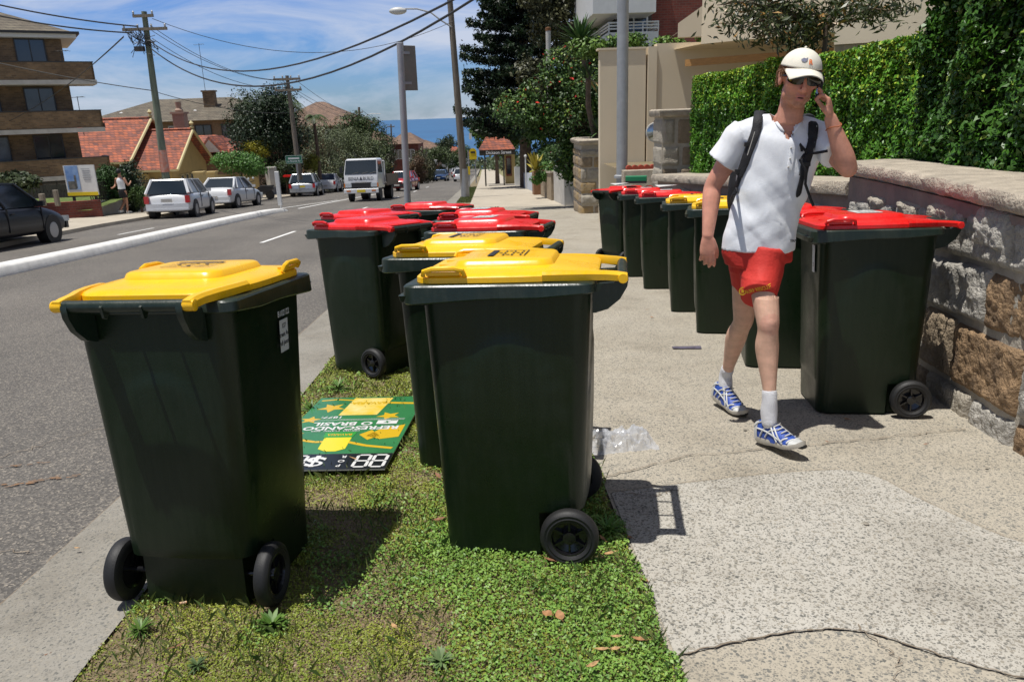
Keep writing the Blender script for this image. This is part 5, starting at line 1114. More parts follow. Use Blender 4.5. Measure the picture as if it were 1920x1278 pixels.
def spiky(mb_pts, n, L_, w, seed, el=(-.3, 1.4), c1=(.03, .07, .02), c2=(.09, .16, .05), dry=.0):
    rng = np.random.default_rng(seed); Vs = []; Fs = []; Cs = []; b = 0
    for k in range(n):
        a = rng.uniform(0, 6.28); e = rng.uniform(*el); l = L_*rng.uniform(.75, 1.1); d = Vector((math.cos(a)*math.cos(e), math.sin(a)*math.cos(e), math.sin(e))); s = d.cross(Vector((0, 0, 1))).normalized()
        col = np.array(c1)+(np.array(c2)-np.array(c1))*rng.random(); col = np.array((.30, .22, .09)) if (e < .0 and rng.random() < dry) else col
        o = Vector(mb_pts); ring = []
        for q, ww in ((0, .5), (.35, 1), (.7, .75), (1, .05)):
            p = o+d*l*q-Vector((0, 0, l*.22*q*q)); ring += [p-s*w*ww/2, p+s*w*ww/2]
        Vs += ring; Cs += [col]*8; Fs += [(b, b+1, b+3, b+2), (b+2, b+3, b+5, b+4), (b+4, b+5, b+7, b+6)]; b += 8
    return [tuple(q) for q in Vs], Fs, np.array(Cs)
def yucca(label, heads, trunk, seed):
    t = thing('yucca', label, 'yucca', (0, 0, 0))
    for i, (p, n, L_, w) in enumerate(heads): V, F_, C_ = spiky(p, n, L_, w, seed+i, dry=.6); obj('leaf_rosette', np_mesh('leaf_rosette', V, F_, M_leaf, C_), t)
    for tk in trunk: c = MB(); c.tube(tk, .075, 8); c.build('trunk', M_bark, t, smooth=60)
    return t
h1 = at_y(1088, 82, 22.2); h2 = at_y(1103, 150, 22.2); tb = at_y(1116, 262, 22.2); tm = at_y(1103, 200, 22.2); h3 = at_y(1124, 248, 22.0)
yucca('tall spiky yucca leaning over the stone pillar, drooping lower leaves', [(tuple(h1), 150, .98, .075), (tuple(h2), 44, .80, .06)], [[tuple(tb), tuple(tm), tuple(h2), tuple(h1)]], 51)
yucca('small spiky yucca on top of the stone pillar', [(tuple(h3), 80, .60, .045)], [[tuple(h3-Vector((0, 0, .25))), tuple(h3)]], 55)
V, F_, C_ = spiky((2.5, 33, 0), 26, 1.0, .16, 61, el=(.2, 1.5), c1=(.16, .17, .03), c2=(.42, .33, .05))
t = thing('plant', 'yellowing broad leaved plant under the big flowering shrub', 'plant', (-.35, 0, GZ(33)+1.15)); obj('leaves', np_mesh('leaves', V, F_, M_leaf, C_), t)
t = thing('concrete_post', 'slender rusty topped concrete post sticking out above the flowering shrub', 'post', tuple(at_y(1029, 125, 27))); c = MB(); c.tube([(0, 0, -1.5), (0, 0, 1.12)], .085, 10); c.build('post', M_ledge, t, smooth=50); c = MB(); c.lathe([(.09, 1.1), (.095, 1.2), (.03, 1.22)], n=12); c.build('rusty_cap', mat('rust', (.18, .08, .03), .9), t)
bl = [(x, y, z, .9, .9, .9) for x, y, z in [(0, 0, 3.6), (1.2, .2, 4.2), (-.8, .1, 5), (.7, 0, 5.8), (1.9, .3, 5.2), (0, 0, 7), (1.6, .2, 6.8), (2.4, 0, 7.8), (.6, .3, 8.4), (-.6, 0, 8.2)]]
tree('tree', 'brown green tree between the dark pine and the white apartments', 'tree', (3.1, 34, GZ(34)), [(1.0, 0, 0), (1.1, 0, 4.0), (1.3, .1, 7)], .2, bl, 15000, .2, (.035, .04, .018), (.10, .10, .04), 44)
bl = [(-1.4, 0, 0, .5, .4, .22), (-.5, 0, .05, .5, .4, .26), (.5, .1, 0, .5, .4, .22), (1.6, 0, .3, .45, .4, .35), (2.0, 0, .9, .35, .35, .55)]
tree('shrub', 'row of leafy plants along the top of the beige wall', 'shrub', (3.9, 18.9, 2.74), [(0, 0, -.5), (0, 0, 0)], .04, bl, 6000, .12, (.03, .08, .015), (.13, .22, .03), 45)
bl = [(x, y, z, .9, 1.4, .9) for x, y, z in [(0, -4, .9), (.2, -2, 1.3), (0, 0, 1.1), (.2, 2, 1.5), (0, 5, 1.3), (.3, 8, 1.6), (0, 11, 1.4)]]
tree('hedge', 'dense dark shrubbery behind the low garden walls down the footpath', 'hedge', (4.0, 42, GZ(42)), [(0, 0, -.3), (0, 0, .6)], .08, bl, 16000, .17, (.018, .045, .010), (.06, .12, .022), 46)
# overhanging thin branches, top right of centre
def twiggy():
    t = thing('tree', 'thin dark branches with narrow leaves hanging over the hedge', 'tree', (0, 0, 0)); rng = np.random.default_rng(9); lm = MB(); P = []; root = at_y(1545, 110, 8.8); C = []
    lm.tube([root-Vector((0, 0, 2.2)), root, at_y(1550, 40, 8.8), at_y(1600, -20, 8.9)], [.035, .03, .022, .015], 6)
    tips = [(1345, 45), (1370, 20), (1390, 55), (1400, 5), (1420, 40), (1440, 15), (1450, 60), (1470, 30), (1490, 70), (1500, 10), (1520, 45), (1535, 80), (1560, 25), (1600, 8), (1640, 5), (1700, 12), (1690, 22), (1345, 10), (1480, 90), (1410, 70)]
    for i, (u, v) in enumerate(tips):
        y = 8.8+rng.uniform(-.6, .6); e = at_y(u, v, y); st_ = at_y(1545+(u-1545)*.15, 60-abs(u-1545)*.1, 8.8); mid = st_.lerp(e, .5)+Vector((0, 0, rng.uniform(-.05, .15))); lm.tube([st_, mid, e], [.016, .010, .004], 5)
        for k in range(150):
            q = rng.uniform(.35, 1.05); p = (st_.lerp(mid, q*2) if q < .5 else mid.lerp(e, q*2-1)); P.append((p.x+rng.normal()*.085, p.y+rng.normal()*.12, p.z+rng.normal()*.075)); C.append(rng.random())
    lm.build('branches', M_bark, t); P = np.array(P); c = np.array(C)[:, None]; CC = np.array((.02, .035, .012))*(1-c)+np.array((.07, .085, .025))*c; CC[rng.uniform(size=len(P)) < .05] = (.28, .15, .03)
    V, Fq, C4 = leaf_quads(P, rng.normal(size=P.shape), .10, .26, CC, rng); obj('leaves', np_mesh('leaves', V, Fq, M_leafg, C4), t)
twiggy()
# steel sign pole on the verge (back of the sign towards us)
sb = Vector((-.88, 8.6, GZ(8.6))); t = thing('sign_pole', 'grey steel pole with the back of a parking sign, behind the red bins', 'sign', tuple(sb)); tpp = at_y(750, 82, 8.6)-sb
c = MB(); c.tube([(.0, 0, -.1), tuple(tpp)], .036, 12); c.lathe([(.037, tpp.z), (.034, tpp.z+.012)], c=(tpp.x, tpp.y, 0), n=12); c.build('pole', M_galv, t, smooth=60)
c = MB(); pq = at_y(766, 128, 8.64)-sb; M_ = Matrix.Rotation(rad(38), 3, 'Z'); c.box(pq, (.20, .012, .45), M=M_); o = c.build('sign_plate', mat('sign_back', (.20, .19, .16), .6, metal=.3, var=.1), t); bevel(o, .004, 1)
c = MB()
for z in (-.15, .15): c.box(pq+Vector((-.035, -.02, z)), (.11, .05, .025), M=M_)
c.build('bracket', M_galv, t)
# bus stop signs, shelter
for (u_, v0_, v1_, y_, lb, big) in ((881, 352, 282, 58, 'near bus stop post with narrow plate, edge of road', 0), (893, 344, 290, 60, 'yellow bus stop sign with rounded top left of the shelter', 1)):
    b_ = at_y(u_, v0_, y_); tp = at_y(u_-3, v1_, y_); t = thing('bus_stop_sign', lb, 'sign', tuple(b_)); c = MB(); c.tube([(0, 0, 0), (0, 0, tp.z-b_.z)], .045, 8); c.build('post', M_galv, t)
    if big:
        c = MB(); h = tp.z-b_.z; poly = [(-.28, h-.35), (.28, h-.35)]+[(.28*math.cos(rad(a)), h+.2+.28*math.sin(rad(a))) for a in range(0, 181, 20)]; c.prism(poly, lambda p: (p[0]-.15, -.08, p[1]), lambda p: (p[0]-.15, -.05, p[1])); c.build('sign_plate', mat('sign_yellow'), t)
        c = MB(); c.box((-.15, -.09, h+.18), (.34, .02, .13)); c.build('bus_symbol', M_ink, t)
    else:
        c = MB(); c.box((0, -.05, 1.25), (.16, .02, .6)); c.build('sign_plate', mat('sign_yellow'), t)
bs = thing('bus_shelter', 'small bus shelter with red tiled hip roof and street name board', 'bus shelter', (1.05, 60.5, GZ(60.5)))
c = MB(); hx, z0, z1 = 1.38, 2.72, 3.75; c.add([(-hx, -1, z0), (hx, -1, z0), (hx, 1.6, z0), (-hx, 1.6, z0), (-.75, .3, z1), (.75, .3, z1)], [(0, 1, 5, 4), (1, 2, 5), (2, 3, 4, 5), (3, 0, 4), (3, 2, 1, 0)]); c.build('roof', M_tile, bs)
c = MB(); c.box((0, -.92, 2.52), (2.7, .12, .38)); c.box((0, 1.5, 2.52), (2.7, .12, .38)); fb_ = c.build('fascia', M_dfence, bs); c = MB(); text_mb(c, 'Dickson Street', .34, frame((.1, -.985, 2.52), (1, 0, 0), (0, 0, 1)), bold=.008, width=.93); c.build('lettering', M_wht, fb_, fixn=False)
for x, y in ((-.95, -.9), (.45, -.9), (-.95, 1.4), (1.25, 1.4)): c = MB(); c.box((x, y, 1.2), (.11, .11, 2.4)); c.build('post', M_dfence, bs)
c = MB(); c.box((.95, -.2, 1.25), (.80, .10, 2.3)); pn = c.build('side_panel', M_cream, bs); c = MB(); c.box((.86, -.27, 1.45), (.42, .05, 1.5)); c.build('poster_frame', M_redbrick, pn); c = MB(); c.box((.86, -.30, 1.45), (.3, .02, 1.2)); c.build('poster', M_glass, pn)
c = MB(); c.tube([(0, 0, 0), (0, 0, 1.9)], .04, 8); c.sphere((0, 0, 1.95), .09, 10, 6); o = simple('post', 'thin white topped post in front of the yellowing plant', 'post', c, M_whitew); o.location = (2.5, 47, GZ(47))
# --- grass on the far verge
def verge_far():
    rng = np.random.default_rng(21); n = 60000; y = rng.uniform(6, 58, n)**1.0; x = rng.uniform(-1.18, .45, n); ok = ((y < 26.5) | ((y > 26.5) & (x < -.6+.0*y)))|(y < 26.5); ok &= ~((abs(y-30) < 1.5)); ok &= vnoise(x, y, 1.1, 4) > .28; x, y = x[ok], y[ok]; n = len(x)
    z = np.array([GZ(a) for a in y]); P = np.stack([x, y, z+rng.uniform(.0, .03, n)], 1); t_ = rng.uniform(0, 1, n)[:, None]; C = np.array((.05, .10, .02))*(1-t_)+np.array((.16, .17, .06))*t_
    V, Fq, C4 = leaf_quads(P, rng.normal(size=(n, 3))*[1, 1, .3]+np.array([0, -.3, .2]), .07, .3, C, rng); o = obj('grass', np_mesh('grass', V, Fq, M_leaf, C4)); tag(o, 'patchy grass on the verge farther down the street', 'grass', kind='stuff')
verge_far()
# ================================================================== VEHICLES
def paint(name, c, metal=0): return mat(name, c, .22, metal=metal, coat=.35, spec=.4)
M_cw, M_cs, M_cb, M_cr, M_cbl = paint('white_paint', (.62, .63, .64)), paint('silver_paint', (.42, .44, .46), .6), paint('black_paint', (.006, .007, .010)), paint('red_paint', (.42, .012, .014)), paint('blue_paint', (.015, .05, .14), .3)
MATS['black_paint'].node_tree.nodes['Principled BSDF'].inputs['Coat Weight'].default_value = .08; MATS['black_paint'].node_tree.nodes['Principled BSDF'].inputs['Roughness'].default_value = .35
M_cglass = mat('car_glass', (.015, .022, .028), .06, spec=.9); M_plast = mat('black_plastic', (.015, .015, .015), .6)
M_tail = mat('tail_lamp_red', (.45, .012, .010), .2, spec=.7); M_head = mat('head_lamp', (.45, .48, .50), .12, spec=.8); M_amber = mat('amber_lamp', (.55, .16, .01), .2); M_plateY = mat('plate_yellow', (.65, .50, .03), .5); M_alloy = mat('alloy', (.38, .38, .39), .35, metal=.6)
def car_meshes(L_, W, H, paintm, prof, cab, plate, kind):
    """prof: (y, z_top) along the car rear to front; cab: y of rear belt, rear roof, front roof, front belt, belt height"""
    out = {}; hw = W/2; b = MB(); rings = []
    for y, zt in prof:
        e = 1-.10*max(0, (abs(y)-L_*.38)/(L_*.12))**1.5; w = hw*e; zb = .20+.06*max(0, (abs(y)-L_*.42)/(L_*.08))
        rings.append([(-w*.92, y, zb), (-w*.985, y, zb+.10), (-w, y, (zb+zt)*.5), (-w*.975, y, zt-.10), (-w*.90, y, zt-.02), (-w*.5, y, zt+.012), (0, y, zt+.02),
                      (w*.5, y, zt+.012), (w*.90, y, zt-.02), (w*.975, y, zt-.10), (w, y, (zb+zt)*.5), (w*.985, y, zb+.10), (w*.92, y, zb)])
    b.loft(rings); out['body'] = b.mesh('body', paintm, 180)
    y0, y1, y2, y3, zb = cab; hb, hr = hw*.90, hw*.70; g = MB()
    g.loft([[(hb, y3, zb-.03), (-hb, y3, zb-.03), (-hb, y0, zb-.03), (hb, y0, zb-.03)], [(hr, y2, H-.035), (-hr, y2, H-.035), (-hr, y1, H-.035), (hr, y1, H-.035)]]); out['windows'] = g.mesh('windows', M_cglass, 20)
    r = MB(); r.loft([[(hr+.02, y2+.03, H-.045), (-hr-.02, y2+.03, H-.045), (-hr-.02, y1-.03, H-.045), (hr+.02, y1-.03, H-.045)], [(hr+.015, y2, H-.012), (-hr-.015, y2, H-.012), (-hr-.015, y1, H-.012), (hr+.015, y1, H-.012)], [(hr*.6, y2-.25, H), (-hr*.6, y2-.25, H), (-hr*.6, y1+.2, H), (hr*.6, y1+.2, H)]])
    for s in (-1, 1):
        r.tube([(s*(hb+.004), y3, zb-.02), (s*(hr+.006), y2, H-.03)], .030, 6); r.tube([(s*(hb+.004), y0, zb-.02), (s*(hr+.006), y1, H-.03)], .055, 6)
        ym = lerp(y0, y3, .52); r.tube([(s*(hb+.006), ym, zb-.02), (s*(hr+.01), lerp(y1, y2, .5), H-.03)], .03, 6)
        if y1-y0 > -.2 or True: yq = lerp(y0, y3, .16); r.tube([(s*(hb+.004), yq, zb-.02), (s*(hr+.008), lerp(y1, y2, .08), H-.03)], .06, 6)
    out['roof'] = r.mesh('roof', paintm, 40)
    rear, front = prof[0][0], prof[-1][0]
    m = MB(); m.box((0, rear-.02, .42), (W*.90, .12, .24)); m.box((0, rear-.05, .33), (W*.86, .10, .06)); out['rear_bumper'] = m.mesh('rear_bumper', paintm, 30)
    m = MB(); m.box((0, front+.02, .42), (W*.90, .10, .24)); out['front_bumper'] = m.mesh('front_bumper', paintm if kind != 'old' else M_plast, 30)
    m = MB(); m.box((0, rear-.087, .53 if kind != 'hatch' else .66), (.38, .015, .12)); out['rear_plate'] = m.mesh('number_plate', plate)
    m = MB(); m.box((0, front+.078, .44), (.38, .015, .12)); out['front_plate'] = m.mesh('number_plate', plate)
    zl = prof[1][1]-.17
    m = MB(); m.box((0, 0, 0), (.16, .12, .26)); out['tail'] = (m.mesh('tail_light', M_tail), W*.5-.115, rear+.012, zl)
    zf = prof[-2][1]-.14
    m = MB(); m.box((0, 0, 0), (.34 if kind != 'old' else .44, .10, .14)); out['head'] = (m.mesh('headlight', M_head), W*.5-.22, front+.012, min(zf, .62))
    m = MB(); m.box((0, front+.03, .60), (W*.42, .05, .11)); out['grille'] = m.mesh('grille', M_plast)
    m = MB(); m.box((0, 0, 0), (.16, .09, .12)); out['mirror'] = (m.mesh('mirror', paintm), hw*1.02, y3-.25, zb+.04)
    wr = .30; t = MB(); t.lathe([(wr*.6, -.09), (wr, -.085), (wr, .085), (wr*.6, .09)], axis='x', n=22); tyre = t.mesh('wheel', M_tyre, 35)
    t = MB(); t.lathe([(wr*.64, -.094), (wr*.60, -.098), (wr*.15, -.08), (.02, -.095)], axis='x', n=18); t.lathe([(wr*.64, .094), (wr*.60, .098), (wr*.15, .08), (.02, .095)], axis='x', n=18); rim = t.mesh('rim', M_alloy, 30)
    out['wheel'] = (tyre, rim)
    a = MB(); a.lathe([(.36, -.125), (.36, .125)], axis='x', n=20)
    out['arch'] = a.mesh('wheel_arch', M_plast, 30); out['dims'] = (L_, W)
    d = MB(); d.box((0, 0, 0), (.035, .012, zb-.40)); hd = MB(); hd.box((0, 0, 0), (.03, .14, .03)); out['door'] = (d.mesh('door_seam', M_plast), hd.mesh('door_handle', M_plast), hw*.985, [lerp(y0, y3, .5), lerp(y0, y3, .93)], (zb+.32)/2, lerp(y0, y3, .57), zb-.16)
    return out
def put_car(name, label, cat, mm, x, y, rz, z=None, group=None):
    t = thing(name, label, cat, group=group); t.matrix_world = Matrix.Translation((x, y, (GZ(y)-.06) if z is None else z)) @ SLOPE @ Matrix.Rotation(rz, 4, 'Z')
    L_, W = mm['dims']
    bd = obj('body', mm['body'], t); ss = bd.modifiers.new('round', 'SUBSURF'); ss.levels = ss.render_levels = 1; obj('windows', mm['windows'], t); obj('roof', mm['roof'], t); [obj('wheel_arch', mm['arch'], bd, (s*(W/2-.123), yy, .31)) for s in (-1, 1) for yy in (L_*.5-.80, -L_*.5+.72)]; dm, hm, dx_, dys, dz_, hy_, hz_ = mm['door']; [obj('door_seam', dm, bd, (s*dx_, yy, dz_)) for s in (-1, 1) for yy in dys]; [obj('door_handle', hm, bd, (s*(dx_+.01), hy_, hz_)) for s in (-1, 1)]; obj('grille', mm['grille'], bd)
    rb = obj('rear_bumper', mm['rear_bumper'], t); obj('number_plate', mm['rear_plate'], rb); fb_ = obj('front_bumper', mm['front_bumper'], t); obj('number_plate', mm['front_plate'], fb_)
    for k, nm in (('tail', 'tail_light'), ('head', 'headlight'), ('mirror', 'mirror')):
        me, dx, dy, dz = mm[k]
        for s in (-1, 1): obj(nm, me, t, (s*dx, dy, dz))
    for s in (-1, 1):
        for yy in (L_*.5-.80, -L_*.5+.72): w = obj('wheel', mm['wheel'][0], t, (s*(W/2-.09), yy, .30)); obj('rim', mm['wheel'][1], w)
    return t
def hatch(L_, W, H, p, plate): return car_meshes(L_, W, H, p, [(-L_/2, .55), (-L_/2+.04, .86), (-L_/2+.3, .94), (-.6, .93), (.5, .92), (L_/2-1.0, .90), (L_/2-.5, .80), (L_/2-.12, .68), (L_/2, .50)], (-L_/2+.08, -L_/2+.42, .35, L_/2-.98, .92), plate, 'hatch')
def sedan(L_, W, H, p, plate, kind='sedan'): return car_meshes(L_, W, H, p, [(-L_/2, .58), (-L_/2+.05, .92), (-L_/2+.55, .97), (-.6, .93), (.5, .92), (L_/2-1.1, .90), (L_/2-.5, .80 if kind != 'old' else .84), (L_/2-.10, .68 if kind != 'old' else .78), (L_/2, .50)], (-L_/2+.50, -L_/2+1.15, .30, L_/2-1.12, .93), plate, kind)
g_p = 'cars parked along the far side of the street'
rzv = rad(6); put_car('parked_car', 'white hatchback seen from behind, nearest of the parked white cars', 'car', hatch(4.0, 1.66, 1.42, M_cw, M_ledge), -11.62-math.sin(rzv)*2.0, 28.8+2.0, rzv, group=g_p)
rzv = rad(-3); put_car('parked_car', 'white sedan with boot spoiler parked just beyond the white hatchback', 'car', sedan(4.3, 1.68, 1.42, M_cw, M_ledge), -12.35-math.sin(rzv)*2.15, 35.9+2.15, rzv, group=g_p)
put_car('parked_car', 'silver hatchback with yellow plate seen from behind, beyond the scooter', 'car', hatch(4.1, 1.74, 1.48, M_cs, M_plateY), -12.0, 53.2, rad(4), group=g_p)
put_car('parked_car', 'small white sedan parked right behind the silver hatchback', 'car', sedan(4.2, 1.66, 1.42, M_cw, M_ledge), -12.15, 61.5, rad(3), group=g_p)
put_car('parked_car', 'tall white four wheel drive between the small white sedan and the truck', 'car', hatch(4.4, 1.8, 1.8, M_cw, M_ledge), -12.2, 70, rad(6), group=g_p)
put_car('parked_car', 'shiny black car cut off by the left edge of the photo', 'car', hatch(4.2, 1.75, 1.46, M_cb, M_ledge), -11.5, 18.0, rad(0), group=g_p)
put_car('moving_car', 'red sedan driving toward the viewer behind the steel sign pole', 'car', sedan(4.4, 1.7, 1.40, M_cr, M_ledge, 'old'), -6.0, 58.0, rad(174))
cbl = sedan(4.4, 1.72, 1.42, M_cbl, M_ledge)
put_car('moving_car', 'dark blue car coming down the middle of the road, nearer of two', 'car', cbl, -5.45, 98.5, rad(176))
put_car('moving_car', 'dark blue car mostly hidden behind the other blue one', 'car', cbl, -6.5, 110, rad(176))
cwf = hatch(4.2, 1.7, 1.45, M_cw, M_ledge)
put_car('parked_car', 'white car parked at the near kerb just right of the wooden lamp pole', 'car', cwf, -2.7, 92, 0)
put_car('parked_car', 'tiny white car parked at the far left kerb beside the blue ones', 'car', cwf, -9.4, 108, rad(8))
put_car('parked_car', 'tiny white car left of the wooden lamp pole foot', 'car', cwf, -4.4, 126, rad(2))
# flat bed truck
def truck():
    t = thing('truck', 'white flat bed truck driving toward the viewer, lettering across its nose', 'truck'); y = 38.6
    t.matrix_world = Matrix.Translation((-6.05, y, GZ(y)-.06)) @ SLOPE @ Matrix.Rotation(rad(-4), 4, 'Z')
    w = .84; c = MB(); c.loft([[(-w, 0, .62), (w, 0, .62), (w, 1.6, .62), (-w, 1.6, .62)], [(-w, -.03, .9), (w, -.03, .9), (w, 1.6, .9), (-w, 1.6, .9)], [(-w, .0, 1.34), (w, .0, 1.34), (w, 1.6, 1.34), (-w, 1.6, 1.34)], [(-w*.93, .28, 2.0), (w*.93, .28, 2.0), (w*.93, 1.6, 2.02), (-w*.93, 1.6, 2.02)], [(-w*.85, .42, 2.08), (w*.85, .42, 2.08), (w*.85, 1.5, 2.1), (-w*.85, 1.5, 2.1)]]); cb_ = c.build('cab', M_cw, t, smooth=30); bevel(cb_, .04, 2)
    c = MB(); q = [(-w*.94, -.012, 1.33), (w*.94, -.012, 1.33), (w*.89, .262, 2.0), (-w*.89, .262, 2.0)]; c.add(q+[(x, y_+.04, z) for x, y_, z in q], [(0, 1, 2, 3), (7, 6, 5, 4), (0, 4, 5, 1), (1, 5, 6, 2), (2, 6, 7, 3), (3, 7, 4, 0)]); c.build('windscreen', M_cglass, t)
    for s in (-1, 1):
        c = MB(); q = [(s*(w+.004), .2, 1.38), (s*(w+.004), 1.2, 1.38), (s*(w*.94+.006), 1.2, 1.93), (s*(w*.94+.006), .42, 1.93)]; c.add(q+[(x-s*.05, y_, z) for x, y_, z in q], [(0, 1, 2, 3), (7, 6, 5, 4), (0, 4, 5, 1), (1, 5, 6, 2), (2, 6, 7, 3), (3, 7, 4, 0)]); c.build('side_window', M_cglass, t)
        c = MB(); c.box((s*(w+.14), .08, 1.55), (.14, .05, .28)); c.tube([(s*w, .1, 1.7), (s*(w+.14), .08, 1.72)], .012, 5); c.build('mirror', M_plast, t)
        c = MB(); c.box((s*(w-.20), -.045, .80), (.32, .05, .19)); c.build('headlight', M_head, t); c = MB(); c.box((s*(w-.02), -.03, .80), (.06, .09, .19)); c.build('indicator', M_amber, t)
        c = MB(); c.lathe([(.2, -.1), (.34, -.1), (.34, .1), (.2, .1)], c=(s*(w-.14), .75, .34), axis='x', n=20); wh = c.build('wheel', M_tyre, t, smooth=35); c = MB(); c.lathe([(.2, s*.02), (.1, s*.06)], c=(s*(w-.14), .75, .34), axis='x', n=16); c.build('rim', M_cw, wh)
        c = MB(); c.lathe([(.2, -.2), (.34, -.2), (.34, .2), (.2, .2)], c=(s*(w-.22), 3.6, .34), axis='x', n=20); c.build('wheel', M_tyre, t, smooth=35)
    c = MB(); c.box((0, -.035, .80), (1.02, .04, .24)); c.box((0, -.02, .66), (1.6, .04, .06)); c.build('grille', M_plast, t)
    c = MB(); c.box((0, -.10, .52), (1.72, .10, .22)); bp = c.build('bumper', M_cw, t); bevel(bp, .02, 1); c = MB(); c.box((0, -.155, .52), (.42, .012, .13)); c.build('number_plate', M_plateY, bp)
    for s in (-1, 1): c = MB(); c.box((s*.62, -.152, .53), (.20, .012, .07)); c.build('fog_lamp', M_amber, bp)
    c = MB(); text_mb(c, 'BENJA\u25b2BUILD', .24, frame((0, -.028, 1.10), (1, 0, 0), (0, -.05, 1)), bold=.002, width=.80); 
    if len(c.v) < 20: c = MB()
    c.build('lettering', mat('truck_letters', (.10, .10, .12), .6), cb_, fixn=False)
    c = MB(); text_mb(c, 'MITSUBISHI', .07, frame((0, -.058, .935), (1, 0, 0), (0, 0, 1)), bold=.001, width=1.6); c.build('nose_lettering', M_ledge, cb_, fixn=False)
    c = MB()
    for x in (-.4, .05, .45): c.tube([(x, -.01, 1.35), (x+.3, .02, 1.42)], .010, 4)
    c.build('wiper', M_plast, t)
    c = MB(); c.box((0, 3.3, .80), (1.9, 3.2, .10)); c.box((0, 3.3, .62), (.8, 3.4, .22)); c.build('tray', M_timber, t)
    for s in (-1, 1): c = MB(); c.box((s*.94, 3.3, 1.08), (.05, 3.2, .46)); c.build('side_board', M_timber, t)
    c = MB(); 
    for x in (-.85, .85): c.tube([(x, 1.75, .8), (x, 1.75, 1.95)], .03, 6)
    c.tube([(-.85, 1.75, 1.95), (.85, 1.75, 1.95)], .03, 6); c.build('rack', M_cw, t)
truck()
fl = thing('delivery_truck', 'white box truck far down the hill on the road', 'truck', (at_y(848, 319, 184).x, 184, GZ(184)-.06)); c = MB(); c.box((0, 0, 1.75), (2.2, 4.5, 2.3)); c.build('cargo_box', M_whitew, fl); c = MB(); c.box((0, -2.9, 1.2), (1.9, 1.2, 1.6)); c.build('cab', M_cw, fl); c = MB(); c.box((0, -3.53, 1.5), (1.6, .05, .6)); c.build('windscreen', M_cglass, fl)
for s in (-1, 1): c = MB(); c.lathe([(.4, -.12), (.4, .12)], c=(s*.95, -2.7, .4), axis='x', n=14); c.build('wheel', M_tyre, fl); c = MB(); c.lathe([(.4, -.12), (.4, .12)], c=(s*.95, 1.6, .4), axis='x', n=14); c.build('wheel', M_tyre, fl)
# scooter parked behind the white sedan
t = thing('scooter', 'black scooter parked on the footpath between white sedan and silver hatchback', 'scooter', (-13.2, 46.2, GZ(46)), rad(78))
for y in (-.65, .65): c = MB(); c.lathe([(.15, -.05), (.26, -.05), (.26, .05), (.15, .05)], c=(0, y, .26), axis='x', n=16); w_ = c.build('wheel', M_tyre, t); c = MB(); c.lathe([(.15, -.02), (.15, .02)], c=(0, y, .26), axis='x', n=12); c.build('rim', M_alloy, w_)
c = MB(); c.loft([[(-.12, -.85, .55), (.12, -.85, .55), (.12, -.85, .72), (-.12, -.85, .72)], [(-.18, -.4, .35), (.18, -.4, .35), (.17, -.4, .8), (-.17, -.4, .8)], [(-.16, 0, .28), (.16, 0, .28), (.14, 0, .72), (-.14, 0, .72)], [(-.15, .25, .25), (.15, .25, .25), (.12, .3, .35), (-.12, .3, .35)], [(-.17, .5, .3), (.17, .5, .3), (.15, .52, .95), (-.15, .52, .95)]]); c.build('body', M_cb, t, smooth=50)
c = MB(); c.loft([[(-.13, -.9, .74), (.13, -.9, .74), (.12, -.9, .82), (-.12, -.9, .82)], [(-.15, -.1, .73), (.15, -.1, .73), (.13, -.1, .80), (-.13, -.1, .80)]]); c.build('saddle', M_plast, t)
c = MB(); c.tube([(0, .66, .3), (0, .5, 1.02)], .03, 6); c.tube([(-.33, .42, 1.06), (0, .5, 1.02), (.33, .42, 1.06)], .018, 6); c.build('handlebar', M_plast, t)
c = MB(); c.sphere((.28, .45, 1.22), .07, 8, 6); c.sphere((-.28, .45, 1.22), .07, 8, 6); c.build('mirror', M_head, t)
# ================================================================== PEOPLE
def cat_pts(pts, n=4):
    P = [np.array(p, float) for p in pts]; out = []
    for i in range(len(P)-1):
        p0, p1, p2, p3 = P[max(i-1, 0)], P[i], P[i+1], P[min(i+2, len(P)-1)]
        for k in range(n):
            t = k/n; out.append(.5*((2*p1)+(-p0+p2)*t+(2*p0-5*p1+4*p2-p3)*t*t+(-p0+3*p1-3*p2+p3)*t**3))
    out.append(P[-1]); return out
def limb(mb, pts, n=5, k=14, side=(1, 0, 0), ends=True):
    """pts: (x,y,z,ra,rb); ra along `side`, rb across"""
    q = cat_pts(pts, n); C = [Vector(p[:3]) for p in q]; R_ = [(max(p[3], .002), max(p[4], .002)) for p in q]; rings = []
    for i, c in enumerate(C):
        d = (C[min(i+1, len(C)-1)]-C[max(i-1, 0)]).normalized(); s = Vector(side); x = (s-d*s.dot(d)).normalized(); y = d.cross(x)
        rings.append((c, x, y, R_[i], d))
    out = []
    def ring(c, x, y, ra, rb): return [c+x*math.cos(2*math.pi*j/k)*ra+y*math.sin(2*math.pi*j/k)*rb for j in range(k)]
    if ends:
        c, x, y, (a, b_), d = rings[0]; m_ = min(a, b_)
        for f in (.95, .7, .35): out.append(ring(c-d*m_*f, x, y, a*math.sqrt(1-f*f), b_*math.sqrt(1-f*f)))
    for c, x, y, (a, b_), d in rings: out.append(ring(c, x, y, a, b_))
    if ends:
        c, x, y, (a, b_), d = rings[-1]; m_ = min(a, b_)
        for f in (.35, .7, .95): out.append(ring(c+d*m_*f, x, y, a*math.sqrt(1-f*f), b_*math.sqrt(1-f*f)))
    mb.loft(out)
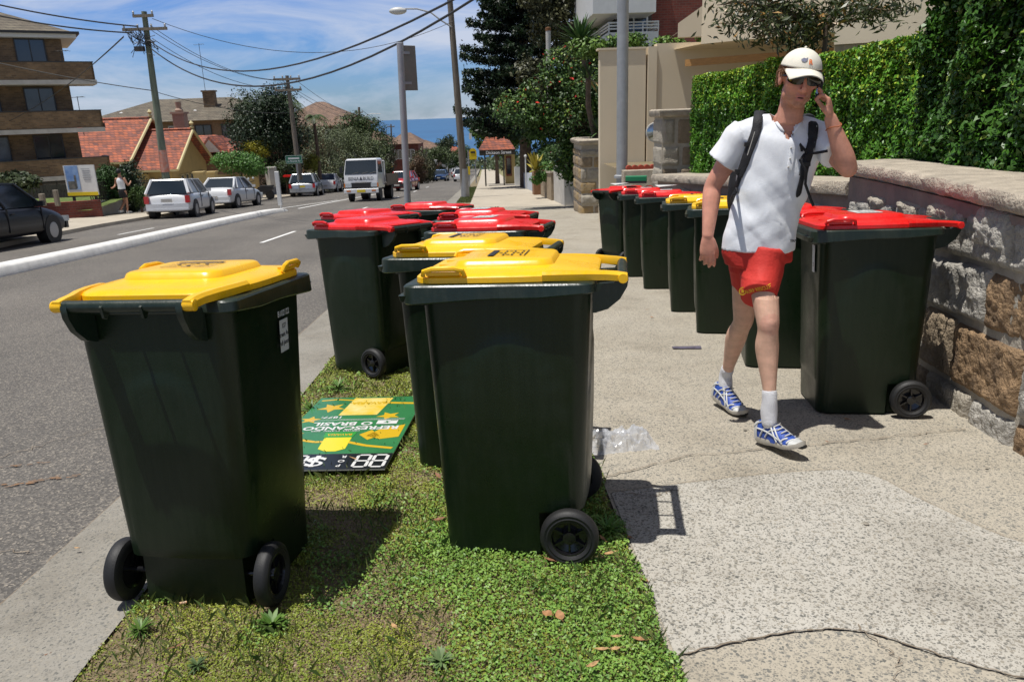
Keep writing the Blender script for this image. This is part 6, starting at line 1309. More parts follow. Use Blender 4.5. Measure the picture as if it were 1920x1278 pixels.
def remesh(mb, name, vox, m, smooth_it=3, disp=None, factor=.5):
    me = mb.mesh('tmp', m); o = bpy.data.objects.new('tmp', me); COL.objects.link(o)
    r = o.modifiers.new('r', 'REMESH'); r.mode = 'VOXEL'; r.voxel_size = vox
    if smooth_it: s_ = o.modifiers.new('s', 'SMOOTH'); s_.iterations = smooth_it; s_.factor = factor
    bpy.context.view_layer.update(); ev = o.evaluated_get(bpy.context.evaluated_depsgraph_get()); me2 = bpy.data.meshes.new_from_object(ev); me2.name = name
    bpy.data.objects.remove(o); bpy.data.meshes.remove(me)
    if disp:
        for v in me2.vertices:
            nrm = v.normal; v.co = v.co+nrm*disp(v.co, nrm)
    me2.polygons.foreach_set('use_smooth', [True]*len(me2.polygons)); 
    if not me2.materials: me2.materials.append(m)
    me2.update(); return me2
def A(u, v, y): return at_y(u, v, y)
def pr_(p, a, b_=None): return (p[0], p[1], p[2], a, a if b_ is None else b_)
M_skin = mat('skin', (.55, .31, .21), .48, attr=True, var=.10, vscale=22, bump=.06, bscale=260, spec=.4)
MATS['skin'].node_tree.nodes['Principled BSDF'].inputs['Subsurface Weight'].default_value = .06
M_shirt = mat('white_cotton', (.76, .78, .81), .9, var=.03, vscale=60, bump=.12, bscale=220, sheen=.2)
M_shorts = mat('red_cloth', (.56, .030, .020), .75, var=.10, vscale=7, bump=.15, bscale=90)
M_cap = mat('cream_cloth', (.74, .70, .59), .9, var=.04, vscale=30, bump=.1, bscale=400)
M_hair = mat('ginger_hair', (.20, .095, .04), .6, var=.35, vscale=40); M_shades = mat('sunglass_black', (.004, .004, .005), .07, spec=.8)
M_sock = mat('white_sock', (.68, .68, .70), .95, bump=.3, bscale=160); M_shoeb = mat('shoe_blue', (.025, .07, .33), .5, var=.2, vscale=30, bump=.15, bscale=150); M_shoew = mat('shoe_silver', (.50, .51, .50), .45, var=.08, vscale=30); M_sole = mat('shoe_sole', (.52, .49, .42), .7, var=.08, vscale=20); M_bag = mat('black_webbing', (.008, .008, .010), .7, var=.3, vscale=40, bump=.3, bscale=160)
MAN = Vector((1.30, 3.6, GZ(3.6)))
man = thing('person', 'young man in white shirt and red shorts walking with a phone at his ear', 'person', tuple(MAN))
def put(me, name, parent=man, off=True):
    o = obj(name, me, parent)
    if off: o.location = -MAN
    return o
# head frame
hf = Vector((-.10, -.975, -.13)).normalized(); hu0 = Vector((.13, .03, 1)); hx = hu0.cross(hf).normalized(); hx = -hx   # image-right
hx = hf.cross(Vector((.0, .0, 1))).normalized(); hx = hx if hx.x > 0 else -hx
hx = (hx+Vector((0, 0, -.14))).normalized(); hf = (hf-hx*hf.dot(hx)).normalized(); hu = hx.cross(hf); hu = hu if hu.z > 0 else -hu
HC = A(1499, 146, 3.50); HS = 1.0
def Hd(x, y, z): return HC+(hx*x+hf*y+hu*z)*HS
HR = Matrix((hx, hf, hu)).transposed()
bm_ = MB()
def ell(mb, c, r, n=18, m=12): mb.sphere(Hd(*c), tuple(a*HS for a in r), n, m, M=HR)
ell(bm_, (0, -.012, .030), (.076, .096, .090)); ell(bm_, (0, .022, -.028), (.062, .070, .080)); ell(bm_, (0, .028, -.078), (.050, .056, .042)); ell(bm_, (0, .070, -.104), (.022, .020, .018))
for s in (-1, 1):
    ell(bm_, (s*.042, .056, -.022), (.022, .022, .018)); ell(bm_, (s*.030, .078, .020), (.024, .014, .009)); ell(bm_, (s*.078, -.006, -.012), (.009, .018, .030)); ell(bm_, (s*.084, -.012, .004), (.006, .014, .016)); ell(bm_, (s*.012, .098, -.042), (.008, .010, .007)); ell(bm_, (s*.050, .012, -.075), (.012, .03, .022))
limb(bm_, [pr_(Hd(0, .086, .012), .008), pr_(Hd(0, .104, -.015), .009), pr_(Hd(0, .118, -.036), .0125, .011), pr_(Hd(0, .104, -.047), .009)], 4, 10)
ell(bm_, (0, .086, -.068), (.022, .009, .006)); ell(bm_, (0, .082, -.083), (.019, .010, .007)); ell(bm_, (0, .078, -.06), (.026, .012, .016)); ell(bm_, (0, .074, -.09), (.024, .012, .014))
# neck, torso
neck0, neck1 = A(1478, 232, 3.555), Hd(0, -.02, -.06)
limb(bm_, [pr_(neck0, .062, .058), pr_((neck0+neck1)/2, .055, .055), pr_(neck1, .056, .058)], 4, 16)
tors = [pr_(A(1420, 455, 3.57), .135, .09), pr_(A(1432, 400, 3.57), .125, .085), pr_(A(1450, 330, 3.575), .140, .09), pr_(A(1464, 275, 3.58), .150, .088), pr_(A(1475, 244, 3.575), .115, .062), pr_(A(1478, 228, 3.57), .07, .058)]
limb(bm_, tors, 4, 22, side=(1, -.12, 0))
RS, RE, RW = A(1392, 252, 3.62), A(1336, 350, 3.68), A(1327, 442, 3.60)
LS, LE, LW = A(1540, 256, 3.56), A(1590, 316, 3.40), A(1557, 222, 3.40)
def mixp(a, b_, t): return a.lerp(b_, t)
limb(bm_, [pr_(RS, .048), pr_(mixp(RS, RE, .35), .047, .050), pr_(mixp(RS, RE, .75), .043, .046), pr_(RE, .040, .042), pr_(mixp(RE, RW, .25), .043, .041), pr_(mixp(RE, RW, .65), .034, .032), pr_(RW, .027, .022)], 4, 16)
limb(bm_, [pr_(LS, .048), pr_(mixp(LS, LE, .4), .048), pr_(mixp(LS, LE, .8), .044), pr_(LE, .040, .040)], 4, 16)
limb(bm_, [pr_(LE, .040, .040), pr_(mixp(LE, LW, .25), .045, .043), pr_(mixp(LE, LW, .65), .035, .033), pr_(LW, .027, .023)], 4, 16)
def hand(mb, w, d, n_, s, curls, sc=1.0, thumb=(.62, .6, -.25), tcurl=25, spread=.06):
    """w wrist, d towards fingers, n_ back of the hand, s towards the thumb side"""
    d, n_, s = Vector(d).normalized(), Vector(n_), Vector(s); n_ = (n_-d*n_.dot(d)).normalized(); s = (s-d*s.dot(d)-n_*s.dot(n_)).normalized()
    L_ = .092*sc
    limb(mb, [pr_(w, .026*sc, .019*sc), pr_(w+d*L_*.35, .034*sc, .017*sc), pr_(w+d*L_*.75, .039*sc, .0145*sc), pr_(w+d*L_*.98, .036*sc, .011*sc)], 4, 14, side=s)
    tips = []
    for i in range(4):
        off = (.0285-.019*i)*sc; ln = (.070, .078, .073, .058)[i]*sc; p = w+d*(L_*(.97, 1.0, .97, .90)[i])+s*off; dd = (d+s*(spread*(1.5-i))).normalized(); r = (.0088, .009, .0086, .0076)[i]*sc; pts = [pr_(p-dd*.012, r*1.15)]
        c = curls[i] if isinstance(curls[0], (tuple, list)) else curls
        for j in range(3):
            a = rad(c[j]); ax = n_.cross(dd).normalized(); nd = Matrix.Rotation(a, 3, ax) @ dd
            if nd.dot(n_) > dd.dot(n_): nd = Matrix.Rotation(-a, 3, ax) @ dd
            n_i = nd; pts.append(pr_(p, r*1.08)); p2 = p+nd*ln*(.45, .30, .25)[j]; pts.append(pr_((p+p2)/2, r*(.98-.06*j))); dd = nd; p = p2
            n_ = n_
        pts.append(pr_(p, r*.82)); limb(mb, pts, 2, 10, side=s); tips.append(p)
    tb = w+d*.022*sc+s*.020*sc-n_*.004; td = (d*thumb[0]+s*thumb[1]+n_*thumb[2]).normalized(); p1 = tb+td*.040*sc; td2 = (td+d*math.sin(rad(tcurl))-s*math.sin(rad(tcurl))*.9).normalized(); p2 = p1+td2*.032*sc; p3 = p2+(td2-s*.25-n_*.15).normalized()*.024*sc
    limb(mb, [pr_(tb, .016*sc), pr_(p1, .0125*sc), pr_(p2, .0105*sc), pr_(p3, .0085*sc)], 3, 10); return tips
hand(bm_, RW, Vector((.01, -.10, -.99)), (-.15, -1, 0), (1, 0, -.1), [(12, 25, 18), (16, 28, 20), (22, 32, 22), (28, 34, 24)], 1.0, thumb=(.80, .42, -.30), tcurl=10)
lt = hand(bm_, LW, Vector((-.16, .06, .97)), (.85, -.42, .2), (-.45, -.88, 0), [(38, 62, 38), (62, 74, 42), (70, 76, 44), (74, 78, 46)], .90, thumb=(.75, .30, -.50), tcurl=15, spread=.03)
# legs
LH, LK, LA = A(1424, 458, 3.54), A(1440, 604, 3.36), A(1443, 752, 3.30)
RH, RK, RA = A(1402, 458, 3.60), A(1394, 598, 3.70), A(1361, 702, 3.93)
def leg(H_, K, An, sd=(1, 0, 0)):
    f = Vector((0, .02, 0))
    limb(bm_, [pr_(H_, .068, .075), pr_(mixp(H_, K, .35), .068, .075), pr_(mixp(H_, K, .75), .058, .062), pr_(K, .050, .054), pr_(mixp(K, An, .12)+Vector((0, .004, 0)), .046, .050), pr_(mixp(K, An, .32)+Vector((0, .020, 0)), .053, .056), pr_(mixp(K, An, .55)+Vector((0, .012, 0)), .044, .046), pr_(mixp(K, An, .82), .031, .034), pr_(An, .029, .034)], 4, 18, side=sd)
    bm_.sphere(K+Vector((0, -.034, .0)), (.030, .022, .034), 12, 8)
leg(LH, LK, LA); leg(RH, RK, RA)
body_me = remesh(bm_, 'body', .0042, M_skin, 4); TUCK = True
# skin colours: redder forearms and face, pale shins, stubble and lips
nv = len(body_me.vertices); co = np.empty(nv*3, np.float32); body_me.vertices.foreach_get('co', co); co = co.reshape(-1, 3)
hl = (co-np.array(HC)) @ np.array([list(hx), list(hf), list(hu)]).T
colr = np.tile(np.array((.60, .285, .195)), (nv, 1)); legm = co[:, 2] < .60; colr[legm] = (.64, .39, .28)
ff = .6*vnoise(co[:, 0]*1.0+co[:, 1], co[:, 2], 30, 3)+.4*vnoise(co[:, 0]+co[:, 1]*1.4, co[:, 2], 140, 5)
armm = (np.abs(co[:, 0]-1.36) > .20) & (co[:, 2] > .55) & (co[:, 2] < 1.1); colr[armm] = (.62, .29, .20)
st_ = (hl[:, 2] < -.045) & (hl[:, 2] > -.135) & (hl[:, 1] > -.01) & (hl[:, 1] < .14); lipm = (np.abs(hl[:, 0]) < .022) & (np.abs(hl[:, 2]+.076) < .013) & (hl[:, 1] > .082)
mouth_area = (np.abs(hl[:, 0]) < .03) & (np.abs(hl[:, 2]+.07) < .03)
ss_ = lambda x, a_, b3: np.clip((x-a_)/(b3-a_), 0, 1)
wst = (ss_(-hl[:, 2], .035, .075)*ss_(.150+hl[:, 2], 0, .03)*ss_(hl[:, 1], -.04, .03)*(np.abs(hl[:, 0]) < .10))[:, None]*(.35+.4*vnoise(co[:, 0]*2+co[:, 1], co[:, 2], 160, 6))[:, None]
colr = colr*(1-wst)+np.array((.30, .13, .06))*wst
red = (ss_(.05-np.abs(hl[:, 2]+.025), 0, .03)*ss_(hl[:, 1], .04, .09)*(np.abs(hl[:, 0]) < .08))[:, None]*.45; colr = colr*(1-red)+np.array((.62, .22, .15))*red
colr[lipm] = (.50, .19, .15)
kn = np.linalg.norm(co-np.array(LK)-np.array((0, -.04, 0)), axis=1) < .05; colr[kn] = (.62, .34, .25)
a = body_me.color_attributes.new('Col', 'FLOAT_COLOR', 'POINT'); c4 = np.ones((nv, 4), np.float32); c4[:, :3] = colr*(.86+.26*ff[:, None]); a.data.foreach_set('color', c4.ravel())
body = put(body_me, 'body')
c = MB(); c.sphere(Hd(0, .0905, -.0755), (.014, .004, .0032), 12, 6, M=HR); put(c.mesh('mouth', mat('mouth_dark', (.05, .012, .01), .5), 60), 'mouth')
from mathutils.bvhtree import BVHTree
VTZ = A(1483, 262, 3.46).z
# shirt
sh = MB()
ts = [pr_(A(1421, 468, 3.575), .168, .128), pr_(A(1424, 440, 3.575), .165, .124), pr_(A(1436, 395, 3.575), .158, .114), pr_(A(1448, 345, 3.58), .168, .118), pr_(A(1459, 300, 3.585), .180, .116), pr_(A(1468, 265, 3.585), .180, .108), pr_(A(1474, 243, 3.58), .145, .082), pr_(A(1478, 226, 3.575), .080, .066)]
limb(sh, ts, 5, 30, side=(1, -.12, 0), ends=False)
limb(sh, [pr_(RS+Vector((0, 0, .0)), .060), pr_(A(1430, 240, 3.60), .060), pr_(A(1478, 240, 3.585), .060), pr_(A(1515, 244, 3.57), .060), pr_(LS, .060)], 4, 16, side=(0, 1, 0))
SE = A(1352, 305, 3.655); limb(sh, [pr_(RS+Vector((.06, 0, -.02)), .078), pr_(RS+Vector((-.005, 0, 0)), .072), pr_(mixp(RS, SE, .55), .070, .078), pr_(SE, .074, .084)], 4, 20, side=(1, 0, 0), ends=False)
SE2 = A(1566, 290, 3.44); limb(sh, [pr_(LS+Vector((-.06, 0, -.02)), .078), pr_(LS+Vector((.0, 0, 0)), .070), pr_(mixp(LS, SE2, .55), .068, .072), pr_(SE2, .068, .074)], 4, 20, side=(1, 0, 0), ends=False)
def fold(p, ang, fu, fv, sd_):
    u = p.x*math.cos(ang)+p.z*math.sin(ang); v = -p.x*math.sin(ang)+p.z*math.cos(ang); u += .35*p.y
    return mnoise.noise((u*fu+sd_, v*fv, p.y*fu*.8+sd_))
def wr(p, n_):
    low = max(0, min(1, (1.20-p.z)/.40)); hem = max(0, min(1, (.80-p.z)/.12))
    a_ = fold(p, rad(-52), 3.0, 15, 3.3); b3 = fold(p, rad(35), 3.2, 17, 8.1); c_ = fold(p, rad(-80), 3.5, 20, 5.7)
    return (.011*max(a_, -.25)*(.45+.8*low)+.008*max(b3, -.2)*low+.005*c_*(.3+.7*hem)+.003*mnoise.noise((p.x*9, p.y*9, p.z*9)))
shirt_me = remesh(sh, 'shirt', .0065, M_shirt, 8, wr)
def seg_d(p, a_, b3): d = b3-a_; t = max(0, min(1, (p-a_).dot(d)/d.length_squared)); return (p-a_-d*t).length
HANDR = RW+Vector((.01, -.02, -.20))
def tuck(cloth, zmin, zmax, xmin, inset=.006, rng_=.05):
    tr_ = BVHTree.FromPolygons([v.co for v in cloth.vertices], [p.vertices for p in cloth.polygons])
    for v in body_me.vertices:
        c0 = v.co
        if not (zmin < c0.z < zmax and c0.x > xmin): continue
        if seg_d(c0, mixp(RS, RE, .72), RE) < .062 or seg_d(c0, RE, RW) < .075 or seg_d(c0, RW, HANDR) < .085 or seg_d(c0, mixp(LS, LE, .7), LE) < .065 or seg_d(c0, LE, LW) < .075 or seg_d(c0, LW, LW+Vector((-.03, 0, .12))) < .08: continue
        loc, n_, i_, d_ = tr_.find_nearest(c0, rng_)
        if loc is None or abs(n_.z) > .80: continue
        if (c0-loc).dot(n_) > -inset: v.co = loc-n_*inset
tuck(shirt_me, VTZ-.5, A(1479, 232, 3.5).z, 1.12)
# open the neck in a V and at the collar
b_ = bmesh.new(); b_.from_mesh(shirt_me); NB = A(1479, 228, 3.5); VT = A(1483, 262, 3.46); rm = []
for v in b_.verts:
    z = v.co.z; 
    if v.co.y < 3.60 and z > VT.z and abs(v.co.x-lerp(VT.x, NB.x, (z-VT.z)/(NB.z-VT.z))) < .004+.030*(z-VT.z)/(NB.z-VT.z): rm.append(v)
    elif (v.co-Vector((NB.x, 3.57, NB.z+.015))).length < .058 and z > NB.z-.01: rm.append(v)
bmesh.ops.delete(b_, geom=rm, context='VERTS'); b_.to_mesh(shirt_me); b_.free()
shirt = put(shirt_me, 'shirt'); so_ = shirt.modifiers.new('thick', 'SOLIDIFY'); so_.thickness = .0025; so_.offset = -1
dg_me = shirt_me; bv = BVHTree.FromPolygons([v.co for v in dg_me.vertices], [p.vertices for p in dg_me.polygons])
def on_shirt(u, v, lift=.004, y_hint=3.45):
    """point on the shirt front hit from the front, plus its outward normal"""
    p = at_y(u, v, y_hint-.25); d = (at_y(u, v, 3.9)-p).normalized(); h = bv.ray_cast(p, d)
    if h[0] is None: q = at_y(u, v, y_hint); return q, Vector((0, -1, 0))
    n_ = h[1] if h[1].y < 0 else -h[1]; return h[0]+n_*lift, n_
def band(mb, pts, w, th):
    """pts: (point, normal) pairs -> a flat strap"""
    rings = []
    for i, (p, n_) in enumerate(pts):
        d = (pts[min(i+1, len(pts)-1)][0]-pts[max(i-1, 0)][0]).normalized(); s = d.cross(n_).normalized(); n2 = s.cross(d); w_ = w[i] if isinstance(w, list) else w
        rings.append([p-s*w_/2-n2*th*.2, p-s*w_/2+n2*th*.5, p-s*w_*.3+n2*th, p+s*w_*.3+n2*th, p+s*w_/2+n2*th*.5, p+s*w_/2-n2*th*.2])
    mb.loft(rings)
def path2(uv, n=6):
    q = cat_pts(uv, n); return [on_shirt(a_[0], a_[1]) for a_ in q]
c = MB(); band(c, path2([(1484, 258), (1485, 275), (1483, 296), (1479, 318)]), .026, .0035); pk = put(c.mesh('placket', M_shirt, 40), 'placket', shirt, False)
c = MB()
for u_, v_ in ((1482, 278), (1480, 298), (1477, 313)): p, n_ = on_shirt(u_, v_, .009); c.sphere(p, .0045, 8, 6)
put(c.mesh('buttons', M_ledge, 60), 'buttons', shirt, False)
c = MB(); ring = []
for side in (-1, 1):
    uv = [(1483, 262), (1479+side*11, 246), (1478+side*22, 231), (1478+side*26, 222)]; band(c, path2(uv, 4), .012, .004)
put(c.mesh('collar', M_shirt, 40), 'collar', shirt, False)
c = MB(); p, n_ = on_shirt(1482, 452, .003); text_mb(c, '\u25cf TRP', .016, frame(p, (1, -.1, .05), (0, 0, 1)), bold=.0006); put(c.mesh('hem_print', M_ink), 'hem_print', shirt, False) if c.v else None
# shorts
so2 = MB()
limb(so2, [pr_(A(1421, 440, 3.575), .150, .112), pr_(A(1420, 470, 3.58), .160, .120), pr_(A(1420, 492, 3.58), .155, .122)], 5, 26, side=(1, -.12, 0), ends=False)
LHm, RHm = A(1421, 556, 3.43), A(1402, 548, 3.68)
limb(so2, [pr_(A(1432, 474, 3.55), .100, .118), pr_(A(1428, 515, 3.51), .094, .112), pr_(LHm, .078, .098)], 5, 22, side=(1, 0, 0), ends=False)
limb(so2, [pr_(A(1402, 474, 3.61), .096, .112), pr_(A(1404, 512, 3.64), .088, .105), pr_(RHm, .070, .09)], 5, 22, side=(1, 0, 0), ends=False)
HZ = A(1420, 522, 3.45).z
def wr2(p, n_): return (1 if p.z > HZ else .25)*(.005*mnoise.noise((p.x*9, p.y*8, p.z*14+p.x*7))+.006*max(-.2, 1-abs(mnoise.noise(((p.x*.8+p.z)*10, p.y*5, (p.z-p.x)*5)))*2.4))
shorts_me = remesh(so2, 'shorts', .0065, M_shorts, 5, wr2); shorts = put(shorts_me, 'shorts')
tuck(shorts_me, A(1420, 560, 3.43).z+.015, A(1421, 440, 3.5).z, 1.0, .007)
bvs = BVHTree.FromPolygons([v.co for v in shorts_me.vertices], [p.vertices for p in shorts_me.polygons])
def on_mesh(tree_, u, v, lift=.003):
    p = at_y(u, v, 3.0); d = (at_y(u, v, 4.0)-p).normalized(); h = tree_.ray_cast(p, d)
    if h[0] is None: return None
    n_ = h[1] if h[1].y < 0 else -h[1]; return h[0]+n_*lift
def wrap_text(txt, size, u0, v0, u1, v1, m, name, parent, tree_, bold=.0008, width=1.0):
    """lettering laid on the cloth, its baseline running from one point of the cloth to another"""
    c = MB(); a0, a1 = on_mesh(tree_, u0, v0), on_mesh(tree_, u1, v1); x = (a1-a0); Lx = x.length; x.normalize(); z = Vector((0, -.15, 1)); z = (z-x*z.dot(x)).normalized(); c2 = MB(); text_mb(c2, txt, size, Matrix.Identity(4), bold, 1.0, 'LEFT'); wmax = max(v[0] for v in c2.v) or 1; n_ = x.cross(z); n_ = n_ if n_.y < 0 else -n_
    V = []
    for q in c2.v:
        p = a0+x*(q[0]/wmax*Lx)+z*q[1]; h = tree_.ray_cast(p+n_*.15, -n_); V.append(h[0]+n_*.0022 if h[0] is not None else p)
    c.add(V, c2.f); return put(c.mesh(name, m, fixn=False), name, parent, False)
M_yel = mat('print_yellow', (.80, .50, .02), .6)
wrap_text('SURF RESCUE', .030, 1398, 547, 1444, 537, M_yel, 'lettering', shorts, bvs, .0002)
c = MB(); p = on_mesh(bvs, 1393, 545)
if p is not None:
    for k in range(20):
        a0_, a1_ = 2*math.pi*k/20, 2*math.pi*(k+1)/20; q = [p+Vector((math.cos(t_)*r_, -.004, math.sin(t_)*r_*1.1)) for t_, r_ in ((a0_, .013), (a1_, .013), (a1_, .018), (a0_, .018))]; c.add(q, [(0, 1, 2, 3)])
    c.box(p+Vector((0, -.004, 0)), (.012, .001, .016)); put(c.mesh('badge', M_yel), 'badge', shorts, False)
# socks and shoes
c = MB(); limb(c, [pr_(mixp(LK, LA, .89), .034, .038), pr_(LA, .034, .040), pr_(LA+Vector((0, 0, -.05)), .038, .044), pr_(LA+Vector((0, -.01, -.10)), .034, .042)], 4, 16); put(remesh(c, 'sock', .005, M_sock, 2), 'sock')
c = MB(); limb(c, [pr_(mixp(RK, RA, .90), .034, .038), pr_(RA, .034, .040), pr_(RA+Vector((0, .0, -.05)), .038, .044), pr_(RA+Vector((0, -.01, -.10)), .034, .042)], 4, 16); put(remesh(c, 'sock', .005, M_sock, 2), 'sock')
def shoe(heel, toe, ank, pitch_up=.0):
    """running shoe from heel point to toe point (ground contact line), local frame"""
    f = (toe-heel); L_ = f.length; f.normalize(); up_ = Vector((0, 0, 1)); up_ = (up_-f*up_.dot(f)).normalized(); r_ = f.cross(up_)
    M_ = Matrix(((r_.x, f.x, up_.x, heel.x), (r_.y, f.y, up_.y, heel.y), (r_.z, f.z, up_.z, heel.z), (0, 0, 0, 1)))
    k = L_/.29
    secs = [(-.005, .022, .010), (.02, .034, .004), (.08, .036, 0), (.13, .036, .002), (.19, .045, 0), (.235, .044, .003), (.27, .032, .012), (.288, .014, .022)]
    so_ = MB(); rings = []
    for y, w, z in secs: rings.append([M_ @ Vector((x*w, y*k, zz)) for x, zz in ((-.9, z), (.9, z), (1.04, z+.014), (1.0, z+.030 if y < .15 else z+.022), (-1.0, z+.030 if y < .15 else z+.022), (-1.04, z+.014))])
    so_.loft(rings); s1_ = put(so_.mesh('shoe', M_sole, 50), 'shoe')
    u_ = MB(); prof = [(.0, .026, .100), (.03, .034, .112), (.07, .035, .112), (.11, .036, .105), (.15, .039, .084), (.19, .043, .062), (.23, .040, .045), (.262, .030, .036), (.278, .014, .030)]; rings = []
    for y, w, h in prof:
        ring = []
        for a_ in range(0, 181, 15): t = rad(a_); x = math.cos(t); ring.append(M_ @ Vector((x*w*(1.02 if abs(x) > .8 else 1), y*k, .018+(h-.018)*math.sin(t)**.75)))
        rings.append(ring)
    u_.loft(rings); up2 = put(u_.mesh('upper', M_shoeb, 60), 'upper', s1_, False)
    o_ = MB()                                    # silver overlays: toe cap, heel counter, side stripes
    def shell(y0, y1, f0=0, f1=180, lift=.0022, n=5):
        rings = []
        for i in range(n+1):
            y = lerp(y0, y1, i/n); w = np.interp(y, [p[0] for p in prof], [p[1] for p in prof])+lift; h = np.interp(y, [p[0] for p in prof], [p[2] for p in prof])+lift
            rings.append([M_ @ Vector((math.cos(rad(a_))*w*(1.02 if abs(math.cos(rad(a_))) > .8 else 1), y*k, .018+(h-.018)*math.sin(rad(a_))**.75)) for a_ in np.linspace(f0+.5, f1-.5, 14)])
        o_.loft(rings, False, False, closed=False)
    shell(.232, .277, 0, 180); shell(-.0, .028, 0, 70); shell(.0, .028, 110, 180)
    for s in (0, 1):
        def cf(a_): return a_ if s == 0 else 180-a_
        for (ya, aa, yb, ab) in ((.225, 20, .235, 80), (.19, 14, .215, 60), (.0, 40, .05, 62), (.05, 8, .115, 66), (.085, 8, .15, 60), (.20, 6, .13, 62), (.165, 6, .10, 66), (.03, 30, .20, 18)):
            pts = []
            for i in range(6):
                t = i/5; y = lerp(ya, yb, t); a_ = rad(cf(lerp(aa, ab, t))); w = np.interp(y, [p[0] for p in prof], [p[1] for p in prof])+.002; h = np.interp(y, [p[0] for p in prof], [p[2] for p in prof])+.002
                pts.append(M_ @ Vector((math.cos(a_)*w*1.03, y*k, .018+(h-.018)*math.sin(a_)**.75)))
            o_.tube(pts, .0042, 6)
    put(o_.mesh('overlay', M_shoew, 60), 'overlay', s1_, False)
    l_ = MB()
    for i in range(5):
        y = .11+.022*i; h = np.interp(y, [p[0] for p in prof], [p[2] for p in prof])+.004
        l_.tube([M_ @ Vector((-.022, y*k, h-.006)), M_ @ Vector((0, (y+.01)*k, h+.002)), M_ @ Vector((.022, y*k, h-.006))], .0032, 6)
    y, h = .105, .092; 
    for s in (-1, 1): l_.tube([M_ @ Vector((0, y*k, h)), M_ @ Vector((s*.02, (y-.01)*k, h+.014)), M_ @ Vector((s*.036, (y+.01)*k, h+.004)), M_ @ Vector((s*.018, (y+.018)*k, h))], .0026, 6)
    put(l_.mesh('laces', mat('lace_grey', (.45, .44, .40), .8), 60), 'laces', s1_, False)
    t_ = MB(); t_.lathe([(.030, 0), (.033, .012), (.030, .022)], n=14) if False else None
    b2_ = MB(); b2_.sphere(M_ @ Vector((0, .276*k, .018)), (.026, .014, .012), 10, 6); put(b2_.mesh('toe_bumper', M_plast, 60), 'toe_bumper', s1_, False)
gl = lambda p: GZ(p.y)
hL = A(1433, 812, 3.33); tL = A(1501, 826, 3.10); hL = Vector((1.262, 3.35, GZ(3.35)+.012)); tL = Vector((1.372, 3.095, GZ(3.09)+.055))
shoe(hL, tL, LA)
hR = Vector((1.238, 3.985, GZ(3.985)+.035)); tR = Vector((1.315, 3.715, GZ(3.715)+.004)); shoe(hR, tR, RA)
# cap, sunglasses, hair
c = MB(); rings = []
for i in range(11):
    t = rad(4+i*8.4); z = math.sin(rad(90)-t)*.088; r = math.cos(rad(90)-t); rings.append([Hd(math.cos(2*math.pi*k/32)*.0865*r, -.012+math.sin(2*math.pi*k/32)*.106*r, .034+z+.006*(1 if z < .01 else 0)) for k in range(32)])
c.loft(rings, True, False); c.sphere(Hd(0, -.012, .124), .006, 8, 6)
cap = put(c.mesh('cap', M_cap, 60), 'cap'); m_ = cap.modifiers.new('thick', 'SOLIDIFY'); m_.thickness = .003
c = MB(); rings = []
for i in range(9):
    q = i/8; row = []
    for k in range(-10, 11):
        x = k/10; ex = .078*math.sqrt(max(0, 1-(x*.92)**2)); row.append(Hd(x*.080*(1-.10*q), .062+.022*(1-x*x)+q*(.030+ex*.80)-.03*x*x*(1-q), .046-.014*x*x-.020*q-.012*x*x*q))
    rings.append(row)
V0 = [p for r in rings for p in r]; c.add(V0+[p-hu*.004 for p in V0], [(i*21+j, i*21+j+1, (i+1)*21+j+1, (i+1)*21+j) for i in range(8) for j in range(20)]+[(189+(i+1)*21+j, 189+(i+1)*21+j+1, 189+i*21+j+1, 189+i*21+j) for i in range(8) for j in range(20)]+[(168+j, 168+j+1, 189+168+j+1, 189+168+j) for j in range(20)])
put(c.mesh('brim', M_cap, 50), 'brim', cap, False)
capc = lambda az, el, l=.003: Hd(math.sin(az)*(.0865+l)*math.cos(el), -.012+math.cos(az)*(.106+l)*math.cos(el), .034+math.sin(el)*(.088+l))
c = MB()
def cap_text(mb, txt, az0, el0, sz):
    c2 = MB(); text_mb(c2, txt, 1.0, Matrix.Identity(4), .03, 1.0); mb.add([capc(az0+q[0]*sz, el0+q[1]*sz) for q in c2.v], c2.f)
cap_text(c, 'R', .10, .42, .34); put(c.mesh('emblem', mat('emblem_orange', (.72, .16, .03), .7), fixn=False), 'emblem', cap, False)
c = MB(); pts = [(-.42, .50), (-.30, .60), (-.16, .58), (-.06, .66), (-.10, .48), (-.22, .40), (-.34, .42)]; c.add([capc(a_, e_) for a_, e_ in pts], [tuple(range(7))]); put(c.mesh('emblem_wing', mat('emblem_grey', (.16, .17, .24), .7), fixn=False), 'emblem_wing', cap, False)
c = MB()
for s in (-1, 1):
    rows = []
    for i in range(9):
        x = s*(.007+.064*i/8); t = i/8; zt = .020-.006*t*t; zb = -.027+.010*(1-t)**3+.016*t**3; y = .102-4.2*x*x*.9-.002
        rows.append([Hd(x, y, zt), Hd(x, y+.003, lerp(zt, zb, .33)), Hd(x, y+.002, lerp(zt, zb, .66)), Hd(x, y-.002, zb), Hd(x, y-.006, zb), Hd(x, y-.005, zt)])
    c.loft(rows)
    c.tube([Hd(s*.069, .080, .006), Hd(s*.078, .055, .006), Hd(s*.082, .0, .002)], [.006, .005, .003], 8)
c.tube([Hd(-.012, .100, .010), Hd(0, .103, .011), Hd(.012, .100, .010)], .004, 6)
put(c.mesh('sunglasses', M_shades, 40), 'sunglasses')
c = MB(); r_ = random.Random(12)
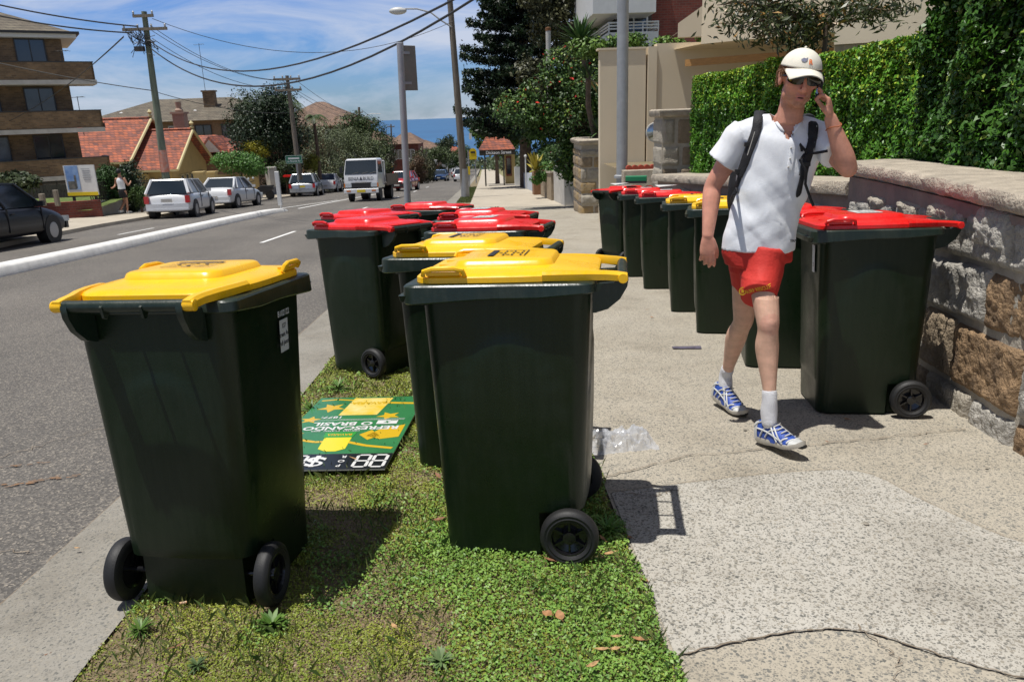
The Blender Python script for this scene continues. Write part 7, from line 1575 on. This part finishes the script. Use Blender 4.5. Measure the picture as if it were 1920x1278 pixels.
for i in range(1500):
    az = r_.choice([r_.uniform(75, 180), -r_.uniform(62, 180)]); el = r_.uniform(-.42, .12); a_ = rad(az)
    if abs(az) < 95 and el < -.10: continue
    b0 = Vector((math.sin(a_)*.077*math.cos(el*.8), -.012+math.cos(a_)*.097*math.cos(el*.8), .028+el*.13)); out_ = Vector((b0.x, b0.y, 0)).normalized(); l = r_.uniform(.008, .022); j = lambda: Vector((r_.uniform(-1, 1), r_.uniform(-1, 1), r_.uniform(-1.4, .4)))*.009
    p1 = b0+out_*l*.5+j(); p2 = b0+out_*l*.6+Vector((0, 0, -l))+j(); c.tube([Hd(*b0), Hd(*p1), Hd(*p2)], [.0016, .0016, .0006], 3)
put(c.mesh('hair', M_hair, 80), 'hair')
c = MB(); q = Hd
for s in (-1, 1): pass
# bracelet
c = MB(); pw = mixp(LW, LE, .16); dw = (LW-LE).normalized(); x_ = dw.cross(Vector((0, 1, 0))).normalized(); y2 = dw.cross(x_); c.tube([pw+(x_*math.cos(t)+y2*math.sin(t))*.033+dw*.006*math.sin(2*t) for t in np.linspace(0, 2*math.pi, 25)], .0022, 5); put(c.mesh('bracelet', mat('bracelet_orange', (.35, .10, .03), .8)), 'bracelet')
# phone, held in the hand at the ear
pc = Hd(.088, .030, -.030); ph = thing('mobile_phone', 'small dark mobile phone held to the walking man\'s ear', 'phone', tuple(pc)); c = MB(); M_ = Matrix((hf, hx, hu)).transposed(); c.box((0, 0, 0), (.046, .012, .095), M=M_); o = c.build('casing', M_plast, ph); bevel(o, .004, 2); c = MB(); c.box(-hx*.0065, (.036, .002, .05), M=M_); c.build('screen', M_cglass, ph)
# backpack
bp = thing('backpack', 'black backpack with padded straps on the walking man\'s back', 'backpack', tuple(MAN)); c = MB()
bc = A(1432, 325, 3.80); limb(c, [pr_(bc+Vector((0, 0, -.24)), .14, .075), pr_(bc+Vector((-.01, 0, -.12)), .165, .105), pr_(bc+Vector((0, 0, .05)), .155, .10), pr_(bc+Vector((.02, -.01, .20)), .12, .07)], 5, 20, side=(1, 0, 0))
put(remesh(c, 'pack', .009, M_bag, 4, lambda p, n_: .004*mnoise.noise((p.x*20, p.y*20, p.z*20))), 'pack', bp)
def strap(uv, w, th, top=None, bot=None):
    c = MB(); P = path2(uv, 5)
    if top is not None: P = [(Vector(t_), Vector(n_)) for t_, n_ in top]+P
    if bot is not None: P = P+[(Vector(t_), Vector(n_)) for t_, n_ in bot]
    band(c, P, w, th); return c
shT = A(1424, 210, 3.66); q1 = (shT, (0, 0, 1)); c = strap([(1421, 226), (1417, 250), (1406, 280), (1395, 312), (1388, 330)], .042, .012, top=[(A(1430, 215, 3.74), (0, .4, 1)), (A(1423, 212, 3.64), (0, -.2, 1))]); s1_ = put(c.mesh('shoulder_strap', M_bag, 50), 'shoulder_strap', bp)
c = strap([(1390, 326), (1384, 345), (1377, 362)], .026, .006, bot=[(A(1368, 385, 3.66), (-1, -.3, 0))]); put(c.mesh('lower_strap', M_bag, 50), 'lower_strap', bp)
c = strap([(1524, 236), (1524, 258), (1516, 285), (1508, 310), (1504, 330)], .042, .012, top=[(A(1512, 218, 3.72), (0, .4, 1)), (A(1518, 220, 3.62), (0, -.2, 1))]); put(c.mesh('shoulder_strap', M_bag, 50), 'shoulder_strap', bp)
c = strap([(1506, 318), (1500, 345), (1496, 365)], .024, .006, bot=[(A(1493, 380, 3.62), (.6, -.6, 0))]); put(c.mesh('lower_strap', M_bag, 50), 'lower_strap', bp)
c = MB(); P0, _ = on_shirt(1503, 290, .02); c.tube([P0, A(1500, 300, 3.40), A(1512, 322, 3.40), A(1510, 345, 3.41), A(1518, 368, 3.42), A(1525, 386, 3.42)], .006, 8); put(c.mesh('loose_strap', M_bag, 60), 'loose_strap', bp)
c = MB(); c.tube([on_shirt(1500, 284, .018)[0], on_shirt(1496, 272, .02)[0], on_shirt(1510, 288, .02)[0], A(1530, 287, 3.39), A(1552, 283, 3.37)], .006, 8); put(c.mesh('drink_tube', M_bag, 60), 'drink_tube', bp)
for (u0, v0, u1, v1) in ((1414, 250, 1400, 292), (1526, 240, 1517, 284)):
    c = MB(); a_, b3 = on_shirt(u0+3, v0, .018)[0], on_shirt(u1+5, v1, .018)[0]; c.tube([a_, (a_+b3)/2, b3], .0018, 5); put(c.mesh('piping', M_ledge, 60), 'piping', bp)
for (u0, v0) in ((1406, 272), (1391, 322), (1507, 308)):
    c = MB(); p, n_ = on_shirt(u0, v0, .018); c.box(p, (.034, .010, .018), rz=.1); o = put(c.mesh('buckle', M_plast), 'buckle', bp)
# far jogger
JG = Vector((-14.7, 32.2, GZ(32.2)+.045)); jg = thing('person', 'jogger in a white singlet and black shorts running away on the far footpath', 'person', tuple(JG), rad(-8))
c = MB(); limb(c, [pr_((0, 0, .92), .14, .10), pr_((0, 0, 1.12), .13, .09), pr_((0, 0, 1.36), .17, .10), pr_((0, 0, 1.46), .09, .07), pr_((0, -.01, 1.58), .05, .05)], 3, 14); c.sphere((0, -.02, 1.68), (.08, .095, .11), 12, 8)
for s in (-1, 1): limb(c, [pr_((s*.18, 0, 1.40), .05), pr_((s*.27, .02, 1.15), .042), pr_((s*.24, .26*s, 1.14+.08*s), .03), pr_((s*.23, .32*s, 1.17+.1*s), .035)], 3, 10)
limb(c, [pr_((-.09, 0, .90), .085), pr_((-.09, .18, .52), .058), pr_((-.09, -.12, .25), .045), pr_((-.09, -.22, .12), .035)], 3, 12); limb(c, [pr_((.09, 0, .90), .085), pr_((.09, .03, .50), .058), pr_((.09, -.02, .10), .035)], 3, 12)
me = remesh(c, 'body', .014, M_skin, 3); nv = len(me.vertices); a = me.color_attributes.new('Col', 'FLOAT_COLOR', 'POINT'); c4 = np.ones((nv, 4), np.float32); c4[:, :3] = (.42, .22, .14); a.data.foreach_set('color', c4.ravel()); obj('body', me, jg)
c = MB(); limb(c, [pr_((0, 0, .93), .155, .115), pr_((0, 0, 1.12), .145, .105), pr_((0, 0, 1.34), .165, .112), pr_((0, 0, 1.44), .10, .08)], 3, 16, ends=False); c.build('singlet', M_shirt, jg, smooth=60)
c = MB(); limb(c, [pr_((0, 0, 1.0), .15, .11), pr_((0, 0, .85), .165, .125), pr_((0, .02, .66), .16, .13)], 3, 16, ends=False); c.build('shorts', M_bag, jg, smooth=60)
c = MB(); c.sphere((0, -.035, 1.70), (.088, .098, .115), 12, 8); c.build('hair', M_plast, jg, smooth=60)
for x, y, z in ((-.09, -.24, .09), (.09, .04, .03)): c = MB(); c.loft([[(x-.05, y-.08, z), (x+.05, y-.08, z), (x+.05, y-.08, z+.09), (x-.05, y-.08, z+.09)], [(x-.05, y+.18, z), (x+.05, y+.18, z), (x+.04, y+.18, z+.05), (x-.04, y+.18, z+.05)]]); c.build('shoe', M_shoew, jg)
# ================================================================== VERGE GROUND COVER AND LITTER
def verge_cover():
    rng = np.random.default_rng(101)
    def pick(n, y0, y1, fn):
        y = y0+(y1-y0)*rng.uniform(0, 1, n)**1.25; x = rng.uniform(-1.20, .52, n)
        edge = .455+.035*(vnoise(y, y*0, 6, 2)-.4)+.02*(vnoise(y, y*0, 22, 3)-.5); el = -1.185+.05*(vnoise(y, y*0, 4, 8)-.6)
        m = fn(x, y); ok = (rng.uniform(size=n) < m) & (x < edge) & (x > el); return x[ok], y[ok]
    lush = lambda x, y: np.clip((vnoise(x, y, 2.1, 1)*.8+vnoise(x, y, 7, 2)*.45-.45)+.55*np.clip((x+.15)/.45, -.7, 1)*np.clip((4.2-y)/1.5, .2, 1), 0, 1)
    bare = lambda x, y: np.clip((vnoise(x, y, 3.0, 5)*.7+vnoise(x, y, 9, 6)*.5-.60)*4-.8*lush(x, y), 0, 1)
    hh = lambda x, y: .010*vnoise(x, y, 9, 7)+.016*vnoise(x, y, 26, 9)*lush(x, y)
    Vs, Fs, Cs = [], [], []; off = 0
    def emit(x, y, size, asp, cols, up, zr, bend=.3):
        nonlocal off
        n = len(x); z = -S*y+hh(x, y)+rng.uniform(0, 1, n)*zr-.008; P = np.stack([x, y, z], 1); N_ = rng.normal(size=(n, 3))*up+np.array([0, 0, 1.0]); V, Fq, C4 = leaf_quads(P, N_, size, asp, cols, rng, bend); Vs.append(V); Fs.append(Fq+off); Cs.append(C4); off += len(V)
    # mossy creeping mat
    for (y0, y1, n, s) in ((1.4, 2.4, 120000, .0085), (2.4, 3.8, 100000, .011), (3.8, 6.4, 60000, .016)):
        x, y = pick(n, y0, y1, lambda x, y: (1-.75*bare(x, y))*(1-.55*lush(x, y))); t = np.clip(.5*vnoise(x, y, 5, 12)+.5*rng.uniform(0, 1, len(x)), 0, 1)[:, None]
        C = np.array((.11, .165, .018))*(1-t)+np.array((.33, .36, .05))*t; q = rng.uniform(size=len(x)) < .06+.30*bare(x, y); C[q] = np.array((.26, .17, .09))*rng.uniform(.5, 1.1, (q.sum(), 1)); emit(x, y, s, .55, C, .55, .008)
    # clover-like leaves
    for (y0, y1, n, s) in ((1.4, 2.4, 60000, .0125), (2.4, 3.8, 50000, .015), (3.8, 6.4, 26000, .02)):
        x, y = pick(n, y0, y1, lambda x, y: np.clip(lush(x, y)*1.3-.08+.35*(vnoise(x, y, 4.5, 41) > .66), 0, 1)); t = np.clip(.45*vnoise(x, y, 11, 14)+.55*rng.uniform(0, 1, len(x)), 0, 1)[:, None]
        C = np.array((.06, .155, .018))*(1-t)+np.array((.24, .38, .07))*t; emit(x, y, s, .62, C, .42, .024, .45)
    # dead straw
    x, y = pick(9000, 1.4, 6, lambda x, y: .3+.7*bare(x, y)); C = np.array((.33, .25, .13))*rng.uniform(.5, 1.1, (len(x), 1)); emit(x, y, .03, .06, C, .4, .012, .1)
    # fine grass blades
    n = 14000; x, y = pick(n, 1.4, 6.2, lambda x, y: .08+.7*(vnoise(x, y, 5, 31) > .62)); n = len(x); z = -S*y+hh(x, y)-.008; h = rng.uniform(.02, .055, n); a = rng.uniform(0, 6.283, n); ln = rng.uniform(.2, 1.0, n)*h
    P0 = np.stack([x, y, z], 1); sd_ = np.stack([-np.sin(a), np.cos(a), a*0], 1)*.0016; mid = P0+np.stack([np.cos(a)*ln*.35, np.sin(a)*ln*.35, h*.65], 1); tip = P0+np.stack([np.cos(a)*ln, np.sin(a)*ln, h], 1)
    V = np.stack([P0-sd_, P0+sd_, mid+sd_*.8, tip], 1).reshape(-1, 3); V2 = np.stack([P0-sd_, mid+sd_*.8, tip, mid-sd_*.8], 1)
    Vs.append(np.stack([P0-sd_, P0+sd_, tip, mid-sd_], 1).reshape(-1, 3)); Fs.append(np.arange(4*n).reshape(n, 4)+off); t = rng.uniform(0, 1, n)[:, None]; Cs.append(np.repeat(np.array((.07, .15, .03))*(1-t)+np.array((.24, .25, .08))*t, 4, 0)); off += 4*n
    o = obj('ground_cover', np_mesh('ground_cover', np.concatenate(Vs), np.concatenate(Fs), M_leaf2, np.concatenate(Cs))); tag(o, 'clover, moss and thin grass covering the near verge', 'ground cover', kind='stuff')
M_leaf2 = mat('ground_leaf', (.05, .09, .02), .5, attr=True, var=.12, vscale=9, spec=.4)
verge_cover()
def weed(label, x, y, n, L_, w, seed, c1=(.05, .12, .015), c2=(.13, .22, .04)):
    V, F_, C_ = spiky((0, 0, .006), n, L_, w, seed, el=(.08, 1.0), c1=c1, c2=c2); t = thing('weed', label, 'weed', (x, y, GZ(y)), 0, 'weeds growing in the near verge'); obj('leaf_rosette', np_mesh('leaf_rosette', V, F_, M_leaf2, C_), t)
weed('leafy weed tuft below the rear wheels of the front left bin', -.70, 2.02, 70, .06, .014, 71)
weed('narrow leaved grey green rosette weed near the bottom middle of the verge', -.18, 1.80, 34, .05, .010, 72, (.08, .14, .045), (.16, .22, .09))
weed('grass tuft weed at the kerb edge, bottom left', -1.10, 2.03, 80, .055, .005, 73)
weed('small dark rosette weed in the bare patch at the bottom left', -.86, 1.84, 24, .04, .007, 74, (.04, .08, .02), (.09, .14, .05))
weed('leafy weed tuft just beyond the fallen poster', -.98, 4.62, 40, .11, .012, 75)
weed('spreading weed at the far left corner of the poster', -1.06, 4.2, 36, .10, .012, 76)
weed('upright grass tuft at the path edge beside the nearest bin wheel', .40, 2.52, 60, .09, .008, 77, (.06, .16, .02), (.15, .30, .05))
def dry_leaf(x, y, a, l, w, col, label, group, z=.012, curl=.25, seed=0):
    r_ = random.Random(seed+int(x*1000)); mb = MB(); rings = []
    for i in range(9):
        t = i/8; ww = w*math.sin(math.pi*min(1, t*.96+.02))**.8*(1-.25*t)/2; zz = curl*l*(4*(t-.5)**2)*.35
        rings.append([(-ww, (t-.5)*l, zz+ww*curl), (0, (t-.5)*l, zz), (ww*(1+.2*r_.uniform(-1, 1)), (t-.5)*l, zz+ww*curl*1.4)])
    V = [p for q in rings for p in q]; mb.add(V, [(i*3+j, i*3+j+1, (i+1)*3+j+1, (i+1)*3+j) for i in range(8) for j in range(2)]); mb.tube([(0, -l*.5, .0), (l*.05, -l*.68, .004)], .0009, 4)
    o = mb.build('dry_leaf', mat('dry_leaf_%d' % col, [(.34, .17, .07), (.42, .25, .11), (.22, .10, .05)][col], .7, var=.3, vscale=60), smooth=60, fixn=False); o.location = (x, y, GZ(y)+z); o.rotation_euler = (r_.uniform(-.2, .2), r_.uniform(-.2, .2), a); tag(o, label, 'leaf', group)
gv2, gp2 = 'dry leaves lying on the green verge', 'dry leaves lying on concrete'
LV = 'small dry brown leaf lying on the green verge'; LP = 'small dry orange brown leaf lying on bare concrete'
for i, (u, v, a, l, w, c_) in enumerate([(1130, 1022, .3, .045, .016, 0), (1143, 1050, 1.8, .05, .018, 1), (1050, 1168, .2, .04, .032, 0), (1026, 1165, .9, .035, .03, 0), (1155, 1208, 1.6, .034, .013, 1), (1200, 1213, 1.4, .05, .016, 0), (1128, 1232, 1.5, .04, .014, 1), (1153, 1231, 1.6, .03, .014, 1), (1110, 1262, 2.2, .045, .016, 1), (740, 1188, .6, .03, .016, 1), (335, 1226, 2.0, .05, .010, 2), (824, 985, 1.7, .05, .018, 2), (822, 902, .5, .05, .02, 2), (675, 872, 1.5, .10, .02, 1), (1030, 1062, 1.2, .04, .015, 2), (775, 738, .6, .05, .025, 2)]):
    d = ray(u, v); t_ = -CAMH/(d.z+S*d.y); dry_leaf(d.x*t_, d.y*t_, a, l, w, c_, LV, gv2, .028, seed=i)
for i, (u, v, a, l, w, c_) in enumerate([(70, 1222, 2.0, .05, .010, 2), (142, 1018, 1.2, .025, .012, 1), (1587, 788, 1.5, .035, .02, 0), (1222, 596, .8, .03, .016, 0), (1213, 582, 1.2, .03, .012, 0), (1400, 400, .5, .04, .02, 0), (1550, 830, 1.0, .02, .008, 2), (1735, 835, 1.5, .022, .01, 2), (1208, 1090, .8, .03, .015, 0), (1180, 1010, .5, .035, .015, 0)]):
    d = ray(u, v); t_ = -CAMH/(d.z+S*d.y); dry_leaf(d.x*t_, d.y*t_, a, l, w, c_, LP, gp2, .008 if u > 300 else -.02, seed=40+i)
mb = MB(); mb.tube([(0, 0, .006), (.022, .006, .006)], .004, 8); o = mb.build('cigarette_butt', mat('filter_paper', (.62, .50, .38), .8, col2=(.62, .25, .06), vscale=40)); o.location = (-1.03, 2.155, GZ(2.155)+.01); tag(o, 'cigarette butt at the edge of the kerb concrete', 'cigarette butt')
mb = MB(); r_ = random.Random(4); n = 10
mb.loft([[(-.10, -.02, .004), (.10, -.03, .003), (.10, -.03, .006), (-.10, -.02, .007)], [(-.105, .03, .006), (.102, .025, .010), (.102, .025, .013), (-.105, .03, .009)]]); o = mb.build('paper_scrap', mat('grey_violet_print', (.13, .12, .17), .6, col2=(.07, .06, .08), vscale=30)); o.location = (1.42, 5.30, GZ(5.3)+.002); o.rotation_euler = (-.06, 0, -.12); tag(o, 'flattened grey violet scrap of packaging on the footpath before the bins', 'litter')
def crumple(w, l, h, seed, n=36):
    V = []; mb = MB()
    for j in range(n+1):
        for i in range(n+1):
            s, t = i/n, j/n; q = mnoise.fractal((s*7+seed, t*7, seed), .8, 2.2, 4); q2 = abs(mnoise.noise((s*11+seed, t*9, 3))); e = min(1, min(s, 1-s)*7)*min(1, min(t, 1-t)*7)
            V.append(((s-.5)*w+.01*mnoise.noise((s*9, t*9, 5)), (t-.5)*l+.01*mnoise.noise((s*9, t*9, 8)), .004+max(0, (h*.75*math.sin(math.pi*t)**.7+h*.5*q-h*.35*q2))*max(.15, e)))
    mb.add(V, [(j*(n+1)+i, j*(n+1)+i+1, (j+1)*(n+1)+i+1, (j+1)*(n+1)+i) for j in range(n) for i in range(n)]); return mb
M_film = mat('clear_film', (.72, .74, .78), .12, spec=1.0); MATS['clear_film'].node_tree.nodes['Principled BSDF'].inputs['Alpha'].default_value = .38
mb = crumple(.34, .22, .085, 5.3); o = mb.build('plastic_wrap', M_film, smooth=28, fixn=False); o.location = (.60, 3.42, GZ(3.42)); o.rotation_euler = (0, 0, .12); tag(o, 'crumpled clear plastic film lying on the footpath behind the nearest bin', 'plastic film')
mb = crumple(.13, .07, .03, 1.7, 18); o = mb.build('plastic_bag', mat('grey_bag', (.35, .35, .36), .3), smooth=30, fixn=False); o.location = (-.42, 4.95, GZ(4.95)); tag(o, 'small crumpled grey bag in the grass beside the side-on red bin', 'litter')
# fallen advertising board
bd = thing('poster_board', 'fallen green and yellow advertising board lying upside down on the verge', 'poster board'); bc_ = Vector((-.765, 3.76, GZ(3.79)+.030))
bd.matrix_world = Matrix.Translation(bc_) @ SLOPE @ frame((0, 0, 0), (-1, .12, .0), (-.10, -1, .0)).to_4x4() if False else Matrix.Translation(bc_) @ SLOPE @ Matrix.Rotation(rad(180)-.085, 4, 'Z')
BW, BH = .31, .56      # half sizes; text 'up' points to the camera
def flat(name, polys, m, z, parent=bd):
    c = MB()
    for p in polys: c.add([(x, y, z) for x, y in p], [tuple(range(len(p)))])
    return obj(name, c.mesh(name, m, fixn=False), parent)
c = MB(); c.box((0, 0, 0), (2*BW, 2*BH, .006)); c.build('board', mat('board_core', (.35, .35, .33), .6), bd)
M_pg, M_py, M_pk = mat('poster_green', (.03, .16, .055), .28, col2=(.045, .22, .075), vscale=4, spec=.6), mat('poster_yellow', (.62, .40, .02), .28, spec=.6), mat('poster_black', (.01, .012, .012), .28, spec=.6); M_pw = mat('poster_white', (.66, .66, .64), .3); M_pl = mat('poster_lemon', (.70, .62, .03), .28)
pgn = flat('green_panel', [[(-BW, -BH), (BW, -BH), (BW, BH-.196), (-BW, BH-.196)]], M_pg, .0036); flat('price_strip', [[(-BW, BH-.194), (BW, BH-.194), (BW, BH), (-BW, BH)]], M_pk, .0036)
def star(cx, cy, r, a=0, n=5, k=.45): return [(cx+r*(1 if i % 2 == 0 else k)*math.cos(a+math.pi*i/n), cy+r*(1 if i % 2 == 0 else k)*math.sin(a+math.pi*i/n)) for i in range(2*n)]
def tape(pts, w):
    out = []
    for a_, b_ in zip(pts[:-1], pts[1:]): dx, dy = b_[0]-a_[0], b_[1]-a_[1]; l = math.hypot(dx, dy); nx, ny = -dy/l*w/2, dx/l*w/2; out.append([(a_[0]-nx, a_[1]-ny), (b_[0]-nx, b_[1]-ny), (b_[0]+nx, b_[1]+ny), (a_[0]+nx, a_[1]+ny)])
    return out
for q_ in [star(.19, -.36, .085, .3), star(.25, -.15, .06, .9), star(-.17, -.20, .07, .2), star(.26, .06, .045, .5)]: flat('yellow_star', [q_], M_py, .0042, pgn)
for q_ in (tape([(-.29, -.42), (-.12, -.44), (.0, -.50), (.1, -.535)], .03), tape([(.29, -.50), (.2, -.52), (.1, -.50)], .02)): flat('yellow_swirl', q_, M_py, .0043, pgn)
for q_ in (tape([(-.29, .30), (-.15, .26), (-.02, .19), (.12, .20), (.29, .13)], .025), [[(-.29, -.05), (-.17, .02), (-.12, .12), (-.20, .17), (-.29, .14)]], [[(-.13, .03), (-.08, .10), (-.14, .18), (-.19, .12)]]): flat('yellow_swirl', q_, M_py, .0045, pgn)
flat('bottle_label', [[(-.13, -.535), (.10, -.535), (.115, -.22), (-.10, -.22)]], mat('poster_gold', (.72, .50, .03), .25, col2=(.80, .68, .30), vscale=6), .0048, pgn)
flat('glass_shape', [[(-.05, .10), (.09, .10), (.075, .30), (.03, .335), (-.02, .335), (-.06, .30)]], M_pl, .0049, pgn); flat('glass_band', [[(-.06, .06), (.105, .06), (.095, .14), (-.055, .14)]], mat('poster_leaf', (.04, .30, .05), .3), .0053, pgn)
def btext(txt, s, x, y, m, name, bold=.001, w=1.0, z=.0056): c = MB(); text_mb(c, txt, s, Matrix.Translation((x, y, z)), bold, w); obj(name, c.mesh(name, m, fixn=False), bd)
btext('REFRESCANDO', .074, -.01, -.005, M_pw, 'headline', .0022, 1.0); btext('O BRASIL', .074, .05, -.075, M_pw, 'headline', .0022, 1.05); btext('1877:', .050, .14, -.185, M_pw, 'small_print', .001, 1.1); btext('BAVARIA', .055, -.01, -.44, M_py, 'brand_lettering', .002, .95); btext('BAVARIA', .040, .02, .10, M_py, 'brand_lettering', .001, .8, .0060)
btext('CERVEJA  CLASSIC  BEER', .02, .06, .04, M_pw, 'small_print', .0004, 1.2); flat('text_rule', [[(-.27, -.135), (.24, -.135), (.24, -.131), (-.27, -.131)], [(-.27, -.15), (.10, -.15), (.10, -.147), (-.27, -.147)]], M_pw, .0057, pgn); flat('crest', [[(-.24, -.12), (-.13, -.12), (-.13, -.06), (-.24, -.06)]], M_pw, .0058, pgn); flat('crest_mark', [star(-.185, -.09, .022, .3, 4, .4), [(-.235, -.115), (-.20, -.115), (-.20, -.109), (-.235, -.109)]], M_pg, .0062, pgn)
def seg8(cx, cy, w, h):
    out = []; t = .0150; g = .0022; sl = .0
    def hs(x0, x1, y): return [(x0+g, y), (x0+t*.5+g, y+t*.5), (x1-t*.5-g, y+t*.5), (x1-g, y), (x1-t*.5-g, y-t*.5), (x0+t*.5+g, y-t*.5)]
    def vs(x, y0, y1): return [(x, y0+g), (x+t*.5, y0+t*.5+g), (x+t*.5, y1-t*.5-g), (x, y1-g), (x-t*.5, y1-t*.5-g), (x-t*.5, y0+t*.5+g)]
    x0, x1, y0, y1 = cx-w/2, cx+w/2, cy-h/2, cy+h/2
    return [hs(x0, x1, y0), hs(x0, x1, cy), hs(x0, x1, y1), vs(x0, y0, cy), vs(x0, cy, y1), vs(x1, y0, cy), vs(x1, cy, y1)]
cy_ = BH-.098
for cx in (-.262, -.182, .120, .200): flat('price_digit', seg8(cx, cy_, .060, .145), M_pw, .0050)
btext('$', .16, .038, cy_, M_pw, 'price_sign', .004, 1.1); btext('P', .040, -.085, cy_+.055, M_pw, 'price_word'); btext('O', .040, -.085, cy_, M_pw, 'price_word'); btext('R', .040, -.085, cy_-.055, M_pw, 'price_word')
# stickers on bins
def bin_sticker(root, M_, w, h, lines, name='address_sticker'):
    c = MB(); c.cur = 0; c.add([M_ @ Vector(p) for p in ((-w/2, -h/2, 0), (w/2, -h/2, 0), (w/2, h/2, 0), (-w/2, h/2, 0))], [(0, 1, 2, 3)]); c.cur = 1
    for k, tx in enumerate(lines): text_mb(c, tx, h*.20, M_ @ Matrix.Translation((0, h*.30-k*h*.26, .0008)), .0004)
    obj(name, c.mesh(name, [M_stk, M_ink], fixn=False), root)
bin_sticker(binL, frame((.2655, .085, .800), (0, 1, 0), (.05, 0, 1)), .066, .105, ['137', 'Street Ave', 'Bondi Junction'])
c = MB(); text_mb(c, 'B102122', .026, frame((.2685, .09, .872), (0, 1, 0), (.05, 0, 1)), .0004); obj('serial_number', c.mesh('serial_number', M_wht, fixn=False), binL)
bin_sticker(binR, frame((-.12, .2865, .815), (-1, 0, 0), (0, .03, 1)), .05, .14, ['', '', '2'])
# papers and carton on the far bin lids
cbx = thing('carton', 'green carton with black and white stripes on the far red bin lids', 'carton', (1.98, 10.15, GZ(10.15)+1.075), rad(-14)); c = MB(); c.box((0, 0, .045), (.27, .16, .085)); c.build('box', mat('carton_green', (.01, .22, .09), .5), cbx); c = MB(); c.box((0, -.0815, .018), (.271, .004, .03)); c.build('stripe', M_ink, cbx)
for k, (x, y, z, a, lb) in enumerate(((1.72, 9.9, 1.075, .5, 'white sheet of paper lying on the leftmost far red bin lid'), (2.0, 8.55, 1.07, .2, 'white paper on top of the nearest of the three far red bins'))):
    c = MB(); c.loft([[(-.11, -.05, 0), (.11, -.05, .01), (.11, -.05, .012), (-.11, -.05, .002)], [(-.11, .06, .012), (.11, .06, .0), (.11, .06, .002), (-.11, .06, .014)]]); o = c.build('paper_sheet', M_stk); o.location = (x, y, GZ(y)+z); o.rotation_euler = (0, 0, a); tag(o, lb, 'paper')
cm = thing('traffic_mirror', 'round convex mirror peeping out from behind the tan stone pier', 'mirror', tuple(at_y(1230, 248, 14.2)), rad(-20)); c = MB(); c.lathe([(.17, 0), (.18, -.03), (.17, -.05)], axis='y', n=28); c.build('rim', M_ledge, cm); c = MB(); c.lathe([(.155, -.052), (.11, -.07), (.04, -.078)], axis='y', n=28); c.build('mirror_face', mat('mirror', (.35, .38, .38), .12, metal=1), cm, smooth=60); c = MB(); c.tube([(.2, .05, 0), (.6, .2, 0)], .02, 6); c.build('arm', M_galv, cm)
